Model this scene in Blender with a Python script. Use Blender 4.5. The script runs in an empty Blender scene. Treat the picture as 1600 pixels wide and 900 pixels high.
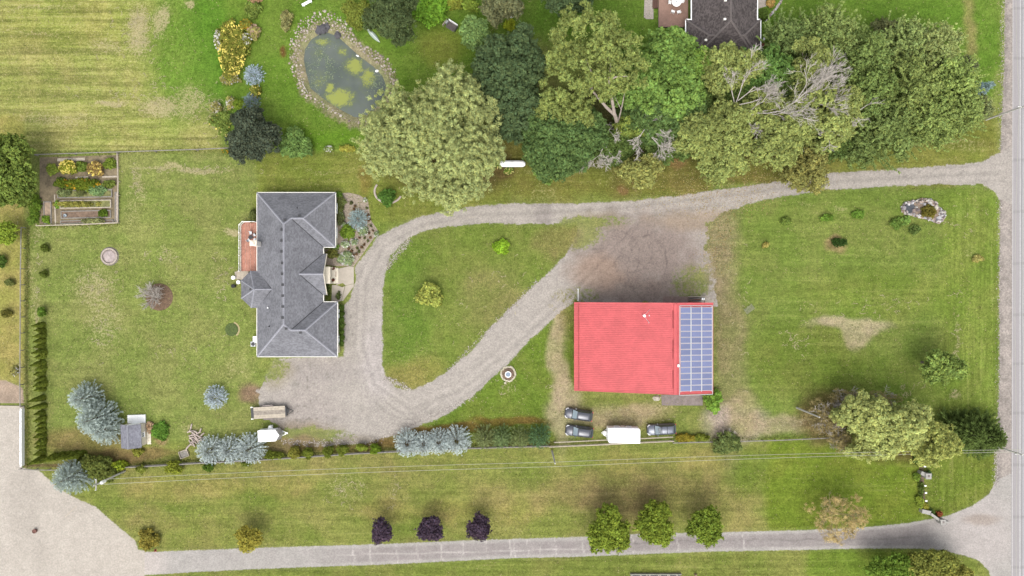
import bpy, math, random
import numpy as np
from mathutils import Vector, Matrix
R = math.radians
random.seed(7)
rng = np.random.default_rng(7)
scene = bpy.context.scene
COL = scene.collection

# ---------------- camera, sky, sun, exposure ----------------
H = 118.0                      # flying height in metres
MP = 0.11                      # metres on the ground per photo pixel
cam_d = bpy.data.cameras.new('camera')
cam = bpy.data.objects.new('camera', cam_d)
COL.objects.link(cam)
cam.location = (0, 0, H)
cam.rotation_euler = (0, 0, 0)
cam_d.sensor_width = 36.0
cam_d.lens = 36.0 * H / (1600 * MP)
cam_d.clip_end = 5000
scene.camera = cam
scene.cycles.diffuse_bounces = 5

world = bpy.data.worlds.new('World')
scene.world = world
world.use_nodes = True
wn = world.node_tree
bg = wn.nodes['Background']
sky = wn.nodes.new('ShaderNodeTexSky')
sky.sky_type = 'NISHITA'
sky.sun_disc = False
SUN_EL, SUN_AZ = 60.0, 188.0   # azimuth from north (+Y), clockwise
sky.sun_elevation = R(SUN_EL)
sky.sun_rotation = R(SUN_AZ)
sky.air_density = 1.0
sky.dust_density = 4.0
sky.ozone_density = 1.0
hs = wn.nodes.new('ShaderNodeHueSaturation')   # thin overcast: a paler, greyer sky
hs.inputs['Saturation'].default_value = 0.28
wn.links.new(sky.outputs[0], hs.inputs['Color'])
wn.links.new(hs.outputs[0], bg.inputs['Color'])
bg.inputs['Strength'].default_value = 0.15

sd = bpy.data.lights.new('sun', 'SUN')
sun = bpy.data.objects.new('sun', sd)
COL.objects.link(sun)
sd.energy = 0.5
sd.angle = R(60)
sd.color = (1.0, 0.965, 0.91)
sun.location = (0, -80, 150)
a = R(SUN_AZ); e = R(SUN_EL)
to_sun = Vector((math.sin(a) * math.cos(e), math.cos(a) * math.cos(e), math.sin(e)))
sun.rotation_euler = to_sun.to_track_quat('Z', 'Y').to_euler()

scene.view_settings.view_transform = 'Standard'
scene.view_settings.look = 'None'
scene.view_settings.gamma = 1.0
scene.view_settings.exposure = 1.24

# ---------------- helpers ----------------
KX = 2.3                       # picture brightness of a lit level surface per unit of base colour

def lin(v):
    v = v / 255.0
    return v / 12.92 if v <= 0.04045 else ((v + 0.055) / 1.055) ** 2.4

def A(r, g, b, k=1.0):
    """base colour of a level surface seen with this 8-bit colour"""
    return tuple(min(0.85, lin(c) / KX * k) for c in (r, g, b))

def W(px, py, z=0.0):
    f = MP * (1 - z / H)
    return Vector(((px - 800) * f, (450 - py) * f, z))

def tag(o, label=None, cat=None, group=None, kind=None):
    if label: o['label'] = label
    if cat: o['category'] = cat
    if group: o['group'] = group
    if kind: o['kind'] = kind
    return o

def thing(name, label, cat, loc, rz=0.0, group=None):
    o = bpy.data.objects.new(name, None)
    o.empty_display_size = 0.3
    COL.objects.link(o)
    o.location = loc
    o.rotation_euler = (0, 0, rz)
    return tag(o, label, cat, group)

def link(name, me, parent=None, loc=None, rot=None, scale=None):
    o = bpy.data.objects.new(name, me)
    COL.objects.link(o)
    if parent is not None: o.parent = parent
    if loc is not None: o.location = loc
    if rot is not None: o.rotation_euler = rot
    if scale is not None: o.scale = scale
    return o

def np_mesh(name, V, F, mats, cols=None, smooth=False, midx=None, attrs=None):
    """V (n,3), F (m,k) one face size; cols (n,3) -> point colour 'Col'"""
    V = np.asarray(V, dtype=np.float32); F = np.asarray(F, dtype=np.int32)
    me = bpy.data.meshes.new(name)
    me.vertices.add(len(V)); me.vertices.foreach_set('co', V.ravel())
    k = F.shape[1]
    me.loops.add(F.size); me.loops.foreach_set('vertex_index', F.ravel())
    me.polygons.add(len(F))
    me.polygons.foreach_set('loop_start', np.arange(0, F.size, k, dtype=np.int32))
    me.polygons.foreach_set('loop_total', np.full(len(F), k, dtype=np.int32))
    if midx is not None: me.polygons.foreach_set('material_index', np.asarray(midx, dtype=np.int32))
    me.polygons.foreach_set('use_smooth', np.full(len(F), smooth, dtype=bool))
    for m in (mats if isinstance(mats, (list, tuple)) else [mats]): me.materials.append(m)
    if cols is not None: add_col(me, 'Col', cols)
    for kx, v in (attrs or {}).items(): add_col(me, kx, v)
    me.update(calc_edges=True)
    return me

def add_col(me, name, cols):
    at = me.attributes.new(name, 'FLOAT_COLOR', 'POINT')
    c = np.ones((len(me.vertices), 4), dtype=np.float32)
    c[:, :cols.shape[1]] = cols
    at.data.foreach_set('color', c.ravel())

class MB:
    """collects shapes, builds ONE mesh"""
    def __init__(s): s.v = []; s.f = []; s.m = []; s.M = Matrix.Identity(4)
    def add(s, vs, fs, m=0):
        n = len(s.v)
        s.v += [tuple(s.M @ Vector(q)) for q in vs]
        s.f += [tuple(n + i for i in f) for f in fs]; s.m += [m] * len(fs)
        return s
    def box(s, x0, x1, y0, y1, z0, z1, m=0, bev=0.0, rz=0.0):
        c = (x0 + x1) / 2, (y0 + y1) / 2
        def P(x, y, z):
            dx, dy = x - c[0], y - c[1]
            return (c[0] + dx * math.cos(rz) - dy * math.sin(rz), c[1] + dx * math.sin(rz) + dy * math.cos(rz), z)
        if bev <= 0:
            vs = [P(x, y, z) for z in (z0, z1) for x, y in ((x0, y0), (x1, y0), (x1, y1), (x0, y1))]
            fs = [(3, 2, 1, 0), (4, 5, 6, 7), (0, 1, 5, 4), (1, 2, 6, 5), (2, 3, 7, 6), (3, 0, 4, 7)]
        else:
            b = bev
            vs = [P(x, y, z0) for x, y in ((x0, y0), (x1, y0), (x1, y1), (x0, y1))]
            vs += [P(x, y, z1 - b) for x, y in ((x0, y0), (x1, y0), (x1, y1), (x0, y1))]
            vs += [P(x, y, z1) for x, y in ((x0 + b, y0 + b), (x1 - b, y0 + b), (x1 - b, y1 - b), (x0 + b, y1 - b))]
            fs = [(3, 2, 1, 0), (8, 9, 10, 11)]
            for k in (0, 4):
                for i in range(4):
                    j = (i + 1) % 4
                    fs.append((k + i, k + j, k + 4 + j, k + 4 + i))
        return s.add(vs, fs, m)
    def prism(s, pts, z0, z1, m=0, mtop=None):
        n = len(pts)
        ar = sum(pts[i][0] * pts[(i + 1) % n][1] - pts[(i + 1) % n][0] * pts[i][1] for i in range(n))
        if ar < 0: pts = list(pts)[::-1]
        vs = [(p[0], p[1], z0) for p in pts] + [(p[0], p[1], z1) for p in pts]
        s.add(vs, [tuple(range(n))[::-1]] + [(i, (i + 1) % n, n + (i + 1) % n, n + i) for i in range(n)], m)
        k = len(s.v) - 2 * n
        s.f.append(tuple(k + n + i for i in range(n))); s.m.append(m if mtop is None else mtop)
        return s
    def tube(s, pts, rad, n=6, m=0, cap=True):
        pts = [Vector(p) for p in pts]
        if not hasattr(rad, '__len__'): rad = [rad] * len(pts)
        vs = []; fs = []
        for i, p in enumerate(pts):
            d = (pts[min(i + 1, len(pts) - 1)] - pts[max(i - 1, 0)]).normalized()
            u = d.orthogonal().normalized() if abs(d.z) > .9 else d.cross(Vector((0, 0, 1))).normalized()
            w = d.cross(u)
            for k in range(n):
                t = 2 * math.pi * k / n
                vs.append(p + (u * math.cos(t) + w * math.sin(t)) * rad[i])
        for i in range(len(pts) - 1):
            for k in range(n):
                fs.append((i * n + k, i * n + (k + 1) % n, (i + 1) * n + (k + 1) % n, (i + 1) * n + k))
        if cap:
            fs.append(tuple(range(n))[::-1]); fs.append(tuple((len(pts) - 1) * n + k for k in range(n)))
        return s.add(vs, fs, m)
    def lathe(s, prof, n=16, m=0, c=(0, 0, 0), closed_top=True):
        vs = []; fs = []
        for r, z in prof:
            for k in range(n):
                t = 2 * math.pi * k / n
                vs.append((c[0] + r * math.cos(t), c[1] + r * math.sin(t), c[2] + z))
        for i in range(len(prof) - 1):
            for k in range(n):
                fs.append((i * n + k, i * n + (k + 1) % n, (i + 1) * n + (k + 1) % n, (i + 1) * n + k))
        if closed_top:
            fs.append(tuple((len(prof) - 1) * n + k for k in range(n))); fs.append(tuple(range(n))[::-1])
        return s.add(vs, fs, m)
    def loft(s, rings, m=0, caps=True):
        n = len(rings[0]); vs = [p for r in rings for p in r]; fs = []
        for i in range(len(rings) - 1):
            for k in range(n):
                fs.append((i * n + k, i * n + (k + 1) % n, (i + 1) * n + (k + 1) % n, (i + 1) * n + k))
        if caps:
            fs.append(tuple(range(n))[::-1]); fs.append(tuple((len(rings) - 1) * n + k for k in range(n)))
        return s.add(vs, fs, m)
    def mesh(s, name, mats, smooth=False):
        me = bpy.data.meshes.new(name)
        me.from_pydata(s.v, [], s.f)
        for x in (mats if isinstance(mats, (list, tuple)) else [mats]): me.materials.append(x)
        me.polygons.foreach_set('material_index', s.m)
        me.polygons.foreach_set('use_smooth', [smooth] * len(s.f))
        me.update()
        return me
    def build(s, name, mats, parent=None, loc=None, rot=None, smooth=False):
        return link(name, s.mesh(name, mats, smooth), parent, loc, rot)

def copy_tree(o, parent=None):
    c = o.copy(); COL.objects.link(c)
    if parent is not None: c.parent = parent
    for ch in list(o.children): copy_tree(ch, c)
    return c

def vnoise(x, y, seed=0):
    xi = np.floor(x).astype(np.int64); yi = np.floor(y).astype(np.int64)
    fx = x - xi; fy = y - yi
    fx = fx * fx * (3 - 2 * fx); fy = fy * fy * (3 - 2 * fy)
    def h(a, b):
        n = (a * 374761393 + b * 668265263 + seed * 974711) & 0x7fffffff
        n = ((n ^ (n >> 13)) * 1274126177) & 0x7fffffff
        return ((n ^ (n >> 16)) & 0xffff) / 65535.0
    return (h(xi, yi) * (1 - fx) + h(xi + 1, yi) * fx) * (1 - fy) + (h(xi, yi + 1) * (1 - fx) + h(xi + 1, yi + 1) * fx) * fy

def fbm(x, y, seed=0, oct=4):
    s = 0; a = 0.5; t = 0
    for o in range(oct):
        s = s + a * vnoise(x, y, seed + o * 17); t += a; a *= 0.55; x = x * 2.03 + 3.1; y = y * 2.03 + 1.7
    return s / t

def sstep(a, b, x):
    t = np.clip((x - a) / (b - a), 0, 1); return t * t * (3 - 2 * t)

def poly_sd(px, py, poly):
    """signed distance in px units, positive inside"""
    P = np.asarray(poly, dtype=np.float64); n = len(P)
    d2 = np.full(px.shape, 1e18); ins = np.zeros(px.shape, dtype=bool)
    for i in range(n):
        a = P[i]; b = P[(i + 1) % n]; e = b - a
        wx = px - a[0]; wy = py - a[1]
        t = np.clip((wx * e[0] + wy * e[1]) / max(e @ e, 1e-9), 0, 1)
        d2 = np.minimum(d2, (wx - t * e[0]) ** 2 + (wy - t * e[1]) ** 2)
        c = ((a[1] <= py) & (b[1] > py)) | ((b[1] <= py) & (a[1] > py))
        if abs(e[1]) > 1e-9:
            xx = a[0] + (py - a[1]) / e[1] * e[0]
            ins ^= c & (px < xx)
    d = np.sqrt(d2); return np.where(ins, d, -d)

def line_d(px, py, pts):
    d2 = np.full(px.shape, 1e18)
    for a, b in zip(pts[:-1], pts[1:]):
        a = np.array(a, float); e = np.array(b, float) - a
        wx = px - a[0]; wy = py - a[1]
        t = np.clip((wx * e[0] + wy * e[1]) / max(e @ e, 1e-9), 0, 1)
        d2 = np.minimum(d2, (wx - t * e[0]) ** 2 + (wy - t * e[1]) ** 2)
    return np.sqrt(d2)
# ---------------- materials ----------------
class NT:
    def __init__(s, nt): s.nt = nt
    def n(s, t, props=None, **ins):
        x = s.nt.nodes.new(t)
        for k, v in (props or {}).items(): setattr(x, k, v)
        for k, v in ins.items():
            sock = x.inputs[int(k[1:])] if k[0] == '_' and k[1:].isdigit() else x.inputs[k.replace('_', ' ')]
            s.set(sock, v)
        return x
    def set(s, sock, v):
        if isinstance(v, bpy.types.NodeSocket): s.nt.links.new(v, sock)
        elif isinstance(v, bpy.types.Node): s.nt.links.new(v.outputs[0], sock)
        elif isinstance(v, tuple) and len(v) == 3 and sock.type == 'RGBA': sock.default_value = (*v, 1)
        else: sock.default_value = v
    def math(s, op, a, b=None, c=None):
        x = s.nt.nodes.new('ShaderNodeMath'); x.operation = op
        s.set(x.inputs[0], a)
        if b is not None: s.set(x.inputs[1], b)
        if c is not None: s.set(x.inputs[2], c)
        return x.outputs[0]
    def mix(s, fac, a, b, mode='MIX'):
        x = s.nt.nodes.new('ShaderNodeMix'); x.data_type = 'RGBA'; x.blend_type = mode; x.clamp_factor = True
        s.set(x.inputs[0], fac); s.set(x.inputs[6], a); s.set(x.inputs[7], b)
        return x.outputs[2]
    def ramp(s, v, lo, hi, a=0.0, b=1.0):
        x = s.nt.nodes.new('ShaderNodeMapRange'); x.interpolation_type = 'SMOOTHSTEP'
        for i, q in enumerate((v, lo, hi, a, b)): s.set(x.inputs[i], q)
        return x.outputs[0]
    def noise(s, vec, scale, detail=3.0, rough=0.6):
        return s.n('ShaderNodeTexNoise', Vector=vec, Scale=scale, Detail=detail, Roughness=rough).outputs[0]
    def mapping(s, vec, scale, rot=0.0):
        x = s.n('ShaderNodeMapping', Vector=vec)
        x.inputs['Scale'].default_value = scale; x.inputs['Rotation'].default_value = (0, 0, rot)
        return x.outputs[0]
    def grey(s, v):
        x = s.nt.nodes.new('ShaderNodeCombineColor')
        for i in range(3): s.set(x.inputs[i], v)
        return x.outputs[0]
    def attr(s, name):
        x = s.nt.nodes.new('ShaderNodeAttribute'); x.attribute_name = name; return x

def new_mat(name):
    m = bpy.data.materials.new(name); m.use_nodes = True
    return m, NT(m.node_tree), m.node_tree.nodes['Principled BSDF']

def plain(name, col, rough=0.6, var=0.15, scale=3.0, metal=0.0, spec=0.4, bump=0.0, coat=0.0, obj=False):
    m, t, b = new_mat(name)
    if obj: pos = t.n('ShaderNodeTexCoord').outputs['Object']
    else: pos = t.n('ShaderNodeNewGeometry').outputs['Position']
    f = t.noise(pos, scale, 4.0, 0.65)
    fine = t.noise(pos, scale * 5, 2.0, 0.6)
    v = t.math('ADD', t.ramp(f, 0.3, 0.7, 1 - var, 1 + var), t.ramp(fine, 0.3, 0.7, -var * .5, var * .5))
    t.set(b.inputs['Base Color'], t.mix(1.0, col, t.grey(v), 'MULTIPLY'))
    b.inputs['Roughness'].default_value = rough
    b.inputs['Metallic'].default_value = metal
    b.inputs['Specular IOR Level'].default_value = spec
    b.inputs['Coat Weight'].default_value = coat
    if bump > 0:
        t.set(b.inputs['Normal'], t.n('ShaderNodeBump', Height=fine, Strength=bump, Distance=0.02))
    return m

_leaf = {}
def leaf_mat(name, col, trans=0.3, var=0.25):
    """foliage; mesh attribute 'Col' carries each leaf's own tone"""
    if name in _leaf: return _leaf[name]
    m = bpy.data.materials.new(name); m.use_nodes = True
    t = NT(m.node_tree); m.node_tree.nodes.clear()
    out = t.n('ShaderNodeOutputMaterial')
    pos = t.n('ShaderNodeNewGeometry').outputs['Position']
    a = t.attr('Col').outputs['Color']
    f = t.noise(pos, 0.9, 3.0, 0.6)
    c = t.mix(1.0, col, a, 'MULTIPLY')
    c = t.mix(1.0, c, t.grey(t.ramp(f, 0.3, 0.7, 1 - var, 1 + var)), 'MULTIPLY')
    d = t.n('ShaderNodeBsdfDiffuse', Color=c)
    tr = t.n('ShaderNodeBsdfTranslucent', Color=c)
    mx = t.n('ShaderNodeMixShader', Fac=trans, _1=d, _2=tr)
    t.set(out.inputs['Surface'], mx)
    _leaf[name] = m
    return m

# lawn colour as a group so that the drive edges fade into the same grass
lawn = bpy.data.node_groups.new('lawn_colour', 'ShaderNodeTree')
lawn.interface.new_socket('Color', in_out='OUTPUT', socket_type='NodeSocketColor')
lawn.interface.new_socket('Height', in_out='OUTPUT', socket_type='NodeSocketFloat')
t = NT(lawn)
go = t.n('NodeGroupOutput')
pos = t.n('ShaderNodeNewGeometry').outputs['Position']
base = t.attr('Col').outputs['Color']
aux = t.n('ShaderNodeSeparateColor', Color=t.attr('Aux').outputs['Color'])
dry, ew, ns = aux.outputs[0], aux.outputs[1], aux.outputs[2]
n_big = t.noise(pos, 0.16, 4.0, 0.6)
n_mid = t.noise(pos, 0.75, 5.0, 0.72)
n_fine = t.noise(pos, 2.6, 6.0, 0.8)
n_sp = t.noise(pos, 6.0, 3.0, 0.75)
c = t.mix(t.ramp(n_big, 0.38, 0.64), t.mix(1.0, base, (0.90, 0.98, 0.82), 'MULTIPLY'), t.mix(1.0, base, (1.10, 1.03, 1.10), 'MULTIPLY'))
c = t.mix(1.0, c, t.grey(t.ramp(n_mid, 0.28, 0.72, 0.80, 1.20)), 'MULTIPLY')
c = t.mix(t.ramp(n_mid, 0.55, 0.72, 0.0, 0.25), c, t.mix(1.0, base, (1.25, 1.03, 1.15), 'MULTIPLY'))
c = t.mix(1.0, c, t.grey(t.ramp(n_fine, 0.3, 0.7, 0.68, 1.32)), 'MULTIPLY')
c = t.mix(1.0, c, t.grey(t.ramp(n_sp, 0.3, 0.7, 0.78, 1.22)), 'MULTIPLY')
for mk, sc, amt in ((ew, (0.045, 1.1, 1), 0.5), (ns, (1.1, 0.045, 1), 0.5)):
    s1 = t.noise(t.mapping(pos, sc), 1.0, 4.0, 0.7)
    v = t.ramp(s1, 0.32, 0.68, 0.66, 1.36)
    c = t.mix(mk, c, t.mix(1.0, c, t.grey(v), 'MULTIPLY'))
    c = t.mix(t.math('MULTIPLY', mk, t.ramp(s1, 0.56, 0.68, 0, 0.5)), c, A(190, 182, 122))
# straw flecks
fl = t.math('ADD', t.math('MULTIPLY', t.noise(pos, 2.6, 5.0, 0.9), 0.95), t.math('MULTIPLY', n_mid, 0.20))
fl = t.math('ADD', fl, t.math('MULTIPLY', dry, 0.30))
fm = t.ramp(fl, 0.70, 0.84)
straw = t.mix(t.ramp(n_sp, 0.35, 0.65), A(190, 172, 125), A(226, 214, 170))
c = t.mix(t.math('MULTIPLY', fm, t.ramp(dry, 0.0, 0.25, 0.0, 0.85)), c, straw)
t.set(go.inputs['Color'], c)
t.set(go.inputs['Height'], t.math('ADD', t.math('MULTIPLY', n_fine, 0.7), t.math('MULTIPLY', n_sp, 0.5)))

def ground_mat():
    m, t, b = new_mat('grass_and_soil')
    g = t.n('ShaderNodeGroup'); g.node_tree = lawn
    t.set(b.inputs['Base Color'], g.outputs[0])
    b.inputs['Roughness'].default_value = 0.95
    b.inputs['Specular IOR Level'].default_value = 0.05
    t.set(b.inputs['Normal'], t.n('ShaderNodeBump', Height=g.outputs[1], Strength=0.7, Distance=0.12))
    return m
MAT_GROUND = ground_mat()

def gravel_mat(name, cell=7.0, contrast=0.22, raggedness=0.9, weeds=0.0, mottled=0.2):
    """Col2 = gravel colour, Edge.r = metres inside the edge / 4 + .5"""
    m, t, b = new_mat(name)
    pos = t.n('ShaderNodeNewGeometry').outputs['Position']
    g = t.n('ShaderNodeGroup'); g.node_tree = lawn
    col = t.attr('Col2').outputs['Color']
    ed = t.math('MULTIPLY', t.math('SUBTRACT', t.n('ShaderNodeSeparateColor', Color=t.attr('Edge').outputs['Color']).outputs[0], 0.5), 4.0)
    vo = t.n('ShaderNodeTexVoronoi', Vector=pos, Scale=cell)
    vg = t.n('ShaderNodeSeparateColor', Color=vo.outputs['Color']).outputs[0]
    nf = t.noise(pos, 2.8, 6.0, 0.8); nm = t.noise(pos, 0.5, 5.0, 0.7)
    c = t.mix(1.0, col, t.grey(t.ramp(vg, 0, 1, 1 - contrast, 1 + contrast)), 'MULTIPLY')
    c = t.mix(1.0, c, t.grey(t.ramp(nf, 0.3, 0.7, 0.88, 1.12)), 'MULTIPLY')
    c = t.mix(1.0, c, t.grey(t.ramp(nm, 0.3, 0.7, 1 - mottled, 1 + mottled * .8)), 'MULTIPLY')
    rag = t.math('MULTIPLY', t.math('SUBTRACT', t.math('ADD', t.math('MULTIPLY', nf, 0.6), t.math('MULTIPLY', t.noise(pos, 1.1, 4.0, 0.7), 0.4)), 0.5), raggedness * 3)
    e2 = t.math('ADD', ed, rag)
    mask = t.ramp(e2, -0.12, 0.14)
    wd = t.n('ShaderNodeSeparateColor', Color=t.attr('Edge').outputs['Color']).outputs[1]
    wn_ = t.math('ADD', t.math('MULTIPLY', t.noise(pos, 1.6, 6.0, 0.8), 1.2), t.math('MULTIPLY', wd, 0.55))
    mask = t.math('MULTIPLY', mask, t.math('SUBTRACT', 1.0, t.math('MULTIPLY', t.ramp(wn_, 0.80, 0.98), t.ramp(wd, 0.0, 0.3, 0.0, 0.9))))
    c = t.mix(mask, g.outputs[0], c)
    t.set(b.inputs['Base Color'], c)
    b.inputs['Roughness'].default_value = 0.9
    b.inputs['Specular IOR Level'].default_value = 0.15
    h = t.math('ADD', vg, t.math('MULTIPLY', nf, 1.5))
    t.set(b.inputs['Normal'], t.n('ShaderNodeBump', Height=h, Strength=0.5, Distance=0.06))
    return m

def shingle_mat(name, c1, c2):
    m, t, b = new_mat(name)
    geo = t.n('ShaderNodeNewGeometry')
    sp = t.n('ShaderNodeSeparateXYZ', Vector=geo.outputs['Position'])
    # courses follow height (real shingle courses are level); tabs by plan position
    z = t.math('MULTIPLY', sp.outputs[2], 9.0)
    fr = t.math('FRACT', z)
    tabs = t.n('ShaderNodeTexVoronoi', Vector=t.mapping(geo.outputs['Position'], (3.2, 3.2, 8.0)), Scale=1.0)
    tv = t.n('ShaderNodeSeparateColor', Color=tabs.outputs['Color']).outputs[0]
    nb = t.noise(geo.outputs['Position'], 0.5, 4.0, 0.65); nf = t.noise(geo.outputs['Position'], 6.0, 3.0, 0.7)
    c = t.mix(t.ramp(t.math('ADD', t.math('MULTIPLY', tv, .6), t.math('MULTIPLY', nf, .4)), 0.25, 0.75), c1, c2)
    c = t.mix(1.0, c, t.grey(t.ramp(nb, 0.3, 0.7, 0.88, 1.12)), 'MULTIPLY')
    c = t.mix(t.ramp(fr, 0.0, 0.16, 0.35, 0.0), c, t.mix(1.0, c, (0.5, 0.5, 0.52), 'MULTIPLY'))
    t.set(b.inputs['Base Color'], c)
    b.inputs['Roughness'].default_value = 0.85
    b.inputs['Specular IOR Level'].default_value = 0.25
    t.set(b.inputs['Normal'], t.n('ShaderNodeBump', Height=t.math('ADD', fr, tv), Strength=0.35, Distance=0.03))
    return m

M_WHITE = plain('white_paint', (0.78, 0.78, 0.76), 0.45, 0.05)
M_CREAM = plain('cream_siding', (0.55, 0.50, 0.40), 0.6, 0.08)
M_TRIM = plain('pale_trim', (0.62, 0.60, 0.54), 0.5, 0.06)
M_GLASS = plain('window_glass', (0.03, 0.04, 0.05), 0.06, 0.05, spec=0.6)
M_DARK = plain('dark_metal', (0.025, 0.025, 0.027), 0.45, 0.1)
M_BLACK = plain('black_rubber', (0.014, 0.014, 0.014), 0.8, 0.15)
M_STEEL = plain('galvanised_steel', (0.45, 0.46, 0.47), 0.4, 0.1, metal=0.7)
M_WOOD = plain('weathered_wood', A(188, 176, 160), 0.85, 0.22, 2.5, bump=0.3)
M_WOODP = plain('pale_timber', A(226, 212, 190), 0.8, 0.16, 2.5, bump=0.3)
M_WOODG = plain('grey_timber', A(176, 170, 160), 0.85, 0.2, 3.0, bump=0.3)
M_POLE = plain('pole_timber', A(238, 234, 226), 0.85, 0.15, 2.0)
M_BARK = plain('bark', (0.13, 0.105, 0.08), 0.95, 0.25, 3.0, bump=0.4)
M_BARKP = plain('pale_bark', A(222, 205, 188, .8), 0.9, 0.18, 3.0, bump=0.3)
M_DEAD = plain('bleached_dead_wood', A(236, 226, 214, 1.0), 0.9, 0.22, 2.0)
M_SOIL = plain('garden_soil', A(150, 126, 106), 0.95, 0.3, 2.0, bump=0.5)
M_CONC = plain('pale_concrete', A(222, 210, 192), 0.85, 0.08, 1.2, bump=0.1)
M_CONCG = plain('grey_concrete', A(164, 152, 146), 0.9, 0.16, 1.4, bump=0.2)
M_BRICK = plain('terracotta', A(170, 105, 75), 0.85, 0.2, 4.0)
def stone_mat(name, cols):
    m, t, b = new_mat(name)
    oi = t.n('ShaderNodeObjectInfo').outputs['Random']
    pos = t.n('ShaderNodeNewGeometry').outputs['Position']
    vo = t.n('ShaderNodeTexVoronoi', Vector=pos, Scale=1.7)
    k = t.math('FRACT', t.math('ADD', oi, t.math('MULTIPLY', t.n('ShaderNodeSeparateColor', Color=vo.outputs['Color']).outputs[0], 0.6)))
    cr = t.n('ShaderNodeValToRGB', Fac=k)
    el = cr.color_ramp.elements
    while len(el) < len(cols): el.new(0.5)
    for i, q in enumerate(cols): el[i].position = i / (len(cols) - 1); el[i].color = (*q, 1)
    c = t.mix(1.0, cr.outputs[0], t.grey(t.ramp(t.noise(pos, 7.0, 4.0, 0.7), 0.3, 0.7, 0.78, 1.2)), 'MULTIPLY')
    t.set(b.inputs['Base Color'], c); b.inputs['Roughness'].default_value = 0.9
    return m
M_STONE = stone_mat('field_stone', [A(150, 130, 125), A(214, 196, 182), A(238, 228, 214), A(190, 170, 150), A(225, 205, 190), A(172, 164, 160)])
M_STONEW = stone_mat('pale_rock', [A(225, 225, 232), A(150, 140, 140), A(235, 225, 205), A(246, 246, 248), A(205, 175, 150), A(120, 112, 116)])
# ---------------- ground ----------------
WATER = [(471,75),(482,57),(497,48),(512,45),(530,52),(545,66),(565,84),(587,100),(602,117),(608,134),(602,158),(584,178),(566,188),(552,187),(525,173),(500,156),(480,140),(473,114),(469,93)]
def axis(lo, hi, step, far):
    a = np.arange(lo, hi + step, step)
    out = lo - np.geomspace(4, far, 9)[::-1]; out2 = a[-1] + np.geomspace(4, far, 9)
    return np.concatenate([out, a, out2])
gx = axis(-98, 98, 0.3, 900.0); gy = axis(-58, 58, 0.3, 900.0)
GX, GY = np.meshgrid(gx, gy)
PX = 800 + GX / MP; PY = 450 - GY / MP

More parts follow.
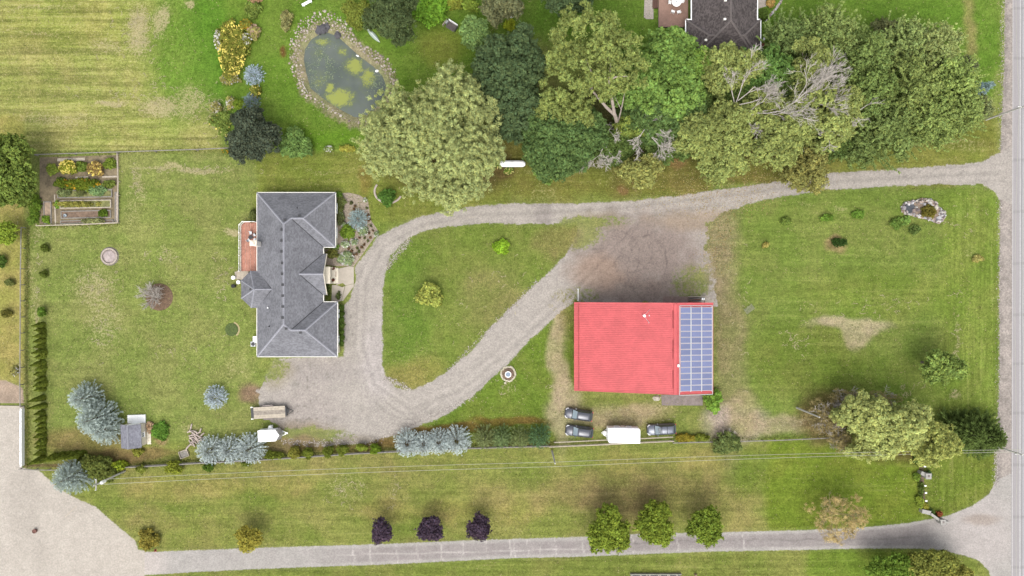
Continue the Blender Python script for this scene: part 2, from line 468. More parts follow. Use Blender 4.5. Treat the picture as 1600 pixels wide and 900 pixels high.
def lawn_attrs(px, py):
    """grass colour and (dryness, E-W mowing, N-S mowing) at photo-plan coordinates"""
    s = px.shape
    wx = (fbm(px / 46, py / 46, 3) - .5) * 50; wy = (fbm(px / 46, py / 46, 9) - .5) * 50
    qx = px + wx * .6; qy = py + wy * .6
    col = np.zeros(s + (3,)); col[:] = A(150, 160, 86)
    dry = np.full(s, 0.13); ew = np.full(s, 0.25); ns = np.zeros(s)
    def box(x0, x1, y0, y1, soft=14, warp=True):
        X = qx if warp else px; Y = qy if warp else py
        return sstep(-soft, soft, X - x0) * sstep(-soft, soft, x1 - X) * sstep(-soft, soft, Y - y0) * sstep(-soft, soft, y1 - Y)
    def blob(cx, cy, rx, ry, soft=.45):
        r = np.sqrt(((qx - cx) / rx) ** 2 + ((qy - cy) / ry) ** 2)
        return sstep(1 + soft, 1 - soft, r)
    def paint(m, c, k=1.0):
        m = (m * k)[..., None]; col[:] = col * (1 - m) + np.array(A(*c)) * m
    def setv(arr, m, v): arr[:] = arr * (1 - m) + v * m
    # big zones
    m = box(-400, 345, -400, 236, 6, False); paint(m, (172, 176, 98)); setv(dry, m, .34); setv(ew, m, .95)
    m = blob(290, 60, 62, 120); paint(m, (128, 160, 66)); setv(dry, m, .16); setv(ew, m, .3)
    m = blob(350, 60, 50, 130); paint(m, (108, 152, 52)); setv(dry, m, .02); setv(ew, m, .1)
    m = blob(110, 35, 130, 40); paint(m, (166, 172, 86), .6)
    m = box(352, 800, -200, 238, 10); paint(m, (122, 153, 60)); setv(dry, m, .03); setv(ew, m, .15)
    paint(blob(690, 70, 40, 30), (140, 150, 66), .8)
    paint(blob(500, 215, 60, 18), (118, 158, 50), .8)
    m = box(960, 1565, -300, 150, 22); paint(m, (120, 154, 60)); setv(dry, m, .02); setv(ew, m, .15)
    m = box(1505, 1522, -80, 110, 7); paint(m, (172, 160, 104), .65); setv(dry, m, .14)
    m = blob(880, 10, 110, 60); paint(m, (106, 138, 52)); setv(dry, m, .0)
    m = box(50, 405, 238, 725, 6, False); paint(m, (150, 162, 88)); setv(dry, m, .18); setv(ew, m, .25)
    m = box(-300, 38, 180, 600, 5, False); paint(m, (178, 172, 98)); setv(dry, m, .12); setv(ew, m, .1)
    m = box(400, 800, 236, 345, 8); paint(m, (146, 156, 74)); setv(dry, m, .10); setv(ew, m, .35)
    m = box(740, 1560, 170, 310, 14); paint(m, (140, 142, 70)); setv(dry, m, .14); setv(ew, m, .35)
    paint(box(960, 1300, 230, 300, 12), (132, 124, 68), .6)
    paint(box(1300, 1560, 225, 268, 8), (146, 152, 74))
    m = box(585, 900, 345, 615, 6); paint(m, (138, 154, 74)); setv(dry, m, .10); setv(ew, m, .12)
    paint(blob(640, 470, 38, 90), (120, 150, 62), .7)
    paint(blob(770, 470, 60, 50), (154, 154, 92), .8)
    paint(blob(650, 585, 40, 26), (160, 156, 86), .8)
    paint(blob(870, 372, 34, 26), (160, 150, 96), .8)
    m = box(640, 900, 470, 690, 8); m = m * sstep(-20, 20, (qx - 640) * .85 + (qy - 680)); paint(m, (128, 150, 62)); setv(ew, m, .15)
    m = box(1105, 1565, 290, 690, 8); paint(m, (138, 156, 76)); setv(dry, m, .08); setv(ew, m, .36)
    m = box(1470, 1566, 300, 690, 12); setv(ns, m, .5); setv(ew, m, .05); paint(m, (138, 158, 70), .8)
    paint(blob(1380, 600, 110, 50), (126, 150, 62), .6); paint(blob(1260, 560, 90, 60), (126, 142, 62), .7)
    paint(blob(1370, 460, 130, 40), (138, 156, 70), .7)
    m = box(70, 1440, 690, 870, 8, False); paint(m, (152, 158, 84)); setv(dry, m, .09); setv(ew, m, .35)
    for q in range(26):
        bx = 180 + (q * 211) % 1000; by = 715 + (q * 67) % 120
        paint(blob(bx, by, 46, 20), ((176, 166, 98), (132, 150, 68), (166, 160, 96))[q % 3], .6)
    paint(blob(1000, 770, 190, 38), (158, 150, 92), .85); paint(blob(960, 775, 90, 22), (154, 138, 94), .6)  # brown grass north of the lane maples, their shadow smear painted into it
    paint(blob(1190, 740, 60, 40), (128, 146, 62), .8)
    m = box(1200, 1440, 690, 840, 8); paint(m, (132, 150, 58)); setv(ew, m, .4); setv(dry, m, .04)
    m = box(1445, 1562, 700, 815, 5); paint(m, (132, 148, 64)); setv(ns, m, .5); setv(ew, m, 0.)
    m = box(240, 1560, 862, 1200, 6, False); paint(m, (142, 152, 76)); setv(dry, m, .06); setv(ew, m, .5)
    paint(box(1260, 1440, 856, 960, 8), (126, 150, 58), .8)
    # worn tan strips round the barn
    for cx, cy, rx, ry, c, dv in ((872, 560, 14, 120, (200, 186, 146), .42), (960, 648, 80, 18, (196, 182, 140), .38), (1140, 520, 24, 190, (160, 152, 108), .20),
                                  (1150, 660, 44, 26, (206, 192, 174), .3), (1210, 665, 60, 14, (190, 176, 140), .25), (880, 640, 26, 40, (200, 184, 150), .35), (1125, 400, 22, 70, (164, 152, 116), .2),
                                  (1330, 507, 56, 10, (206, 192, 160), .7), (1340, 520, 20, 18, (200, 186, 150), .5), (885, 455, 16, 60, (150, 148, 84), .1), (1160, 645, 22, 34, (186, 172, 130), .25)):
        m = blob(cx, cy, rx, ry); paint(m, c, .8); setv(dry, m, dv)
    # straw patches
    for cx, cy, rx, ry, dv in ((150, 450, 34, 30, .62), (165, 500, 26, 44, .5), (290, 266, 72, 5, .75), (215, 290, 8, 26, .6), (205, 330, 12, 30, .4), (120, 350, 60, 6, .35), (55, 372, 14, 8, .55),
                               (262, 395, 18, 12, .5), (50, 440, 6, 60, .45), (58, 490, 4, 24, .7), (365, 362, 13, 6, .95), (345, 440, 12, 50, .35), (215, 45, 18, 34, .85), (255, 30, 16, 24, .8), (300, 8, 10, 8, .8),
                               (175, 162, 26, 4, .9), (250, 165, 30, 12, .8), (300, 160, 24, 24, .62), (340, 175, 16, 26, .5), (90, 185, 70, 10, .55), (60, 10, 60, 3, .6), (50, 48, 50, 3, .5), (170, 72, 20, 8, .6),
                               (540, 765, 34, 24, .40), (620, 770, 8, 22, .34), (160, 735, 14, 5, .4), (1260, 480, 70, 14, .22), (1385, 470, 30, 12, .25), (1495, 530, 4, 50, .55), (1420, 520, 30, 12, .22),
                               (1240, 535, 20, 18, .3), (1490, 615, 10, 8, .7), (1415, 610, 14, 10, .4), (1520, 395, 14, 14, .4), (1510, 330, 20, 16, .28), (1250, 658, 66, 3, .62), (1560, 60, 6, 180, .4), (1558, 560, 5, 260, .35),
                               (25, 575, 9, 9, .6), (520, 268, 70, 4, .42), (520, 285, 60, 4, .34), (790, 605, 12, 16, .4), (780, 570, 14, 10, .2), (1310, 322, 14, 5, .6), (1250, 320, 10, 6, .4), (1480, 222, 60, 7, .5), (1500, 232, 40, 8, .4),
                               (960, 270, 30, 20, .3), (370, 575, 22, 18, .4), (1030, 640, 16, 6, .6), (260, 695, 12, 8, .4), (300, 670, 16, 8, .55), (830, 275, 14, 4, .5), (850, 300, 14, 14, .4)):
        setv(dry, blob(cx, cy, rx, ry, .6), dv)
    # bare brown earth circles and mulch, leaf litter under trees
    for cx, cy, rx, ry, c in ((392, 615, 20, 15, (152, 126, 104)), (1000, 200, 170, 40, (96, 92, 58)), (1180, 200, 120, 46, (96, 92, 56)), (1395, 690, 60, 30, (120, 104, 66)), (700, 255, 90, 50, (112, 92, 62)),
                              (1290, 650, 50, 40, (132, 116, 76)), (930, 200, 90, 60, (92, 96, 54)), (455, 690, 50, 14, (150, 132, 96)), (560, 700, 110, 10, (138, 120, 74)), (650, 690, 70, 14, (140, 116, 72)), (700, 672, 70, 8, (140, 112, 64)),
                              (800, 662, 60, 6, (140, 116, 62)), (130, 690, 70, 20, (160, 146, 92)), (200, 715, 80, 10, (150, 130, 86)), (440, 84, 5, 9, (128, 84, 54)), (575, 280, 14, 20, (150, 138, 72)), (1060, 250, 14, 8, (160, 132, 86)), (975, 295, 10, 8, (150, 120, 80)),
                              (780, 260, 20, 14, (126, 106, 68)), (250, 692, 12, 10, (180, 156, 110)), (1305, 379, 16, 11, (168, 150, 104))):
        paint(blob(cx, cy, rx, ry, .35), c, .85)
    paint(sstep(15, 10, -poly_sd(px, py, WATER) + (fbm(px / 5, py / 5, 61) - .5) * 16), (190, 172, 150), .62)   # stony bank
    paint(sstep(3.2, 1.6, line_d(px, py, [(44, 355), (42, 480), (42, 640), (41, 735)])), (106, 104, 66), .7)   # ragged strip by the west fence
    paint(sstep(4, 1, line_d(px, py, [(40, 727), (110, 727)])), (132, 106, 84), .8)
    # curved mower passes
    arcs = np.zeros(s)
    for cx, cy, r0, r1, a0, a1, amt in ((170, 60, 60, 190, -80, 60, .5), (250, 440, 60, 160, 20, 150, .35), (1440, 335, 34, 78, -180, 180, .4), (1465, 580, 40, 90, -40, 70, .55), (675, 215, 130, 170, 60, 140, .3)):
        r = np.hypot(px - cx, py - cy) + wx * .15; an = np.degrees(np.arctan2(py - cy, px - cx))
        m = sstep(r0 - 8, r0 + 8, r) * sstep(r1 + 12, r1 - 12, r) * sstep(a0 - 15, a0 + 15, an) * sstep(a1 + 15, a1 - 15, an)
        arcs += m * amt * .7 * (np.sin(r * .62 + 5 * fbm(px / 30, py / 30, 5)) * .35 + fbm(r / 5, an / 22, 21) - .5)
        ew *= 1 - m * .7
    col *= (1 + arcs * .5)[..., None]
    dry += np.clip(arcs, 0, 1) * .12
    nz = fbm(px / 60, py / 60, 31)
    col *= (0.90 + .2 * nz)[..., None]
    col *= np.array([1.01, .985, 1.02])
    return np.clip(col, 0.004, .8), np.stack([np.clip(dry, 0, 1), np.clip(ew, 0, 1), np.clip(ns, 0, 1)], -1)

def grid_faces(ny, nx):
    i = np.arange(ny * nx).reshape(ny, nx)
    return np.stack([i[:-1, :-1], i[:-1, 1:], i[1:, 1:], i[1:, :-1]], -1).reshape(-1, 4)

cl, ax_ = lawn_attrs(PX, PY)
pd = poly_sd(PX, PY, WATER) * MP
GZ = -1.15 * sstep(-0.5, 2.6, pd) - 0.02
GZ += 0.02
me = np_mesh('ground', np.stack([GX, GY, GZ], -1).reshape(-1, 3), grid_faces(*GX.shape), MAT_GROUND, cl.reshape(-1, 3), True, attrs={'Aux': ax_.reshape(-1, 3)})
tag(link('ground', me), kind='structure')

SHOULDER = [(1571,-120),(1569,100),(1563,230),(1562,300),(1561,600),(1558,700),(1556,760),(1560,915),(1560,1020),(1640,1020),(1640,-120)]
def sheet(name, z, step, sdf, colf, mat, bounds, margin=0.7, weeds=None):
    """flat sheet over the grass where sdf (px, + inside) > -margin"""
    x0, x1, y0, y1 = bounds
    xs = np.arange(x0, x1, step / MP); ys = np.arange(y0, y1, step / MP)
    px, py = np.meshgrid(xs, ys)
    d = sdf(px, py) * MP
    keep = d > -margin
    if z > .006: sh = poly_sd(px, py, SHOULDER) * MP; keep &= ~((d < 0) & (sh > -.1)); d = np.where(sh > -.1, np.maximum(d, 1.6), d)
    fk = keep[:-1, :-1] & keep[:-1, 1:] & keep[1:, 1:] & keep[1:, :-1]
    F = grid_faces(*px.shape)[fk.ravel()][:, ::-1]
    used = np.unique(F); mp = np.full(px.size, -1); mp[used] = np.arange(len(used))
    X = (px.ravel()[used] - 800) * MP; Y = (450 - py.ravel()[used]) * MP
    pxu = px.ravel()[used]; pyu = py.ravel()[used]; du = d.ravel()[used]
    c1, a1 = lawn_attrs(pxu, pyu)
    c2 = colf(pxu, pyu, du)
    ed = np.clip(du / 4 + .5, 0, 1)[:, None].repeat(3, 1)
    if weeds is not None: ed[:, 1] = weeds(pxu, pyu)
    else: ed[:, 1] = 0
    me = np_mesh(name, np.stack([X, Y, np.full(len(X), z)], -1), mp[F], mat, c1, False, attrs={'Aux': a1, 'Col2': c2, 'Edge': ed})
    return tag(link(name, me), kind='structure')

OUTER = [(1600,218),(1580,228),(1556,240),(1536,253),(1440,262),(1300,270),(1220,283),(1150,293),(1060,306),(980,314),(900,318),(800,318),(740,322),(690,331),(650,341),(612,357),(592,368),(580,385),(566,402),(556,416),(556,440),(546,468),(538,476),(537,556),(470,559),(428,560),(416,588),(404,612),(402,640),(440,672),(450,694),(520,696),(580,690),(640,673),(700,646),(745,613),(790,572),(838,522),(880,484),(900,470),(1000,474),(1118,474),(1122,440),(1112,400),(1100,372),(1102,348),(1130,331),(1190,313),(1290,297),(1440,289),(1535,288),(1552,298),(1562,312),(1580,320),(1600,326)]
ISLAND = [(636,373),(665,360),(700,353),(760,349),(850,350),(905,349),(900,372),(884,398),(850,432),(810,469),(775,502),(735,550),(700,580),(668,599),(645,609),(622,607),(604,591),(598,570),(597,500),(600,440),(609,402)]
def drive_sd(px, py):
    d = np.minimum(poly_sd(px, py, OUTER), -poly_sd(px, py, ISLAND))
    yard = sstep(880, 920, px) * sstep(1180, 1120, px) * sstep(330, 350, py)      # the yard frays into the lawn
    lot = sstep(560, 500, px) * sstep(570, 590, py)
    d = d + yard * (fbm(px / 16, py / 16, 55, 5) - .42) * 34 + lot * (fbm(px / 12, py / 12, 56, 5) - .5) * 18 + (fbm(px / 11, py / 11, 57) - .5) * 5
    return d
def soft_blob(px, py, cx, cy, rx, ry, s=.5):
    return sstep(1 + s, 1 - s, np.hypot((px - cx) / rx, (py - cy) / ry) + (fbm(px / 18, py / 18, 5) - .5) * .6)
def drive_col(px, py, d):
    c = np.zeros(px.shape + (3,)); c[:] = A(203, 194, 183)
    def paint(m, q): c[:] = c * (1 - m[:, None]) + np.array(A(*q)) * m[:, None]
    paint(soft_blob(px, py, 1000, 395, 105, 62), (172, 156, 146)); paint(soft_blob(px, py, 1000, 455, 90, 22) * .6, (156, 138, 126))
    paint(soft_blob(px, py, 930, 425, 40, 26) * .7, (186, 160, 140)); paint(soft_blob(px, py, 1110, 345, 90, 16) * .7, (188, 166, 142))
    paint(soft_blob(px, py, 1080, 440, 20, 26) * .5, (158, 146, 100)); paint(soft_blob(px, py, 935, 345, 40, 14) * .6, (166, 150, 122))
    paint(soft_blob(px, py, 500, 580, 60, 20) * .5, (182, 172, 166)); paint(soft_blob(px, py, 480, 640, 50, 40) * .45, (190, 178, 170))
    paint(soft_blob(px, py, 460, 676, 60, 18) * .8, (164, 148, 126)); paint(soft_blob(px, py, 535, 688, 60, 8) * .6, (170, 156, 136)); paint(soft_blob(px, py, 430, 585, 26, 20) * .5, (178, 166, 132))
    paint(soft_blob(px, py, 590, 560, 26, 60) * .5, (214, 204, 200)); paint(soft_blob(px, py, 850, 334, 14, 22) * .6, (168, 158, 152))
    # wheel tracks: two pale wheel ways, greyer middle
    for pts, w in (([(1560, 270), (1300, 284), (1150, 304), (1000, 322), (850, 333), (740, 336), (660, 352), (600, 385), (572, 440), (567, 540), (585, 600), (640, 640), (720, 610), (800, 545), (880, 470), (960, 390)], 5.0),):
        dd = line_d(px, py, pts)
        c *= (1 - .12 * np.exp(-(dd / 2.4) ** 2) + .06 * np.exp(-((dd - 7) / 3) ** 2) - .10 * np.exp(-((dd - 13) / 2.5) ** 2) * sstep(.4, .6, fbm(px / 20, py / 20, 19)))[:, None]
    tr = np.zeros(px.shape)
    for cx, cy, r in ((640, 600, 46), (640, 600, 56), (642, 596, 65), (645, 590, 78), (640, 596, 86)):
        an = np.degrees(np.arctan2(py - cy, px - cx))
        tr += np.exp(-((np.hypot(px - cx, py - cy) - r + (fbm(px / 30, py / 30, r) - .5) * 6) / 1.0) ** 2) * sstep(20, 50, an) * sstep(170, 140, an) * .22
    for cx, cy, r, a0 in ((1000, 410, 42, 0), (985, 392, 34, 60), (1030, 380, 44, -160), (1010, 398, 30, -60), (960, 400, 40, -30), (1040, 420, 60, 170)):
        an = (np.degrees(np.arctan2(py - cy, px - cx)) - a0 + 540) % 360 - 180
        tr += np.exp(-((np.hypot(px - cx, py - cy) - r) / .9) ** 2) * sstep(95, 70, np.abs(an)) * .22
    for pts in ([(960, 385), (975, 372), (985, 358)], [(960, 410), (972, 445), (1000, 452)], [(1015, 350), (1010, 372), (1016, 392)], [(925, 388), (950, 392)]):
        tr += np.exp(-(line_d(px, py, pts) / 1.0) ** 2) * .25
    tr *= sstep(.25, .5, fbm(px / 7, py / 7, 77))
    c *= (1 - tr)[:, None]
    dk = sstep(.62, .72, fbm(px / 5, py / 5, 41)) * soft_blob(px, py, 545, 520, 14, 36) * .3
    dk += sstep(.6, .72, fbm(px / 5, py / 5, 43)) * (soft_blob(px, py, 470, 590, 50, 20) * .28 + soft_blob(px, py, 1450, 270, 90, 7) * .35 + soft_blob(px, py, 470, 660, 60, 40) * .3)
    c *= (1 - dk)[:, None]
    paint(np.exp(-(line_d(px, py, [(655, 356), (680, 347), (710, 341), (750, 338)]) / 1.2) ** 2) * .6 * sstep(.4, .6, fbm(px / 6, py / 6, 12)), (232, 220, 204))
    return c
sheet('driveway', 0.008, 0.25, drive_sd, drive_col, gravel_mat('drive_gravel', 6.0, 0.12, 0.55, mottled=.1), (385, 1592, 205, 712), weeds=lambda x, y: np.clip(0.62 * soft_blob(x, y, 1122, 405, 26, 70, .7) + .9 * soft_blob(x, y, 905, 365, 40, 26) + .55 * soft_blob(x, y, 1075, 445, 30, 34) + .7 * soft_blob(x, y, 425, 575, 26, 22) + .8 * soft_blob(x, y, 480, 682, 70, 16) + .5 * soft_blob(x, y, 900, 462, 40, 18) + .5 * soft_blob(x, y, 950, 345, 50, 9), 0, 1))

LOT = [(-60,634),(38,635),(36,731),(62,736),(93,764),(118,778),(150,792),(172,812),(196,832),(212,846),(216,859),(246,861),(250,897),(225,900),(190,960),(-60,960)]
def lot_col(px, py, d):
    c = np.zeros(px.shape + (3,)); c[:] = A(221, 211, 197)
    c *= (1 - .10 * soft_blob(px, py, 40, 790, 26, 60)[:, None] - .07 * soft_blob(px, py, 65, 870, 12, 30)[:, None] - .06 * soft_blob(px, py, 110, 790, 40, 10)[:, None])
    return c
sheet('gravel_lot', 0.008, 0.3, lambda x, y: poly_sd(x, y, LOT), lot_col, gravel_mat('pale_lot_gravel', 5.0, 0.08, 0.35, mottled=.07), (-70, 260, 630, 965))
TAN = [(-60,588),(8,594),(36,606),(38,633),(-60,633)]
sheet('earth_strip', 0.004, 0.3, lambda x, y: poly_sd(x, y, TAN), lambda px, py, d: np.tile(np.array(A(196, 174, 152)), (len(px), 1)), gravel_mat('tan_earth', 6.0, 0.12, 0.4), (-70, 48, 580, 640))

LANE = [(120,864),(238,862),(300,860),(400,856),(600,850),(740,844),(900,839),(1000,834),(1150,831),(1260,828),(1350,824),(1420,817),(1480,806),(1520,790),(1545,772),(1558,748),(1580,738),(1620,730),(1620,930),(1552,925),(1545,892),(1530,876),(1508,868),(1470,860),(1430,857),(1350,857),(1260,859),(1100,862),(1000,866),(900,870),(800,872),(600,882),(400,889),(300,894),(238,898),(120,900)]
def lane_col(px, py, d):
    c = np.zeros(px.shape + (3,)); c[:] = A(203, 197, 189)
    mid = 880 + (px - 235) * -.0275
    cov = sstep(420, 620, px) * sstep(1490, 1420, px)
    core = sstep(0.3, 0.8, d) * (cov * .9 + .25 * sstep(280, 330, px) * sstep(1490, 1420, px) * sstep(.42, .55, fbm(px / 9, py / 9, 3)))
    c = c * (1 - core[:, None]) + np.array(A(184, 175, 170)) * core[:, None]
    dk = sstep(1150, 1250, px) * core; c = c * (1 - dk[:, None] * .25) + np.array(A(170, 162, 157)) * dk[:, None] * .25
    lt = sstep(275, 240, px)[:, None]; c = c * (1 - lt) + np.array(A(222, 212, 203)) * lt
    crk = np.zeros(px.shape)
    for x in (579, 653, 724, 762, 798, 804, 846, 870, 912, 990, 1060, 1163, 620, 553, 690, 826): crk += np.exp(-((px - x + (fbm(px / 9, py / 9, x) - .5) * 7 - (py - mid) * .1) / .9) ** 2) * (.4 + .6 * vnoise(py / 9, px * 0 + x, 4))
    crk += np.exp(-((py - mid + 4 + (fbm(px / 30, py / 30, 8) - .5) * 4) / .9) ** 2) * sstep(480, 600, px) * sstep(960, 900, px) * .7
    c = c + (np.array(A(228, 220, 212)) - c) * np.clip(crk, 0, .8)[:, None]
    dr = np.exp(-((py - 846 + (px - 1100) * .02 + (fbm(px / 60, py / 60, 8) - .5) * 8) / 1.6) ** 2) * sstep(880, 950, px) * sstep(1480, 1420, px)
    c *= (1 - .22 * dr)[:, None]
    m = soft_blob(px, py, 1530, 835, 50, 60); c = c * (1 - m[:, None]) + np.array(A(214, 205, 198)) * m[:, None]
    m = soft_blob(px, py, 1535, 812, 26, 8) * .6; c = c * (1 - m[:, None]) + np.array(A(184, 166, 150)) * m[:, None]
    return c
sheet('paved_lane', 0.012, 0.25, lambda x, y: poly_sd(x, y, LANE), lane_col, gravel_mat('worn_lane_asphalt', 8.0, 0.1, 0.35, mottled=.1), (226, 1592, 722, 932))

def sh_col(px, py, d):
    c = np.zeros(px.shape + (3,)); c[:] = A(194, 183, 173)
    f = sstep(.45, .6, fbm(px / 4, py / 9, 6)) * sstep(1.0, .3, d)
    return c * (1 - .18 * f)[:, None]
sheet('road_shoulder', 0.004, 0.25, lambda x, y: poly_sd(x, y, SHOULDER), sh_col, gravel_mat('shoulder_gravel', 5.0, 0.16, 0.7), (1548, 1642, -120, 1020))
def road_mat():
    m, t, b = new_mat('road_asphalt')
    pos = t.n('ShaderNodeNewGeometry').outputs['Position']
    sx = t.n('ShaderNodeSeparateXYZ', Vector=pos).outputs[0]
    c = t.mix(1.0, A(198, 195, 195), t.grey(t.ramp(t.noise(t.mapping(pos, (3, .15, 1)), 1.0, 5, .7), .3, .7, .93, 1.06)), 'MULTIPLY')
    c = t.mix(1.0, c, t.grey(t.ramp(t.noise(pos, 5.0, 4, .75), .3, .7, .88, 1.12)), 'MULTIPLY')
    wob = t.math('MULTIPLY', t.math('SUBTRACT', t.noise(t.mapping(pos, (0, .12, 1)), 1.0, 2, .5), .5), .25)
    x = t.math('ADD', sx, wob)
    w = t.ramp(t.math('ABSOLUTE', t.math('SUBTRACT', x, 86.5)), .5, .95, 1, 0)      # worn outer wheel way
    c = t.mix(t.math('MULTIPLY', w, .5), c, A(178, 168, 166))
    sm = t.ramp(t.math('ABSOLUTE', t.math('SUBTRACT', x, 87.6)), .03, .09, .7, 0)      # tarred seam
    c = t.mix(sm, c, A(130, 126, 124))
    cr = t.n('ShaderNodeTexWave', {'bands_direction': 'Y'}, Vector=pos, Scale=0.036, Distortion=1.2, Detail=3.0, Detail_Scale=.6).outputs[1]
    c = t.mix(t.ramp(cr, .985, .999, 0, .35), c, A(150, 146, 144))
    t.set(b.inputs['Base Color'], c); b.inputs['Roughness'].default_value = .85
    return m
mb = MB(); mb.add([(W(1579.5, 1100).x, W(0, 1100).y, .024), (96, W(0, 1100).y, .024), (96, W(0, -200).y, .024), (W(1582.5, -200).x, W(0, -200).y, .024)], [(0, 1, 2, 3)])
o = mb.build('road', road_mat()); tag(o, kind='structure')
mb = MB()
for x in (1580.9, 1592.5):
    mb.add([(W(x, 0).x, W(0, 1100).y, .03), (W(x + 1.0, 0).x, W(0, 1100).y, .03), (W(x + 2.4, 0).x, W(0, -200).y, .03), (W(x + 1.4, 0).x, W(0, -200).y, .03)], [(0, 1, 2, 3)])
o = mb.build('road_marking', plain('worn_road_paint', A(226, 222, 218), .7, .12, 2.0)); tag(o, kind='structure')

# ---------------- pond ----------------
def water_mat():
    m, t, b = new_mat('pond_water')
    pos = t.n('ShaderNodeNewGeometry').outputs['Position']
    al = t.n('ShaderNodeSeparateColor', Color=t.attr('Col').outputs['Color']).outputs[0]
    f = t.math('ADD', t.math('MULTIPLY', t.noise(pos, 1.3, 7, .8), 1.5), t.math('SUBTRACT', t.math('MULTIPLY', al, .72), .45))
    c = t.mix(t.ramp(t.noise(pos, .25, 3, .5), .3, .7), A(106, 116, 108), A(130, 138, 130))
    c = t.mix(t.ramp(f, .36, .62, 0, .6), c, A(124, 136, 100))
    c = t.mix(t.ramp(f, .58, .84, 0, .9), c, A(184, 192, 96))
    t.set(b.inputs['Base Color'], c); b.inputs['Roughness'].default_value = .12
    b.inputs['IOR'].default_value = 1.33
    t.set(b.inputs['Normal'], t.n('ShaderNodeBump', Height=t.noise(pos, 2.0, 3, .5), Strength=.06, Distance=.05))
    return m
xs = np.arange(455, 622, 2.0); ys = np.arange(34, 202, 2.0); px, py = np.meshgrid(xs, ys)
d = poly_sd(px, py, WATER)
keep = d > -8
fk = keep[:-1, :-1] & keep[:-1, 1:] & keep[1:, 1:] & keep[1:, :-1]
F = grid_faces(*px.shape)[fk.ravel()][:, ::-1]; used = np.unique(F); mp = np.full(px.size, -1); mp[used] = np.arange(len(used))
al = np.full(px.shape, .1)
for cx, cy, rx, ry, v in ((503, 64, 12, 6, .75), (553, 103, 14, 13, .95), (575, 122, 11, 14, .95), (530, 152, 22, 14, .98), (515, 138, 8, 8, .8), (535, 80, 10, 8, .55), (500, 125, 14, 16, .4), (495, 80, 12, 8, .4)):
    al = np.maximum(al, v * sstep(1.9, .1, np.hypot((px - cx) / rx, (py - cy) / ry)))
me = np_mesh('pond_water', np.stack([(px.ravel()[used] - 800) * MP, (450 - py.ravel()[used]) * MP, np.full(len(used), -.3)], -1), mp[F], water_mat(), al.ravel()[used][:, None].repeat(3, 1), True)
tag(link('pond_water', me), kind='structure')
# ---------------- main house ----------------
E0 = 2.7; SL = 0.6
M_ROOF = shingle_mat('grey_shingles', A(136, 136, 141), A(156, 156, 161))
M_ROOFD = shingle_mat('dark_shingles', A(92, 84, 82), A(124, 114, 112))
M_CAPR = plain('ridge_shingles', A(186, 186, 194), .85, .12, 4.0)

def roof_mesh(faces, outline, e, mat, th=0.18):
    """faces: lists of (x,y,h above eave); outline at the eave, ccw or cw"""
    mb = MB()
    for f in faces:
        n = (Vector(f[1]) - Vector(f[0])).cross(Vector(f[2]) - Vector(f[0]))
        if n.z < 0: f = f[::-1]
        mb.add([(x, y, e + h) for x, y, h in f], [tuple(range(len(f)))])
    k = len(outline)
    for i in range(k):
        a, b = outline[i], outline[(i + 1) % k]
        mb.add([(a[0], a[1], e), (b[0], b[1], e), (b[0], b[1], e - th), (a[0], a[1], e - th)], [(0, 1, 2, 3)], 1)
    mb.add([(x, y, e - th) for x, y in outline], [tuple(range(k))], 1)
    return mb

def caps(lines, e, parent, mat, name='ridge_cap', w=0.16):
    """a run of cap shingles over each hip and ridge"""
    for a, b in lines:
        mb = MB()
        a = Vector((a[0], a[1], a[2] + e)); b = Vector((b[0], b[1], b[2] + e)); d = (b - a); L = d.length; d.normalize()
        s = d.cross(Vector((0, 0, 1))).normalized(); up = s.cross(d)
        n = max(2, int(L / .3))
        for i in range(n):
            p = a + d * (L * i / n); q = a + d * (L * (i + 1.1) / n)
            u0 = up * .035; u1 = up * .06
            mb.add([p + s * w - up * .05 + u0, p + u1 + up * .03, p - s * w - up * .05 + u0, q + s * w - up * .05, q + u0 + up * .03, q - s * w - up * .05], [(0, 1, 4, 3), (1, 2, 5, 4)])
        mb.build(name, mat, parent)

def gutters(runs, e, parent, mat, w=.12):
    mb = MB()
    for a, b, nx, ny in runs:
        ax, ay = a; bx, by = b
        x0, x1 = sorted((ax, bx)); y0, y1 = sorted((ay, by))
        if nx: x0, x1 = (ax, ax + w) if nx > 0 else (ax - w, ax); x0 += .004 * nx; x1 += .004 * nx
        if ny: y0, y1 = (ay, ay + w) if ny > 0 else (ay - w, ay); y0 += .004 * ny; y1 += .004 * ny
        mb.box(x0, x1, y0, y1, e - .13, e + .012)
    return mb.build('gutter', mat, parent)

def window(parent, x, y, z, w, h, face, frame=M_WHITE):
    """window set 5 cm proud of a wall; face = outward direction 'E','W','N','S'"""
    rz = {'S': 0, 'E': math.pi / 2, 'N': math.pi, 'W': -math.pi / 2}[face]
    f = MB().box(-w / 2, w / 2, -.05, .03, 0, .07).box(-w / 2, w / 2, -.05, .03, h - .07, h).box(-w / 2, -w / 2 + .07, -.048, .03, .07, h - .07).box(w / 2 - .07, w / 2, -.048, .03, .07, h - .07).box(-.025, .025, -.046, .03, .07, h - .07)
    fo = f.build('window', frame, parent, (x, y, z), (0, 0, rz))
    MB().box(-w / 2 + .06, w / 2 - .06, -.012, .01, .06, h - .06).build('pane', M_GLASS, fo)
    MB().box(-w / 2 - .06, w / 2 + .06, -.12, .02, -.07, -.004).build('sill', frame, fo)
    return fo

def roof_vent(parent, p, mat=None, s=.32):
    MB().box(-s / 2, s / 2, -s / 2, s / 2, -.15, .14).box(-s / 2 - .05, s / 2 + .05, -s / 2 - .05, s / 2 + .05, .14, .2).build('roof_vent', mat or M_DARK, parent, p)

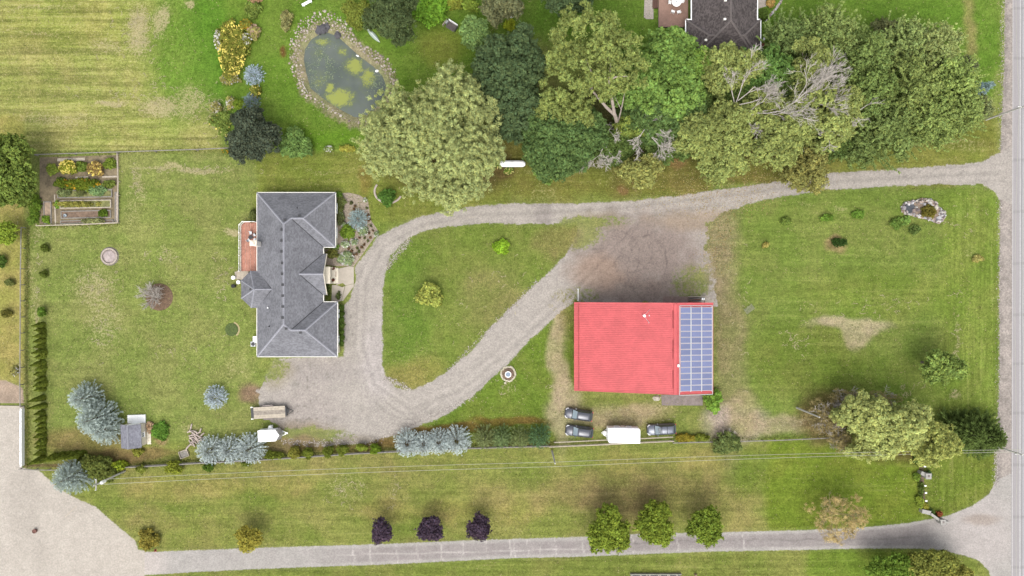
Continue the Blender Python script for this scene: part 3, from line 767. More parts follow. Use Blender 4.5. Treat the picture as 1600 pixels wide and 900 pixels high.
house = thing('farmhouse', 'long single storey house with grey shingled hip roof inside the driveway loop', 'house', (-36.5, 2.2, 0))
hb = Vector((-36.5, 2.2, 0))
def L(p): return tuple((p[0] - hb.x, p[1] - hb.y, *p[2:]))
xW, xE, yN, yS = -42.8, -31.7, 16.0, -11.5
wxN, wxS = -29.67, -29.34; n0, s1 = 6.88, -2.36
rx = (xW + xE) / 2; rd = rx - xW; w2 = (yN - n0) / 2; w3 = (s1 - yS) / 2
S = SL
F = []
nA = (wxN - w2, yN - w2, S * w2); nB = (xE - w2, yN - w2, S * w2); mN = (rx, yN - rd, S * rd); mS = (rx, yS + rd, S * rd)
sA = (wxS - w3, yS + w3, S * w3); sB = (xE - w3, yS + w3, S * w3)
F.append([(xW, yN, 0), (wxN, yN, 0), nA, nB, mN])
F.append([(xW, yN, 0), mN, mS, (xW, yS, 0)])
F.append([mN, nB, (xE, n0, 0), (xE, s1, 0), sB, mS])
F.append([nB, nA, (wxN, n0, 0), (xE, n0, 0)])
F.append([(wxN, yN, 0), (wxN, n0, 0), nA])
F.append([(xW, yS, 0), mS, sB, sA, (wxS, yS, 0)])
F.append([sB, (xE, s1, 0), (wxS, s1, 0), sA])
F.append([(wxS, s1, 0), (wxS, yS, 0), sA])
out = [(xW, yN), (xW, yS), (wxS, yS), (wxS, s1), (xE, s1), (xE, n0), (wxN, n0), (wxN, yN)]
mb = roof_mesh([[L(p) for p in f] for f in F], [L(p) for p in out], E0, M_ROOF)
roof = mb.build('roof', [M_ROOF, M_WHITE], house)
# porch gable (faces east) and octagonal west bay
gy0, gy1, gxf = -1.14, 5.74, -31.15; gm = (gy0 + gy1) / 2; gh = (gy1 - gy0) / 2
mb = MB()
gE = E0 + .01; gp = (gxf, gm, gE + S * gh); gb = (xE - gh + .02, gm, gE + S * gh)
mb.add([L(p) for p in ((gxf, gy1, gE), gp, gb, (xE, gy1, gE))], [(0, 1, 2, 3)][::1]); mb.add([L(p) for p in ((gxf, gy0, gE), (xE, gy0, gE), gb, gp)], [(0, 1, 2, 3)])
mb.build('porch_roof', M_ROOF, house)
mb = MB()
mb.add([L(p) for p in ((gxf - .3, gy0 + .25, E0 - .3), (gxf - .3, gy1 - .25, E0 - .3), (gxf - .3, gm, gE + S * gh - .2))], [(0, 1, 2)])
mb.build('porch_gable', M_CREAM, house)
mb = MB()
for yy, sg in ((gy0, -1), (gy1, 1)):
    a = Vector(L((gxf, yy, gE))); b = Vector(L(gp))
    mb.tube([a + Vector((.03, 0, -.08)), b + Vector((.03, 0, -.08))], .09, 4)
mb.build('barge_board', M_CREAM, house)
oc = [(-43.9, 2.87), (-45.5, 1.29), (-45.47, -1.72), (-43.8, -3.33), (-42.6, -3.33), (-42.6, 2.87)]
ap = (-42.6, -.22, 1.86); rdg = (-39.7, -.22, 1.86)
mb = MB()
o5 = [L((p[0], p[1], E0 + .012)) for p in oc]; apL = L((ap[0], ap[1], E0 + .012 + ap[2])); rdL = L((rdg[0], rdg[1], E0 + ap[2]))
for i in range(3): mb.add([o5[i], o5[i + 1], apL], [(0, 1, 2)])
mb.add([o5[3], o5[4], rdL, apL], [(0, 1, 2, 3)]); mb.add([o5[5], o5[0], apL, rdL], [(0, 1, 2, 3)])
for i in range(5):
    a, b = o5[i], o5[(i + 1) % 6]
    mb.add([a, b, (b[0], b[1], b[2] - .18), (a[0], a[1], a[2] - .18)], [(0, 1, 2, 3)], 1)
bay_roof = mb.build('bay_roof', [M_ROOF, M_WHITE], house)
hips = [((xW, yN, 0), mN), ((xW, yS, 0), mS), (mN, mS), (mN, nB), (nB, nA), (nA, (wxN, yN, 0)), (nA, (wxN, n0, 0)), (mS, sB), (sB, sA), (sA, (wxS, yS, 0)), (sA, (wxS, s1, 0)), (gb[:2] + (S * gh,), gp[:2] + (S * gh,))]
caps([(L(a), L(b)) for a, b in hips], E0 + .02, house, M_CAPR)
caps([(L((*oc[i], 0)), L(ap)) for i in range(4)] + [(L(ap), L(rdg))], E0 + .03, bay_roof, M_CAPR, w=.12)
# metal valley flashing
for a, b in ((nB, (xE, n0, 0)), (sB, (xE, s1, 0)), (gb[:2] + (S * gh,), (xE, gy1, 0)), (gb[:2] + (S * gh,), (xE, gy0, 0)), (rdg, (-42.6, 2.87, 0)), (rdg, (-42.6, -3.33, 0))):
    MB().tube([Vector(L((a[0], a[1], a[2] + E0 + .02))), Vector(L((b[0], b[1], b[2] + E0 + .02)))], .06, 4).build('valley_flashing', M_DARK, house)
gutters([(L((xW, yN)), L((wxN, yN)), 0, 1), (L((wxN, yN)), L((wxN, n0)), 1, 0), (L((xE, n0)), L((wxN, n0)), 0, -1), (L((xE, n0)), L((xE, gy1)), 1, 0), (L((xE, gy0)), L((xE, s1)), 1, 0),
         (L((xE, s1)), L((wxS, s1)), 0, 1), (L((wxS, s1)), L((wxS, yS)), 1, 0), (L((xW, yS)), L((wxS, yS)), 0, -1), (L((xW, yS)), L((xW, -3.33)), -1, 0), (L((xW, 2.87)), L((xW, yN)), -1, 0)], E0, house, M_TRIM, .10)
i = .45
wl = [(xW + i, yN - i), (xW + i, 2.5), (-43.7, 2.5), (-45.1, 1.1), (-45.1, -1.5), (-43.6, -2.95), (xW + i, -2.95), (xW + i, yS + i), (wxS - .25, yS + i), (wxS - .25, s1 - i), (xE - i, s1 - i), (xE - i, n0 + i), (wxN - .25, n0 + i), (wxN - .25, yN - i)]
MB().prism([L(p) for p in wl], 0, E0 - .18).build('wall', M_CREAM, house)
for x, y, w, fc in ((wxN - .25, 13.6, 1.7, 'E'), (wxN - .25, 9.4, 1.7, 'E'), (xE - i, 5.9, .9, 'E'), (wxS - .25, -4.4, 1.4, 'E'), (wxS - .25, -8.9, 1.4, 'E'), (-36, yN - i, 1.6, 'N'), (-40, yN - i, 1.2, 'N'), (xW + i, 13.5, 1.5, 'W'), (xW + i, -6, 1.5, 'W'), (-45.1, -.2, 1.6, 'W')):
    lx, ly = L((x, y)); window(house, lx, ly, .9, w, 1.3, fc)
for x in (-39.4, -34):
    lx, ly = L((x, yS + i))
    g = MB().box(-1.3, 1.3, -.06, .05, 0, 2.15).build('garage_door', M_WHITE, house, (lx, ly, .01))
    for k in range(4): MB().box(-1.22, 1.22, -.085, -.058, .08 + k * .52, .54 + k * .52).build('panel', M_WHITE, g)
lx, ly = L((xE - i, 2.6)); d = MB().box(-.03, .05, -.5, .5, .2, 2.25).build('door', M_BRICK, house, (lx, ly, 0)); MB().tube([(.05, .38, 1.2), (.12, .38, 1.2)], .03, 6).build('handle', M_STEEL, d)
# porch: slab, columns, step
px0, px1, py0, py1 = L((-32.1, 0))[0], L((-30.25, 0))[0], L((0, .75))[1], L((0, 3.55))[1]
MB().box(px0, px1, py0, py1, 0, .34, bev=.03).build('porch_floor', M_CREAM, house)
MB().box(px1, px1 + .42, py0 + .1, py1 - .1, 0, .17, bev=.02).build('porch_step', M_CREAM, house)
for yy in (py0 + .12, py1 - .12):
    MB().box(px1 - .55, px1 - .32, yy - .11, yy + .11, .34, E0 - .1).build('column', M_CREAM, house)
MB().box(px0, px1 - .28, py0 - .02, py1 + .02, E0 - .12, E0 + .06, bev=.03).build('porch_canopy', M_CREAM, house)
MB().box(px0 + .10, px0 + .36, py0 + .55, py1 - .55, E0 + .06, E0 + .09).build('canopy_grille', M_DARK, house)
# chimney, vents
cx, cy = L((-42.45, 7.35))[:2]
ch = MB().box(cx - .5, cx + .5, cy - .38, cy + .38, 0, 5.3).build('chimney', M_TRIM, house)
MB().box(cx - .57, cx + .57, cy - .45, cy + .45, 5.3, 5.46).box(cx - .2, cx + .2, cy - .2, cy + .2, 5.46, 5.7).build('chimney_cap', M_CREAM, ch)
def zroof(x, y): return E0 + S * min(x - xW, yN - y, y - yS, max(xE - x, 0) if not (y > n0 or y < s1) else 99)
for qx, qy in ((441, 359), (441, 376), (441, 393), (442, 411), (442, 428), (443, 445), (443, 462), (443, 479), (443, 496)):
    p = W(qx, qy, 5.7); roof_vent(house, L((p.x, p.y, zroof(p.x, p.y) + .02)))
for qx, qy in ((446, 344), (467, 337), (448, 513), (469, 519.5)):
    p = W(qx, qy, 5.5); z = E0 + S * min(yN - p.y, p.y - yS, p.x - xW); roof_vent(house, L((p.x, p.y, z)))
p = W(392, 452, 4); roof_vent(house, L((p.x, p.y, E0 + 1.3)), s=.26)
for qx, qy, m in ((419, 481, M_WHITE), (421, 510, M_DARK), (465, 325, M_DARK)):
    p = W(qx, qy, 4.3); z = E0 + S * min(p.x - xW, yN - p.y)
    MB().tube([(0, 0, -.1), (0, 0, .45)], .09, 8).build('vent_pipe', m, house, L((p.x, p.y, z)))

# deck and its furniture
M_DECK = plain('red_stained_boards', A(224, 158, 134), .8, .2, .9, bump=.2)
M_DECKW = plain('worn_deck_boards', A(224, 172, 150), .8, .25, 1.5)
dk = thing('deck', 'red stained timber deck with white railing behind the grey roofed house', 'deck', W(391, 386))
dx0, dx1, dy0, dy1 = -1.38, 1.30, -4.15, 4.25
mb = MB(); nb = 19
for k in range(nb):
    xa = dx0 + (dx1 - dx0) * k / nb
    y1 = dy1 if xa > dx0 + .55 else dy1 - .55 + (xa - dx0)
    mb.box(xa, xa + (dx1 - dx0) / nb - .016, dy0, y1, .50, .54, 1 if (k * 7) % 11 < 3 else 0)
tag(mb.build('deck_boards', [M_DECK, M_DECKW], dk), kind='stuff')
MB().box(dx0 + .05, dx1, dy0 + .05, dy1 - .6, 0, .495).build('deck_skirt', M_WOOD, dk)
rail = [(dx0, dy0), (dx0, dy1 - .55), (dx0 + .55, dy1), (dx1, dy1)]
rl = MB()
for a, b in zip(rail[:-1], rail[1:]):
    for z in (.66, 1.45): rl.tube([(*a, z), (*b, z)], .045, 4)
rl.build('rail', M_WHITE, dk)
for a, b in zip(rail[:-1], rail[1:]):
    a = Vector(a); b = Vector(b); n = max(1, int((b - a).length / 1.3))
    for k in range(n):
        q = a.lerp(b, k / n); MB().box(q.x - .06, q.x + .06, q.y - .06, q.y + .06, 0, 1.52).build('post', M_WHITE, dk)
bl = MB()
for a, b in zip(rail[:-1], rail[1:]):
    a = Vector(a); b = Vector(b); n = int((b - a).length / .16)
    for k in range(1, n): q = a.lerp(b, k / n); bl.box(q.x - .018, q.x + .018, q.y - .018, q.y + .018, .66, 1.42)
tag(bl.build('baluster', M_WHITE, dk), kind='stuff')
ld = thing('deck_landing', 'beige timber landing with steps between the red deck and octagonal bay', 'landing', W(380, 430))
for k in range(8): MB().box(-1.0, 1.0, -.75 + k * .19, -.57 + k * .19, .26, .30).build('board', M_WOODP, ld)
MB().box(-.95, .95, -.7, .7, 0, .255).build('step_frame', M_WOOD, ld)
MB().box(-1.4, -1.02, -.6, .6, 0, .14).build('step', M_WOODP, ld)
tb = thing('patio_table', 'round black patio table with grey chairs round it on the red deck', 'table', W(394, 371, .54))
MB().lathe([(.02, .70), (.30, .70), (.36, .72), (.36, .74), (.12, .75), (.10, .74)], 18).build('tabletop', M_DARK, tb)
MB().lathe([(.24, 0), (.22, .04), (.05, .08), (.05, .70)], 10).build('pedestal', M_DARK, tb)
for k, (ax, ay, rz) in enumerate(((.55, .42, -.9), (-.45, -.5, 2.3), (.6, -.4, 3.9), (-.1, .72, .1))):
    c = thing('patio_chair', ['pale grey deck chair right of the round black table', 'pale grey deck chair lower left of the round black table', 'pale grey deck chair beside the cream chimney', 'pale grey deck chair above the round black table'][k], 'chair', W(394, 371, .54) + Vector((ax, ay, 0)), rz, 'chairs on the red deck')
    MB().box(-.23, .23, -.23, .23, .40, .45, bev=.02).build('seat', M_STEEL, c)
    MB().box(-.23, .23, .21, .26, .45, .92, bev=.02).build('backrest', M_STEEL, c)
    for sx in (-.2, .2):
        for sy in (-.2, .2): MB().tube([(sx, sy, 0), (sx, sy, .40)], .022, 5).build('leg', M_DARK, c)
for qx, qy, m, lb, h in ((367.5, 434, M_WHITE, 'white bin standing by the landing at the octagonal bay', .9), (367, 447, M_BLACK, 'black bin standing below the white one at the octagonal bay', .8), (374.5, 441, M_WHITE, 'white cooler box against the octagonal bay wall', .6)):
    b = thing('bin', lb, 'bin', W(qx, qy)); MB().lathe([(.24, 0), (.30, h * .9), (.30, h)], 12).build('body', m, b); MB().lathe([(.33, h), (.33, h + .05), (.05, h + .1)], 12).build('lid', m, b)
ac = thing('air_conditioner', 'grey air conditioning unit on the lower west wall of the house', 'air conditioner', W(398, 537)); MB().box(-.42, .42, -.42, .42, 0, .8, bev=.04).build('case', M_STEEL, ac); MB().lathe([(.34, .802), (.34, .83), (.06, .83), (.04, .86)], 16).build('fan_guard', M_DARK, ac)
bx = thing('utility_cabinet', 'white cabinet against the lower west wall of the house', 'cabinet', W(401, 530)); MB().box(-.35, .3, -.5, .5, 0, .7, bev=.03).build('case', M_WHITE, bx); MB().box(-.38, .33, -.53, .53, .7, .74).build('lid', M_WHITE, bx)
# entrance paving
fan = [((519,416),(528,420),(546,416),(553,417),(553,443),(540,446),(536,442),(526,445)), ((540,446.5),(553,443.5),(553,447),(536,470),(534,470)), ((519,445),(526,445.5),(535,449),(539,447),(533.5,470),(527,472),(518,472))]
ew_ = bpy.data.objects.new('entrance_path', None); COL.objects.link(ew_); tag(ew_, kind='structure')
for pl in fan: MB().prism([W(*p)[:2] for p in pl], 0, .09).build('slab', M_CONC, ew_)
for k, (qx, qy) in enumerate(((521.5, 419.5), (521.5, 437.5))):
    pt = thing('planter', ['terracotta planter with brown plant at upper end of the porch step', 'terracotta planter with brown plant at lower end of the porch step'][k], 'planter', W(qx, qy, .09) )
    MB().lathe([(.16, 0), (.26, .36), (.28, .38), (.22, .38), (.20, .33)], 12).build('pot', M_BRICK, pt)
    mb = MB()
    for q in range(40):
        an = random.random() * 6.28; r = random.random() * .3; z = .38 + random.random() * .3
        mb.add([(r * math.cos(an), r * math.sin(an), z), (r * math.cos(an) + .12, r * math.sin(an) + .02, z + .03), (r * math.cos(an) + .05, r * math.sin(an) + .12, z - .03)], [(0, 1, 2)])
    mb.build('plant', plain('russet_leaves' + str(k), A(140, 90, 74), .9, .3, 6), pt)
dm = MB().box(-.3, .3, -.45, .45, 0, .03).build('doormat', M_BRICK, None, W(522.5, 428.5, .18)); tag(dm, 'brown doormat at the foot of the cream porch', 'doormat')

# ---------------- barn ----------------
M_RED = plain('red_metal_roofing', A(240, 110, 112), .5, .09, .5, spec=.3)
M_REDW = plain('red_metal_siding', A(190, 60, 64), .5, .08, .5)
bx0, bx1, by0, by1 = 10.35, 32.65, -17.05, -2.45
rgx = 26.2; zl, zr, zt = 3.5, 6.6, 7.9
barn = thing('barn', 'large barn with bright red ribbed metal roof and solar panels', 'barn', ((bx0 + bx1) / 2, (by0 + by1) / 2, 0))
bc = Vector(((bx0 + bx1) / 2, (by0 + by1) / 2, 0))
def slope(name, xa, za, xb, zb, gap=0.0):
    """ribbed sheets laid from eave (xa) to ridge (xb), one part per 0.9 m sheet"""
    L_ = by1 - by0; n = 16; wd = L_ / n
    for s_ in range(n):
        mb = MB(); prof = []
        for r_ in range(3):
            y = r_ * wd / 3
            prof += [(y, 0), (y + wd / 3 - .13, 0), (y + wd / 3 - .09, .03), (y + wd / 3 - .03, .03)]
        prof.append((wd - .001, 0))
        for k in range(len(prof) - 1):
            (ya, ha), (yb, hb_) = prof[k], prof[k + 1]
            mb.add([(xa, ya, za + ha), (xb, ya, zb + ha), (xb, yb, zb + hb_), (xa, yb, za + hb_)], [(0, 1, 2, 3)] if xb < xa else [(3, 2, 1, 0)])
        mb.build(name, M_RED, barn, (-bc.x, by0 + s_ * wd - bc.y, 0))
# the long slope is laid in two lengths, lapping at the seam
xm = W(976, 0, 5.7).x; zm = zl + (zt - zl) * (xm - bx0) / (rgx - bx0)
slope('roof_sheet', bx0, zl, xm, zm)
slope('roof_sheet', xm - .12, zm + .03 - .12 * (zt - zl) / (rgx - bx0), rgx, zt + .03)
slope('roof_sheet', bx1, zr, rgx, zt + .03)
mb = MB()
ins = .3
sec = [(bx0 + ins, 0), (bx1 - ins, 0), (bx1 - ins, zr - .08), (rgx, zt - .12), (bx0 + ins, zl - .06)]
mb.add([(x - bc.x, by0 + ins - bc.y, z) for x, z in sec] + [(x - bc.x, by1 - ins - bc.y, z) for x, z in sec], [(0, 1, 2, 3, 4), (9, 8, 7, 6, 5)] + [((k + 1) % 5, k, 5 + k, 5 + (k + 1) % 5) for k in range(5)])
mb.build('wall', M_REDW, barn)
mb = MB()
for ye in (by0 - .02, by1 + .02):
    for (xa, za), (xb, zb) in (((bx0, zl), (rgx, zt)), ((rgx, zt), (bx1, zr))):
        a = Vector((xa - bc.x, ye - bc.y, za - .06)); b = Vector((xb - bc.x, ye - bc.y, zb - .06))
        mb.add([a + Vector((0, -.06, .12)), a + Vector((0, .06, .12)), b + Vector((0, .06, .14)), b + Vector((0, -.06, .14)), a + Vector((0, -.06, -.1)), a + Vector((0, .06, -.1)), b + Vector((0, .06, -.1)), b + Vector((0, -.06, -.1))], [(0, 3, 2, 1), (4, 5, 6, 7), (0, 4, 7, 3), (1, 2, 6, 5), (0, 1, 5, 4), (3, 7, 6, 2)])
mb.build('verge_trim', M_RED, barn)
mb = MB(); mb.box(rgx - bc.x - .3, rgx - bc.x + .3, by0 - bc.y, by1 - bc.y, zt - .02, zt + .1, bev=.09); mb.build('ridge_cap', M_RED, barn)
mb = MB()
for qa, qb in ((485, 513), (531, 560), (578, 607)):
    ya = W(0, qa, zt).y - bc.y; yb = W(0, qb, zt).y - bc.y; mb.box(rgx - bc.x - .42, rgx - bc.x - .34, yb, ya, zt - .05, zt + .03)
mb.build('ridge_vent', plain('dark_red_vent', A(150, 30, 36), .6, .1), barn)
xs_ = W(904, 0, 3.7).x; zs_ = zl + (zt - zl) * (xs_ - bx0) / (rgx - bx0)
MB().box(xs_ - bc.x - .04, xs_ - bc.x + .04, by0 - bc.y + .15, by1 - bc.y - .15, zs_ + .01, zs_ + .13).build('snow_guard', M_REDW, barn)
MB().box(-.25, .25, -.09, .09, 0, 3.2, bev=.02).build('meter_cabinet', M_CONCG, barn, (W(922, 470).x - bc.x + .4, by1 - .2 - bc.y + .06, 0))
for k in range(3):
    d = MB().box(-1.5, 1.5, -.05, .05, 0, 2.9).build('barn_door', M_REDW, barn, (-7 + k * 4.6, by1 - ins - bc.y + .06, .01))
    for z in (.1, 1.5, 2.7): MB().box(-1.48, 1.48, .052, .08, z, z + .12).build('door_rail', M_WHITE, d)
# solar array: frame with 42 panels, each a sub-part
sa = bpy.data.objects.new('solar_array', None); COL.objects.link(sa); sa.parent = barn
ang = -math.atan2(zt - zr, bx1 - rgx)
def zslope(x): return zt - (zt - zr) * (x - rgx) / (bx1 - rgx)
ax0 = W(1062.5, 0, 7.8).x; ax1 = W(1113, 0, 6.9).x; ay0 = W(0, 611, 7.3).y; ay1 = W(0, 480, 7.3).y
M_CELL, t, b = new_mat('solar_cells')
oi = t.n('ShaderNodeObjectInfo').outputs['Random']; pos = t.n('ShaderNodeTexCoord').outputs['Object']
br = t.n('ShaderNodeTexBrick', {'offset': 0.0}, Vector=pos, Color1=A(134, 142, 184), Color2=A(142, 150, 192), Mortar=A(162, 170, 206), Scale=1.0, Mortar_Size=.008, Brick_Width=.165, Row_Height=.165)
t.set(b.inputs['Base Color'], t.mix(1.0, br.outputs[0], t.grey(t.math('ADD', .88, t.math('MULTIPLY', oi, .2))), 'MULTIPLY'))
b.inputs['Roughness'].default_value = .3; b.inputs['Specular IOR Level'].default_value = .4
pw = (ax1 - ax0) / 3; ph = (ay1 - ay0) / 14
fw, fl_ = pw / math.cos(ang) / 2 - .03, ph / 2 - .025
m = MB()
m.box(-fw + .05, fw - .05, -fl_ + .05, fl_ - .05, .0, .035, 1)
for q in ((-fw, fw, -fl_, -fl_ + .052), (-fw, fw, fl_ - .052, fl_)): m.box(*q, -.01, .05, 0)
for q in ((-fw, -fw + .052, -fl_ + .052, fl_ - .052), (fw - .052, fw, -fl_ + .052, fl_ - .052)): m.box(*q, -.01, .048, 0)
M_FRAME = plain('panel_frame', (.40, .40, .40), .45, .04)
pm = m.mesh('solar_panel', [M_FRAME, M_CELL])
for c_ in range(3):
    for r_ in range(14):
        x = ax0 + (c_ + .5) * pw; y = ay0 + (r_ + .5) * ph
        link('solar_panel', pm, sa, (x - bc.x, y - bc.y, zslope(x) + .17), (0, -ang, 0))
mb = MB()
for x in (ax0 + .12, ax0 + pw, ax0 + 2 * pw, ax1 - .12):
    mb.box(x - bc.x - .05, x - bc.x + .05, ay0 - bc.y - .1, ay1 - bc.y + .1, zslope(x) + .04, zslope(x) + .155)
mb.build('mounting_rail', M_FRAME, sa)
mb = MB()
for qy in (ay0 - .62, ay1 + .25):
    mb.tube([(ax0 - bc.x - .05, qy - bc.y, zslope(ax0) + .1), (ax1 - bc.x + .05, qy - bc.y, zslope(ax1) + .1)], .05, 5)
mb.tube([(ax0 - bc.x - .1, ay0 - .6 - bc.y, zslope(ax0) + .1), (ax0 - bc.x - .1, ay1 + .25 - bc.y, zslope(ax0) + .1)], .05, 5)
mb.tube([(ax1 - bc.x + .08, ay0 - .6 - bc.y, zslope(ax1) + .1), (ax1 - bc.x + .08, ay1 + .25 - bc.y, zslope(ax1) + .1)], .05, 5)
mb.build('conduit', M_FRAME, sa)
MB().box(-.14, .14, -.2, .2, 0, .3).build('junction_box', M_WHITE, sa, (ax0 - bc.x - .3, W(0, 571, 7.5).y - bc.y, zslope(ax0) + .06))
# antenna on the long slope
p = W(1005, 493, 7.0); zb = zl + (zt - zl) * (p.x - bx0) / (rgx - bx0)
an_ = MB().tube([(0, 0, 0), (0, 0, 1.6)], .05, 6).build('antenna', M_WHITE, barn, (p.x - bc.x, p.y - bc.y, zb))
MB().lathe([(.02, 1.5), (.20, 1.55), (.23, 1.62), (.17, 1.68), (.03, 1.70)], 14).build('dish', M_WHITE, an_)
for ex, ey in ((1.1, 1.0), (1.0, -1.2)):
    MB().tube([(0, 0, 1.2), (ex, ey, .3)], .035, 5).build('brace', M_STEEL, an_)
    MB().box(ex - .08, ex + .08, ey - .08, ey + .08, .18, .30).build('brace_foot', M_STEEL, an_)
MB().box(.95, 1.07, -.12, .12, .2, .34).build('cable_box', M_STEEL, an_)
# things round the barn
fp = thing('gate_rail', 'thin white rail standing out from the upper left corner of the red barn', 'rail', W(902.5, 472))
MB().tube([(0, .2, 1.0), (0, 2.3, 1.0)], .06, 6).build('rail', M_WHITE, fp); MB().tube([(0, 2.2, 0), (0, 2.2, 1.1)], .06, 6).build('post', M_WHITE, fp); MB().tube([(0, .3, 0), (0, .3, 1.0)], .06, 6).build('post', M_WHITE, fp)
pad = MB().prism([W(1033, 617)[:2], W(1098, 617)[:2], W(1098, 633.5)[:2], W(1034, 633.5)[:2]], .0, .05).build('concrete_pad', M_CONCG); tag(pad, kind='structure')
apron = MB().prism([W(1036, 463)[:2], W(1092, 463)[:2], W(1092, 476)[:2], W(1036, 476)[:2]], .0, .04).build('door_apron', plain('stained_concrete', A(166, 144, 134), .9, .2, 1.3)); tag(apron, kind='structure')
bn = thing('lumber_rack', 'low white edged rack holding dark scrap beside upper barn wall', 'rack', W(1089, 468))
MB().box(-1.6, 1.4, .45, .55, 0, .5).box(1.3, 1.42, -.8, .45, 0, .5).build('frame', M_WOODP, bn)
for k in range(7): MB().box(-1.5 + k * .02, .55 + (k % 3) * .2, -.6 + k * .14, -.5 + k * .14, .02, .12 + (k % 4) * .07, rz=(k - 3) * .05).build('scrap_board', [M_DARK, M_BRICK, M_WOODG][k % 3], bn)
for k in range(2): MB().box(.72 + k * .3, .92 + k * .3, -.1, .3, .02, .42).build('block', M_WHITE, bn)
tr_ = thing('tarp_bundle', 'crumpled pale tarpaulin lying beside the concrete pad below the barn', 'tarpaulin', W(1026.5, 622))
m = MB(); n = 14
for k in range(n):
    an = k / n * 6.28; r = .38 + .2 * random.random(); m.v.append((r * 1.5 * math.cos(an), r * math.sin(an), .02)); 
for k in range(n):
    an = k / n * 6.28; r = .2 + .12 * random.random(); m.v.append((r * 1.5 * math.cos(an), r * math.sin(an), .22 + .15 * random.random()))
m.v.append((0, 0, .3))
for k in range(n): m.f += [(k, (k + 1) % n, n + (k + 1) % n, n + k), (n + k, n + (k + 1) % n, 2 * n)]; m.m += [0, 0]
m.build('sheet', plain('pale_tarpaulin', A(226, 218, 200), .7, .15), tr_)
pal = thing('pallet', 'grey green weathered pallet lying alone in the grass right of the barn', 'pallet', W(1170.5, 483), .62)
for k in range(6): MB().box(-.85, .85, -.48 + k * .165, -.36 + k * .165, .09, .12).build('slat', plain('mossy_timber', A(164, 168, 128), .9, .2) if k == 0 else bpy.data.materials['mossy_timber'], pal)
for x in (-.78, 0, .7): MB().box(x, x + .09, -.48, .6, 0, .088).build('bearer', bpy.data.materials['mossy_timber'], pal)

# ---------------- neighbour's house ----------------
def hip(x0, x1, y0, y1, e, sl, ns):
    """hip roof over a rectangle, ridge N-S or E-W; returns faces, outline, hips"""
    if ns:
        r = (x1 - x0) / 2; a = ((x0 + x1) / 2, y0 + r, sl * r); b = ((x0 + x1) / 2, y1 - r, sl * r)
        F = [[(x0, y0, 0), (x1, y0, 0), a], [(x1, y0, 0), (x1, y1, 0), b, a], [(x1, y1, 0), (x0, y1, 0), b], [(x0, y1, 0), (x0, y0, 0), a, b]]
    else:
        r = (y1 - y0) / 2; a = (x0 + r, (y0 + y1) / 2, sl * r); b = (x1 - r, (y0 + y1) / 2, sl * r)
        F = [[(x0, y0, 0), (x1, y0, 0), b, a], [(x1, y0, 0), (x1, y1, 0), b], [(x1, y1, 0), (x0, y1, 0), a, b], [(x0, y1, 0), (x0, y0, 0), a]]
    o = [(x0, y0), (x1, y0), (x1, y1), (x0, y1)]
    h = [(a, b)] + ([((x0, y0, 0), a), ((x1, y0, 0), a), ((x1, y1, 0), b), ((x0, y1, 0), b)] if ns else [((x0, y0, 0), a), ((x0, y1, 0), a), ((x1, y0, 0), b), ((x1, y1, 0), b)])
    return F, o, h
nbx = W(1132, 20, 3).x; nby = W(0, 20, 3).y
nh = thing('neighbour_house', 'dark brown shingled house with white gutters at the top edge behind trees', 'house', (nbx, nby, 0))
def Ln(q): return tuple((q[0] - nbx, q[1] - nby, *q[2:]))
ez = 3.0
def Q(x, y): v = W(x, y, ez); return v.x, v.y
for nm, (xa, ya), (xb, yb), ns, e_, s_ in (('roof', Q(1081, 95), Q(1183, -110), True, ez + .01, .62), ('wing_roof', Q(1072, 93), Q(1188, 31), False, ez, .6), ('bay_roof', Q(1120, 46.5), Q(1182.5, 11), False, ez + .015, .55)):
    F, o, h = hip(xa, xb, ya, yb, e_, s_, ns)
    ro = roof_mesh([[Ln(p) for p in f] for f in F], [Ln(p) for p in o], e_, M_ROOFD).build(nm, [M_ROOFD, M_WHITE], nh)
    caps([(Ln(a), Ln(b)) for a, b in h], e_ + .02, ro, plain('brown_ridge_shingles', A(138, 128, 124), .85, .12) if nm == 'roof' else bpy.data.materials['brown_ridge_shingles'])
    (x0, y0), (x1, y1) = Ln(o[0]), Ln(o[2])
    gutters([((x0, y0), (x0, y1), -1, 0), ((x1, y0), (x1, y1), 1, 0), ((x0, y0), (x1, y0), 0, -1), ((x0, y1), (x1, y1), 0, 1)], e_, ro, M_WHITE, .15)
    MB().box(x0 + .5, x1 - .5, y0 + .5, y1 - .5, 0, e_ - .19).build('wall', M_TRIM, nh)
for qx, qy in ((1131, 4), (1130, 33), (1105, 60)):
    p = W(qx, qy, 6.5); MB().box(-.2, .2, -.15, .15, 0, .25).build('roof_vent', M_TRIM, nh, (p.x - nbx, p.y - nby, 7.2 if qy < 40 else 5.6))
xw, yw = Ln((W(1081, 0, ez).x + .5, W(0, 15).y)); window(nh, xw, yw, .9, 1.8, 1.4, 'W'); window(nh, Ln((W(1072, 0, ez).x + .5, 0))[0], Ln((0, W(0, 60).y))[1], .9, 1.5, 1.3, 'W'); window(nh, Ln((W(1188, 0, ez).x - .5, 0))[0], Ln((0, W(0, 60).y))[1], .9, 1.5, 1.3, 'E')
M_DECKN = plain('pink_brown_boards', A(190, 152, 134), .8, .14, .8)
nd = thing('neighbour_deck', 'pinkish brown timber deck beside the dark roofed house at top edge', 'deck', W(1050, 10))
mb = MB(); xa = W(1028, 0).x - W(1050, 0).x; xb = W(1074, 0).x - W(1050, 0).x; ya = W(0, 44).y - W(0, 10).y; yb = W(0, -30).y - W(0, 10).y
for k in range(34): mb.box(xa + (xb - xa) * k / 34, xa + (xb - xa) * (k + 1) / 34 - .014, ya, yb, .55, .59)
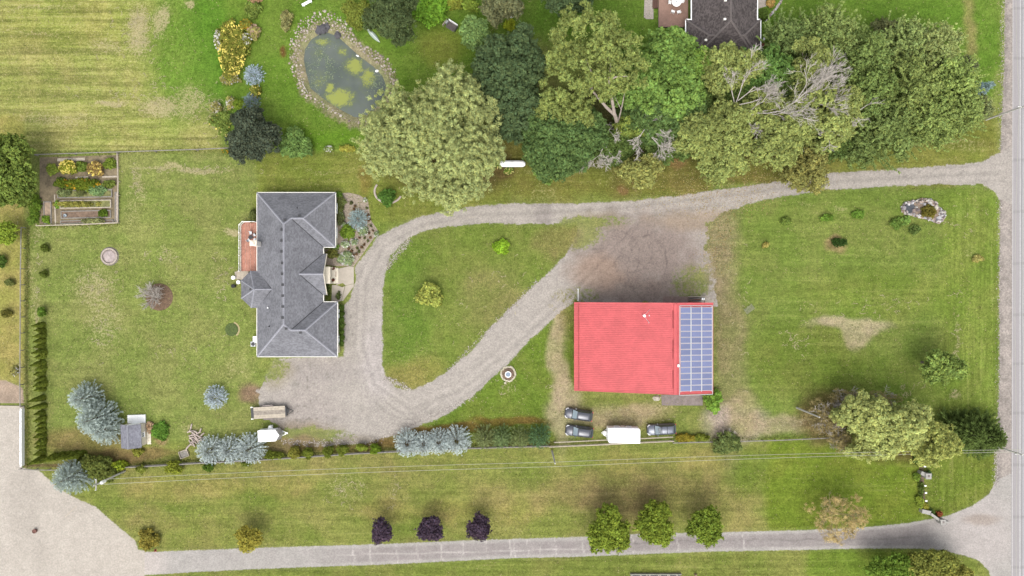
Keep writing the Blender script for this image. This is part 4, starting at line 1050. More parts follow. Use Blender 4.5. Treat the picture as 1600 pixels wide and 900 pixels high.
tag(mb.build('deck_boards', M_DECKN, nd), kind='stuff'); MB().box(xa + .05, xb - .05, ya + .05, yb - .05, 0, .545).build('deck_skirt', M_WOODG, nd)
for k in range(3): MB().box(xa - .35 - .3 * k, xa - .08 - .3 * k, .2 - .6, 4, 0, .42 - .13 * k).build('step', plain('brown_stain', A(126, 92, 78), .8, .1) if k == 0 else bpy.data.materials['brown_stain'], nd)
npth = MB().prism([W(1006, 27)[:2], W(1008, -40)[:2], W(1021, -40)[:2], W(1021, 30)[:2], W(1010, 30)[:2]], 0, .06).build('side_path', plain('pale_paving', A(212, 200, 186), .9, .14, 2.2)); tag(npth, kind='structure')
npt2 = MB().prism([W(1180, -40)[:2], W(1196, -40)[:2], W(1197, 10)[:2], W(1184, 14)[:2], W(1180, 10)[:2]], 0, .05).build('front_path', bpy.data.materials['pale_paving']); tag(npt2, kind='structure')
npt = thing('garden_table', 'round white garden table with a grey centre on the pinkish brown deck', 'table', W(1055.5, 6, .59))
MB().lathe([(.02, .70), (.74, .70), (.78, .72), (.78, .74), (.02, .75)], 20).build('tabletop', M_WHITE, npt); MB().lathe([(.16, .752), (.16, .80), (.1, .83)], 12).build('centrepiece', M_STEEL, npt); MB().lathe([(.3, 0), (.06, .1), (.06, .7)], 10).build('pedestal', M_WHITE, npt)
wh = ['left of', 'upper left of', 'above', 'right of', 'lower right of', 'lower left of']
for k, (dx, dy) in enumerate(((-1.05, .1), (-.7, .8), (.35, 1.0), (1.0, .25), (.45, -1.55), (-.55, -1.5))):
    c = thing('garden_chair', f'white garden chair {wh[k]} the round white table on the deck', 'chair', W(1055.5, 6, .59) + Vector((dx, dy, 0)), math.atan2(dy, dx) - math.pi / 2, 'white chairs on the neighbour deck')
    MB().box(-.27, .27, -.25, .25, .38, .44, bev=.03).build('seat', M_WHITE, c); MB().box(-.27, .27, .22, .29, .44, .95, bev=.02).build('backrest', M_WHITE, c)
    for sx in (-.29, .25): MB().box(sx, sx + .05, -.22, .22, .6, .65).build('armrest', M_WHITE, c)
    for sx in (-.24, .24):
        for sy in (-.22, .22): MB().tube([(sx, sy, 0), (sx, sy, .38)], .025, 5).build('leg', M_WHITE, c)

# ---------------- garden shed ----------------
sx0, sy0, sx1, sy1 = W(187.5, 0, 2.1).x, W(0, 700, 2.1).y, W(221.5, 0, 2.1).x, W(0, 663, 2.1).y
sc = Vector(((sx0 + sx1) / 2, (sy0 + sy1) / 2, 0))
sh = thing('garden_shed', 'small shed with grey shingled gable roof beside the blue spruces', 'shed', sc, .03)
hw, hl = (sx1 - sx0) / 2 - .12, (sy1 - sy0) / 2
MB().add([(x, y, z) for y in (-hl + .2, hl - .2) for x, z in ((-hw + .15, 0), (hw - .15, 0), (hw - .15, 2.1), (0, 3.0), (-hw + .15, 2.1))], [(0, 1, 2, 3, 4), (9, 8, 7, 6, 5)] + [((k + 1) % 5, k, 5 + k, 5 + (k + 1) % 5) for k in range(5)]).build('wall', M_CREAM, sh)
mb = MB()
for s_ in (-1, 1):
    a = [(0, -hl, 3.08), (0, hl, 3.08), (s_ * hw, hl, 2.06), (s_ * hw, -hl, 2.06)]
    mb.add(a + [(x, y, z - .1) for x, y, z in a], [(0, 1, 2, 3), (7, 6, 5, 4), (3, 2, 6, 7), (0, 3, 7, 4), (1, 5, 6, 2)])
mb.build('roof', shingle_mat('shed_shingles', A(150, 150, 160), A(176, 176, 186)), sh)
caps([((0, -hl, 0), (0, hl, 0))], 3.09, sh, M_CAPR, w=.12)
MB().box(-hw + .2, hw - .2, hl - .15, hl + 1.25, 0, .28, bev=.02).build('porch', M_WHITE, sh)
for k in range(7): MB().box(-hw + .22 + k * .44, -hw + .62 + k * .44, hl - .12, hl + 1.24, .284, .31).build('porch_board', M_WHITE, sh)
d = MB().box(-.7, .7, -.04, .04, 0, 1.9).build('door', M_WHITE, sh, (0, hl - .17, .1)); MB().tube([(.5, .04, .9), (.5, .1, .9)], .03, 6).build('handle', M_DARK, d)
window(sh, hw - .15, 0, .9, .8, .7, 'E')
MB().box(hw - .1, hw + .55, -hl + .1, hl - .2, 0, .05).build('side_step', M_CREAM, sh)

# neighbour's slab edge wall, bottom building
bw = thing('parking_kerb_wall', 'low white board wall along the right edge of the pale gravel lot', 'wall', W(37.5, 682))
mb = MB(); mb.box(-.11, .11, -4.9, 4.9, 0, .8); mb.build('wall', M_WHITE, bw)
for k in range(5): MB().box(-.2, -.112, -4.8 + k * 2.35, -4.62 + k * 2.35, 0, .9).build('post', M_WOOD, bw)
MB().box(-.15, .15, -4.92, 4.92, .802, .85).build('capping', M_WHITE, bw)
kb = MB().prism([W(-60, 633)[:2], W(38.5, 634)[:2], W(38.5, 637)[:2], W(-60, 636)[:2]], 0, .16).build('kerb', M_CONC); tag(kb, kind='structure')
lsh = thing('lumber_stack', 'long low frame of dark planks with pale battens at the bottom edge', 'lumber stack', W(1035, 897))
MB().box(-5.6, 3.2, .05, .2, .0, .5).build('edge_board', M_WOODG, lsh)
for k in range(22): MB().box(-5.5 + k * .39, -5.17 + k * .39, -2.2, .04, .2, .26 + (k * 5 % 3) * .02, rz=0).build('plank', M_DARK if k % 4 else M_WOODG, lsh)
for x in (-2.8, -.45, 1.1): MB().box(x, x + .1, -2.2, .06, .345, .41, rz=.0).build('batten', M_WOODP, lsh)
po = thing('garden_post', 'short tan post near the end of the low plank frame at bottom edge', 'post', W(1086, 897)); MB().lathe([(.2, 0), (.22, .5), (.16, .7), (.06, .78)], 8).build('stake', plain('tan_stone', A(200, 176, 140), .9, .2), po)
# ---------------- vehicles ----------------
M_PAINT = plain('dark_grey_car_paint', (.07, .072, .085), .3, .04, 1.0, metal=.35, coat=.6)
M_PAINT2 = plain('silver_grey_car_paint', (.115, .125, .15), .3, .04, 1.0, metal=.35, coat=.6)
M_PAINTW = plain('trailer_white_paint', (.80, .80, .80), .35, .03)
M_CGLASS = plain('car_glass', (.05, .065, .075), .08, .05, spec=.7)
M_SCREEN = plain('windscreen_glass', (.16, .20, .22), .1, .05, spec=.7)
M_LAMP = plain('clear_lamp', (.65, .65, .66), .15, .03)
M_TAIL = plain('red_lamp', (.35, .02, .02), .2, .03)

def wheel(parent, x, y, r=.34, w=.22):
    o = bpy.data.objects.new('wheel', None); COL.objects.link(o); o.parent = parent; o.location = (x, y, r); o.rotation_euler = (math.pi / 2, 0, 0)
    MB().lathe([(r * .62, -w / 2), (r * .94, -w / 2), (r, -w * .35), (r, w * .35), (r * .94, w / 2), (r * .62, w / 2)], 18, closed_top=False).build('tyre', M_BLACK, o, smooth=True)
    m = MB().lathe([(r * .64, -w * .4), (r * .6, -w * .1), (.07, -w * .12), (.07, w * .12), (r * .6, w * .1), (r * .64, w * .4)], 18)
    for k in range(5):
        a = k / 5 * 6.283; m.tube([(.05 * math.cos(a), .05 * math.sin(a), w * .3), (r * .6 * math.cos(a), r * .6 * math.sin(a), w * .3)], .03, 4)
    m.build('rim', M_STEEL, o)

def car(label, qx, qy, rz, paint, Lc=4.75, Wc=1.86, suv=True):
    """front towards -x"""
    c = thing('parked_car', label, 'car', W(qx, qy), rz, 'cars parked on the grass below the barn')
    hx = Lc / 2; hy = Wc / 2; ht = 1.66 if suv else 1.48
    rings = []
    for x, w, zt, zc in ((-hx, .60, .62, .5), (-hx + .10, .80, .80, .68), (-hx + .35, .93, .92, .80), (-hx + 1.0, .985, 1.00, .88), (-hx + 1.45, 1.0, 1.03, .92), (-.2, 1.0, 1.04, .95), (hx - 1.0, 1.0, 1.05, .96), (hx - .35, .97, 1.05, .95), (hx - .06, .88, 1.0, .86), (hx, .78, .9, .75)):
        y = hy * w
        rings.append([(x, -y * .93, .24), (x, -y, .42), (x, -y, zc - .18), (x, -y * .95, zc), (x, -y * .84, zt), (x, 0, zt + .035), (x, y * .84, zt), (x, y * .95, zc), (x, y, zc - .18), (x, y, .42), (x, y * .93, .24)])
    MB().loft(rings).build('body', paint, c, smooth=True)
    fx, rf, rb, bx = -hx + 1.28, -hx + 2.05, hx - .55, hx - .12      # screen foot, roof front, roof back, tailgate foot
    wb, wt = hy * .86, hy * .70; zb = 1.03
    g = MB()
    g.add([(fx, -wb, zb), (fx, wb, zb), (rf, wt, ht - .03), (rf, -wt, ht - .03)], [(0, 1, 2, 3)]); g.build('windscreen', M_SCREEN, c)
    MB().add([(bx, -wb, zb), (bx, wb, zb), (rb, wt, ht - .05), (rb, -wt, ht - .05)], [(3, 2, 1, 0)]).build('rear_window', M_CGLASS, c)
    for s in (-1, 1):
        MB().add([(fx, s * wb, zb), (bx, s * wb, zb), (rb, s * wt, ht - .05), (rf, s * wt, ht - .03)], [(0, 1, 2, 3) if s < 0 else (3, 2, 1, 0)]).build('side_window', M_CGLASS, c)
        MB().tube([(fx - .02, s * wb, zb), (rf, s * (wt + .01), ht - .02)], .04, 5).build('pillar', M_BLACK, c)
        MB().tube([(rf + .05, s * (wt - .02), ht + .02), (rf + .2, s * (wt - .02), ht + .07), (rb - .25, s * (wt - .02), ht + .05), (rb - .1, s * (wt - .02), ht)], .028, 5).build('roof_rail', M_BLACK, c)
        MB().loft([[(fx + .42, s * (hy * .9), 1.0), (fx + .55, s * (hy * .9), 1.0), (fx + .55, s * (hy * .9), 1.15), (fx + .42, s * (hy * .9), 1.15)], [(fx + .40, s * (hy * 1.13), 1.02), (fx + .53, s * (hy * 1.13), 1.02), (fx + .53, s * (hy * 1.13), 1.17), (fx + .40, s * (hy * 1.13), 1.17)]]).build('mirror', paint, c)
        MB().loft([[(-hx + .03, s * hy * .58, .66), (-hx + .02, s * hy * .58, .80), (-hx + .20, s * hy * .60, .88), (-hx + .2, s * hy * .6, .7)], [(-hx + .24, s * hy * .92, .68), (-hx + .26, s * hy * .9, .82), (-hx + .58, s * hy * .93, .93), (-hx + .58, s * hy * .96, .74)]]).build('headlight', M_LAMP, c)
        MB().box(hx - .11, hx + .012, s * hy * .78 - .12, s * hy * .78 + .12, .78, .98).build('tail_light', M_TAIL, c)
        for x in (-hx + .9, hx - .9): wheel(c, x, s * (hy - .12))
    rr = []
    for x, w, z in ((rf - .02, wt * .98, ht - .03), (rf + .3, wt, ht + .02), ((rf + rb) / 2, wt, ht + .04), (rb - .3, wt, ht + .01), (rb + .06, wt * .97, ht - .06)):
        rr.append([(x, -w, z - .05), (x, -w * .93, z), (x, 0, z + .025), (x, w * .93, z), (x, w, z - .05)])
    MB().loft(rr).build('roof', paint, c, smooth=True)
    if not suv or paint is M_PAINT2:
        for x in (-.15, .75): MB().box(x, x + .07, -wt, wt, ht + .05, ht + .10).build('roof_bar', M_BLACK, c)
        MB().box(-.7, -.25, -.42, .42, ht + .045, ht + .06, bev=.01).build('sunroof', M_CGLASS, c)
    MB().box(-hx + .0, -hx + .06, -.42, .42, .5, .66).build('grille', M_BLACK, c)
    MB().box(-hx + 1.18, -hx + 1.3, -hy * .8, hy * .8, 1.02, 1.062).build('wiper_cowl', M_BLACK, c)
    return c
car('dark grey estate car tilted on worn grass, uppermost of the two on the left', 903.5, 646.5, R(-9), M_PAINT)
car('dark grey estate car just below the other, left of the white camper', 904.5, 672.5, R(-6.5), M_PAINT)
car('bluish grey car with roof bars parked right of the white camper', 1032, 669.5, R(3), M_PAINT2, 4.9, 1.9)

# white caravan
cv = thing('camper_trailer', 'large white camper trailer between the parked cars and the fence', 'trailer', W(974.5, 679.5, 0) + Vector((-.3, .4, 0)), R(-1))
rg = []
for y, ins_, z in ((0, .12, .5), (0, 0, .8), (0, 0, 2.2), (0, .06, 2.45), (0, .3, 2.6)):
    rg.append([(-2.75 + ins_, -.9 + ins_ * .5, z), (-2.45 + ins_, -1.35 + ins_, z), (2.75 - ins_, -1.35 + ins_, z), (2.75 - ins_, .95 - ins_ * .5, z), (2.45 - ins_ * .5, 1.3 - ins_, z), (-2.75 + ins_, 1.3 - ins_, z)])
MB().loft(rg).build('body', M_PAINTW, cv)
for x, w, d in ((-.6, .5, .5), (1.2, .4, .4)): MB().box(x - w / 2, x + w / 2, -d / 2, d / 2, 2.6, 2.72, bev=.04).build('roof_vent', M_WHITE, cv)
MB().box(-1.9, 2.2, -1.12, -1.06, 2.55, 2.63).build('roof_seam', M_STEEL, cv)
MB().tube([(-2.0, 1.32, 2.3), (2.3, 1.32, 2.3)], .05, 5).build('awning_roller', M_STEEL, cv)
for x in (-1.1, .9): window(cv, x, 1.29, 1.3, .9, .6, 'N')
d = MB().box(-.33, .33, 0, .04, .55, 2.1).build('door', M_WHITE, cv, (0, 1.295, 0)); MB().box(.2, .28, .04, .08, 1.2, 1.3).build('handle', M_DARK, d)
for s in (-1.2, 1.15): wheel(cv, .25, s, .33); wheel(cv, 1.0, s, .33)
MB().tube([(-2.7, -.7, .5), (-3.55, 0, .5)], .05, 5).tube([(-2.7, .7, .5), (-3.55, 0, .5)], .05, 5).box(-3.3, -2.8, -.35, .35, .5, .95, bev=.08).build('hitch', M_WHITE, cv)
MB().tube([(-3.5, 0, 0), (-3.5, 0, .5)], .04, 6).build('jack', M_STEEL, cv)

# small white box trailer
bt = thing('box_trailer', 'small white enclosed trailer with pointed nose below the flatbed', 'trailer', W(426, 677), R(3))
p5 = [(-1.75, -.95), (1.15, -.95), (1.8, 0), (1.15, .95), (-1.75, .95)]
MB().prism(p5, .45, 2.0).build('body', M_PAINTW, bt)
MB().prism([(x * 1.012, y * 1.012) for x, y in p5], 2.002, 2.06).build('roof', M_PAINTW, bt)
MB().add([(1.17, .9, 1.9), (1.78, .03, 1.9), (2.1, .06, .5), (1.45, 1.0, .5)], [(0, 1, 2, 3)]).add([(1.78, -.03, 1.9), (1.17, -.9, 1.9), (1.45, -1.0, .5), (2.1, -.06, .5)], [(0, 1, 2, 3)]).build('stone_guard', M_STEEL, bt)
for s in (-1.05, 1.05): wheel(bt, -.1, s, .3); MB().box(-.5, .3, s - .15 , s + .15, .62, .7).build('mudguard', M_WHITE, bt)
MB().tube([(1.4, .6, .45), (2.75, .0, .45)], .045, 5).tube([(1.4, -.6, .45), (2.75, .0, .45)], .045, 5).box(2.3, 2.75, -.14, .14, .42, .6).build('hitch', M_WHITE, bt)
MB().tube([(2.5, .1, 0), (2.5, .1, .8)], .04, 6).build('jack', M_STEEL, bt)
MB().box(-.35, .15, 1.0, 1.45, .0, .85, bev=.05).build('side_box', M_WHITE, bt)
# flatbed wagon
fw_ = thing('flatbed_wagon', 'flatbed wagon with long pale plank bed at the gravel edge', 'wagon', W(423.5, 643), R(3.2))
MB().box(-2.75, 2.75, -1.0, 1.0, .62, .76).build('bed_frame', M_DARK, fw_)
for k in range(6): MB().box(-2.7 + (k % 3) * .01, 2.7 - (k % 2) * .02, -.99 + k * .332, -.675 + k * .332, .765, .81 + (k % 2) * .006).build('board', M_WOODP if k not in (2, 3) else M_WOOD, fw_)
for s in (-1.15, 1.15):
    for x in (-.65, .15): wheel(fw_, x, s, .32)
    MB().box(-1.15, .65, s - .14, s + .14, .68, .74, bev=.03).build('mudguard', M_CONCG, fw_)
MB().box(2.76, 2.95, -.75, .75, .35, .9).box(2.95, 3.25, -.3, .3, .5, .62).build('headboard', M_DARK, fw_)
MB().tube([(2.9, .6, .5), (4.0, 0, .45)], .05, 5).tube([(2.9, -.6, .5), (4.0, 0, .45)], .05, 5).build('hitch', M_DARK, fw_)
for s in (-1.0, 1.0):
    MB().tube([(-2.8, s, .7), (-3.1, s, .55)], .06, 5).box(-3.2, -3.05, s - .1, s + .1, .5, .7).build('tail_lamp_bracket', M_WHITE, fw_)
MB().box(-3.2, -2.76, -.8, .8, .6, .66).build('ramp', M_DARK, fw_)

# propane tank
pt = thing('propane_tank', 'long white propane tank lying beside the pale green willow tree', 'tank', W(800.5, 257), R(0))
M_ = MB(); rgs = []
for x, r in ((-2.25, .03), (-2.22, .22), (-2.1, .40), (-1.9, .52), (-1.6, .57), (1.6, .57), (1.9, .52), (2.1, .40), (2.22, .22), (2.25, .03)):
    rgs.append([(x, r * math.cos(k / 16 * 6.2832), .8 + r * math.sin(k / 16 * 6.2832)) for k in range(16)])
M_.loft(rgs).build('shell', M_PAINTW, pt, smooth=True)
MB().lathe([(.2, 1.34), (.2, 1.52), (.14, 1.56)], 12).build('valve_dome', M_WHITE, pt)
for x in (-1.3, 1.3): MB().box(x - .12, x + .12, -.45, .45, 0, .34).build('cradle', M_CONCG, pt)

# round fountain bed
fb = thing('bird_bath', 'round stone ring with white water basin in the grass below the drive', 'bird bath', W(794, 584))
M_PALEST = plain('pale_edging_stone', A(238, 228, 200), .9, .16, 5)
st = MB().box(-.2, .2, -.16, .16, 0, .24, bev=.08).mesh('stone', M_PALEST)
for k in range(26):
    a_ = k / 26 * 6.283; rr_ = 1.22 + random.uniform(-.06, .06)
    link('stone', st, fb, (rr_ * math.cos(a_), rr_ * math.sin(a_), 0), (0, 0, a_ + math.pi / 2 + random.uniform(-.3, .3)), (random.uniform(.75, 1.1), random.uniform(.8, 1.1), random.uniform(.7, 1.1)))
link('stone', st, fb, (-.5, -1.55, 0), (0, 0, .5))
MB().lathe([(1.1, 0), (1.08, .06), (.02, .09)], 20).build('soil', M_SOIL, fb)
MB().lathe([(.26, .06), (.14, .14), (.12, .75), (.3, .86), (.52, .98), (.54, 1.02), (.48, 1.02), (.36, .94), (.02, .92)], 22).build('basin', M_WHITE, fb, smooth=True)
MB().lathe([(.42, .97), (.41, .985), (.02, .986)], 20).build('water', plain('basin_water', A(150, 168, 190), .1, .05), fb)
# fire pit
fpit = thing('fire_pit', 'round pale stone fire pit full of ash in the left lawn', 'fire pit', W(171.5, 400.5))
st2 = MB().box(-.19, .19, -.13, .13, 0, .30, bev=.06).mesh('stone', plain('pale_block', A(220, 204, 190), .9, .12, 5))
for k in range(24):
    a_ = k / 24 * 6.283; link('stone', st2, fpit, (1.3 * math.cos(a_), 1.3 * math.sin(a_), 0), (0, 0, a_ + math.pi / 2 + random.uniform(-.1, .1)), (1, 1, random.uniform(.85, 1.1)))
MB().lathe([(1.18, 0), (1.16, .06), (.7, .12), (.02, .16)], 22).build('ash', plain('wood_ash', A(212, 196, 190), .95, .22, 1.6, bump=.3), fpit, smooth=True)
MB().lathe([(1.62, 0), (1.56, .03), (1.2, .05)], 28, closed_top=False).build('gravel_ring', plain('grey_gravel_ring', A(150, 146, 130), .95, .25, 3), fpit)
# mulch ring beneath the bare shrub, round shrub dent
mr = MB().lathe([(2.35, 0), (2.2, .05), (1.0, .10), (.02, .13)], 24).build('mulch_bed', plain('brown_mulch', A(134, 108, 86), .95, .3, 3, bump=.5), None, W(249, 464)); tag(mr, kind='structure')
pb = thing('paving_dish', 'sunken round grassy ring with a straw crescent near the house', 'tree ring', W(362, 515)); MB().lathe([(1.15, 0), (1.1, .06), (.95, .08), (.02, .03)], 20).build('turf', plain('dark_turf', A(98, 116, 60), .95, .3, 4), pb)
cr_ = MB()
for k in range(9):
    a0 = -.9 + k * .24; a1 = a0 + .25
    cr_.add([(1.16 * math.cos(a0), 1.16 * math.sin(a0), .03), (1.42 * math.cos(a0), 1.42 * math.sin(a0), .01), (1.42 * math.cos(a1), 1.42 * math.sin(a1), .01), (1.16 * math.cos(a1), 1.16 * math.sin(a1), .03)], [(0, 1, 2, 3)])
cr_.build('straw_edge', plain('straw', A(206, 190, 140), .95, .2, 5), pb)
# pond side things
bch = thing('pond_bench', 'white plank bench on the grass above the pond', 'bench', W(480.5, 6), R(28))
for k in range(3): MB().box(-.9, .9, -.24 + k * .165, -.09 + k * .165, .42, .47).build('slat', M_WHITE, bch)
for x in (-.7, .62): MB().box(x, x + .08, -.22, .22, 0, .415).build('leg', M_WHITE, bch)
cn = thing('canoe', 'pale mint green canoe lying upside down on grass beside pond', 'canoe', W(583.5, 55.5), R(-47))
rg = []
for k in range(11):
    u = -1 + k / 5; w = .40 * (1 - abs(u) ** 2.2) + .015; z = .34 * (1 - .25 * u * u)
    rg.append([(u * 1.7, -w, .04 + .06 * u * u), (u * 1.7, -w * .8, z * .65), (u * 1.7, -.03, z), (u * 1.7, .03, z), (u * 1.7, w * .8, z * .65), (u * 1.7, w, .04 + .06 * u * u)])
MB().loft(rg).build('hull', plain('mint_hull', A(206, 222, 206), .4, .06), cn, smooth=True); MB().tube([(-1.65, 0, .29), (0, 0, .36), (1.65, 0, .29)], .025, 5).build('keel', M_WHITE, cn)
gs = thing('cold_frame', 'dark slatted garden seat with white rail back near pond trees', 'garden seat', W(705.5, 42.5), R(-33))
for k in range(6): MB().box(-.82, .82, -.62 + k * .2, -.45 + k * .2, .40 + k * .01, .44 + k * .01).build('slat', plain('dark_slats', A(120, 110, 108), .85, .2) if k == 0 else bpy.data.materials['dark_slats'], gs)
MB().box(-.9, .9, .60, .70, 0, 1.0).build('back_rail', M_WHITE, gs); MB().box(-1.35, -1.25, -.7, .6, 0, .75).build('side_rail', M_WOODP, gs); MB().box(.9, .98, -.5, .6, 0, .5).build('side_rail', M_DARK, gs)
MB().box(-1.25, -.9, -.1, .5, .0, .5).build('side_panel', M_STEEL, gs)
gn = thing('garden_ornament', 'small white garden ornament beside the grey green tree', 'ornament', W(800.5, 26)); MB().lathe([(.2, 0), (.14, .1), (.1, .5), (.22, .62), (.24, .8), (.1, .95)], 10).build('urn', M_WHITE, gn); MB().lathe([(.16, 0), (.2, .3), (.05, .4)], 10).build('pot', M_WHITE, gn, (-.3, -.25, 0))
rb_ = thing('planter_tub', 'rusty round planter tub standing alone on the pale gravel lot', 'planter', W(56, 829)); MB().lathe([(.30, 0), (.36, .4), (.38, .42), (.32, .42), (.3, .36), (.02, .34)], 14).build('tub', plain('rusty_iron', A(140, 96, 84), .8, .25, 6), rb_)
cn2 = thing('traffic_cone', 'red brown marker cone at the left end of the lower lane', 'cone', W(243, 860)); MB().box(-.22, .22, -.22, .22, 0, .04).build('base', M_BRICK, cn2); MB().lathe([(.17, .04), (.04, .6)], 10).build('cone', plain('faded_red_plastic', A(190, 96, 84), .6, .1), cn2)
pl = thing('timber_plank', 'single pale yellow plank lying flat on the gravel lot', 'plank', W(111, 799), R(43)); MB().box(-1.35, 1.35, -.05, .05, .012, .05).build('plank', M_WOODP, pl)
for nm, qx, qy, lb in (('floating_dock', 589, 111, 'small white float on the pond near the willow'),):
    f = thing('pond_float', lb, 'float', W(qx, qy, -.3), .2); MB().lathe([(.2, -.05), (.27, .02), (.25, .12), (.1, .16)], 10).build('float', M_WHITE, f); f.scale = (1.15, .8, 1)
dkk = thing('duck_decoy', 'white and dark bird decoy floating by the upper pond bank', 'decoy', W(559, 87.5, -.3), -.4)
MB().loft([[(x, r * math.cos(k / 8 * 6.283), .08 + r * .7 * math.sin(k / 8 * 6.283)) for k in range(8)] for x, r in ((-.34, .02), (-.22, .10), (0, .15), (.2, .11), (.32, .03))]).build('body', M_WHITE, dkk, smooth=True); MB().tube([(.22, 0, .1), (.28, 0, .3), (.38, 0, .32)], [.05, .05, .03], 6).build('head', M_DARK, dkk)

# ---------------- stones ----------------
def rock_mesh(name, mat, seed, sub=0):
    import bmesh
    r = random.Random(seed); bm = bmesh.new(); bmesh.ops.create_icosphere(bm, subdivisions=1 + sub, radius=1.0)
    for v in bm.verts: v.co *= r.uniform(.72, 1.12); v.co.z *= .65
    me = bpy.data.meshes.new(name); bm.to_mesh(me); bm.free(); me.materials.append(mat); return me
ROCKS = [rock_mesh('stone', M_STONE, k) for k in range(5)]
ROCKW = [rock_mesh('rock', M_STONEW, 20 + k, 1) for k in range(4)]
pr = thing('pond_edging', 'ring of pale field stones round the pond bank', 'stone edging', W(540, 115))
o0 = W(540, 115)
cand = []
pp = np.array(WATER, float)
rs = random.Random(5)
for k in range(6000):
    x = rs.uniform(446, 630); y = rs.uniform(12, 202); cand.append((x, y))
cx_ = np.array([c[0] for c in cand]); cy_ = np.array([c[1] for c in cand])
dd = -poly_sd(cx_, cy_, WATER)
# width of the stone belt by side: wide on the west and north, thin on the south
an = np.degrees(np.arctan2(cy_ - 115, cx_ - 540))
wd = np.interp(an, [-180, -150, -120, -95, -70, -45, -20, 0, 30, 60, 100, 140, 165, 180], [14, 17, 26, 22, 10, 13, 17, 15, 5, 4, 6, 9, 11, 14])
ok = (dd > -1.2) & (dd < wd * (0.75 + .5 * np.array([rs.random() for _ in cand])))
pts_ = []
for i in np.where(ok)[0]:
    s = rs.uniform(1.0, 2.5) if rs.random() < .8 else rs.uniform(2, 3.2)
    if all((cx_[i] - q[0]) ** 2 + (cy_[i] - q[1]) ** 2 > (s * .8 + q[2] * .8) ** 2 for q in pts_[-700:]): pts_.append((cx_[i], cy_[i], s))
pts_.sort(key=lambda q: -q[2])
stuffv = MB()
for k, (x, y, s) in enumerate(pts_):
    inside = -float(poly_sd(np.array([x]), np.array([y]), WATER)[0]); z = -.25 if inside < .5 else (-.12 if inside < 3 else 0.02)
    p = W(x, y); sc_ = s * MP
    if k < 300: link('stone', ROCKS[k % 5], pr, (p.x - o0.x, p.y - o0.y, z), (rs.uniform(-.3, .3), rs.uniform(-.3, .3), rs.uniform(0, 6)), (sc_ * rs.uniform(.85, 1.25), sc_, sc_ * rs.uniform(.7, 1)))
    else:
        h = [(sc_ * math.cos(q * 1.047 + k) * rs.uniform(.8, 1.1), sc_ * math.sin(q * 1.047 + k) * rs.uniform(.8, 1.1)) for q in range(6)]
        b0 = [(p.x - o0.x + a, p.y - o0.y + b, z - .05) for a, b in h]; t0 = [(p.x - o0.x + a * .6, p.y - o0.y + b * .6, z + sc_ * .6) for a, b in h]
        stuffv.loft([b0, t0])
tag(stuffv.build('small_stones', M_STONE, pr), kind='stuff')
# dark boulders and bank stones at the north end, branch on the bank
for k, (qx, qy, s, lb) in enumerate(((504, 46, .95, 'large dark boulder at the top of the pond'), (511, 42, .7, 'dark angular boulder right of the largest one by the pond'), (528, 55, .62, 'dark rounded boulder on the upper right pond bank'), (498, 50, .55, 'small dark boulder left of the largest at the pond top'), (506, 40, .5, 'grey boulder standing just above the largest at the pond top'))):
    b = link('boulder', rock_mesh('boulder', bpy.data.materials.get('dark_boulder') or plain('dark_boulder', A(104, 102, 106), .85, .25, 3), 60 + k, 1), None, W(qx, qy, -.1), (0, 0, k), (s * 1.15, s, s * .9)); tag(b, lb, 'boulder', 'dark boulders by the pond')
br_ = thing('drift_branch', 'bleached fallen branch lying along the lower left pond bank', 'branch', W(478, 138)); MB().tube([(-.7, 1.2, .2), (-.2, .2, .22), (.4, -.9, .2)], [.05, .07, .03], 5).build('branch', M_DEAD, br_)

# rock garden by the road
rgd = thing('rock_garden', 'island of white and grey rocks with grass tuft in the right lawn', 'rock garden', W(1442, 330)); g0 = W(1442, 330)
outl = [(1407,323),(1413,317),(1424,314),(1431,314),(1437,310),(1450,310),(1457,313),(1463,317),(1466,323),(1472,328),(1477,332),(1477,340),(1468,350),(1460,347),(1448,343),(1437,340),(1424,336),(1412,334),(1408,330)]
MB().prism([(W(*p) - g0)[:2] for p in outl], 0, .1).build('soil', plain('stony_soil', A(176, 156, 136), .95, .25, 3), rgd)
rs = random.Random(11); k = 0
for i in range(len(outl)):
    a_ = Vector(outl[i]); b_ = Vector(outl[(i + 1) % len(outl)]); n = max(1, int((b_ - a_).length / 2.6))
    for q in range(n):
        c_ = a_.lerp(b_, q / n).lerp(Vector((1442, 329)), rs.uniform(.02, .1)); p = W(*c_) - g0; s = rs.uniform(.18, .30)
        link('rock', ROCKW[k % 4], rgd, (p.x, p.y, .12), (rs.random(), rs.random(), rs.random() * 6), (s * 1.2, s, s)); k += 1
for qx, qy, s in ((1411, 326, .45), (1416, 331, .36), (1438, 316, .55), (1433, 317, .4), (1443, 319, .45), (1452, 316, .5), (1448, 314, .42), (1460, 319, .45), (1462, 324, .42), (1456, 320, .36), (1468, 334, .42), (1472, 338, .46), (1466, 341, .42), (1470, 344, .4), (1462, 345, .4), (1458, 343, .34), (1453, 340, .34), (1430, 324, .3), (1432, 328, .34), (1427, 329, .3), (1419, 319, .3), (1424, 317, .34), (1425, 333, .32), (1436, 336, .3), (1444, 340, .3), (1473, 331, .34), (1440, 333, .28)):
    p = W(qx, qy) - g0; link('rock', ROCKW[k % 4], rgd, (p.x, p.y, .22), (rs.random(), rs.random(), rs.random() * 6), (s * 1.15, s, s * .9)); k += 1
MB().lathe([(.95, .1), (.85, .2), (.62, .16), (.02, .14)], 14).build('basin', plain('dark_slate', A(86, 90, 96), .5, .25), rgd, W(1421, 325) - g0)

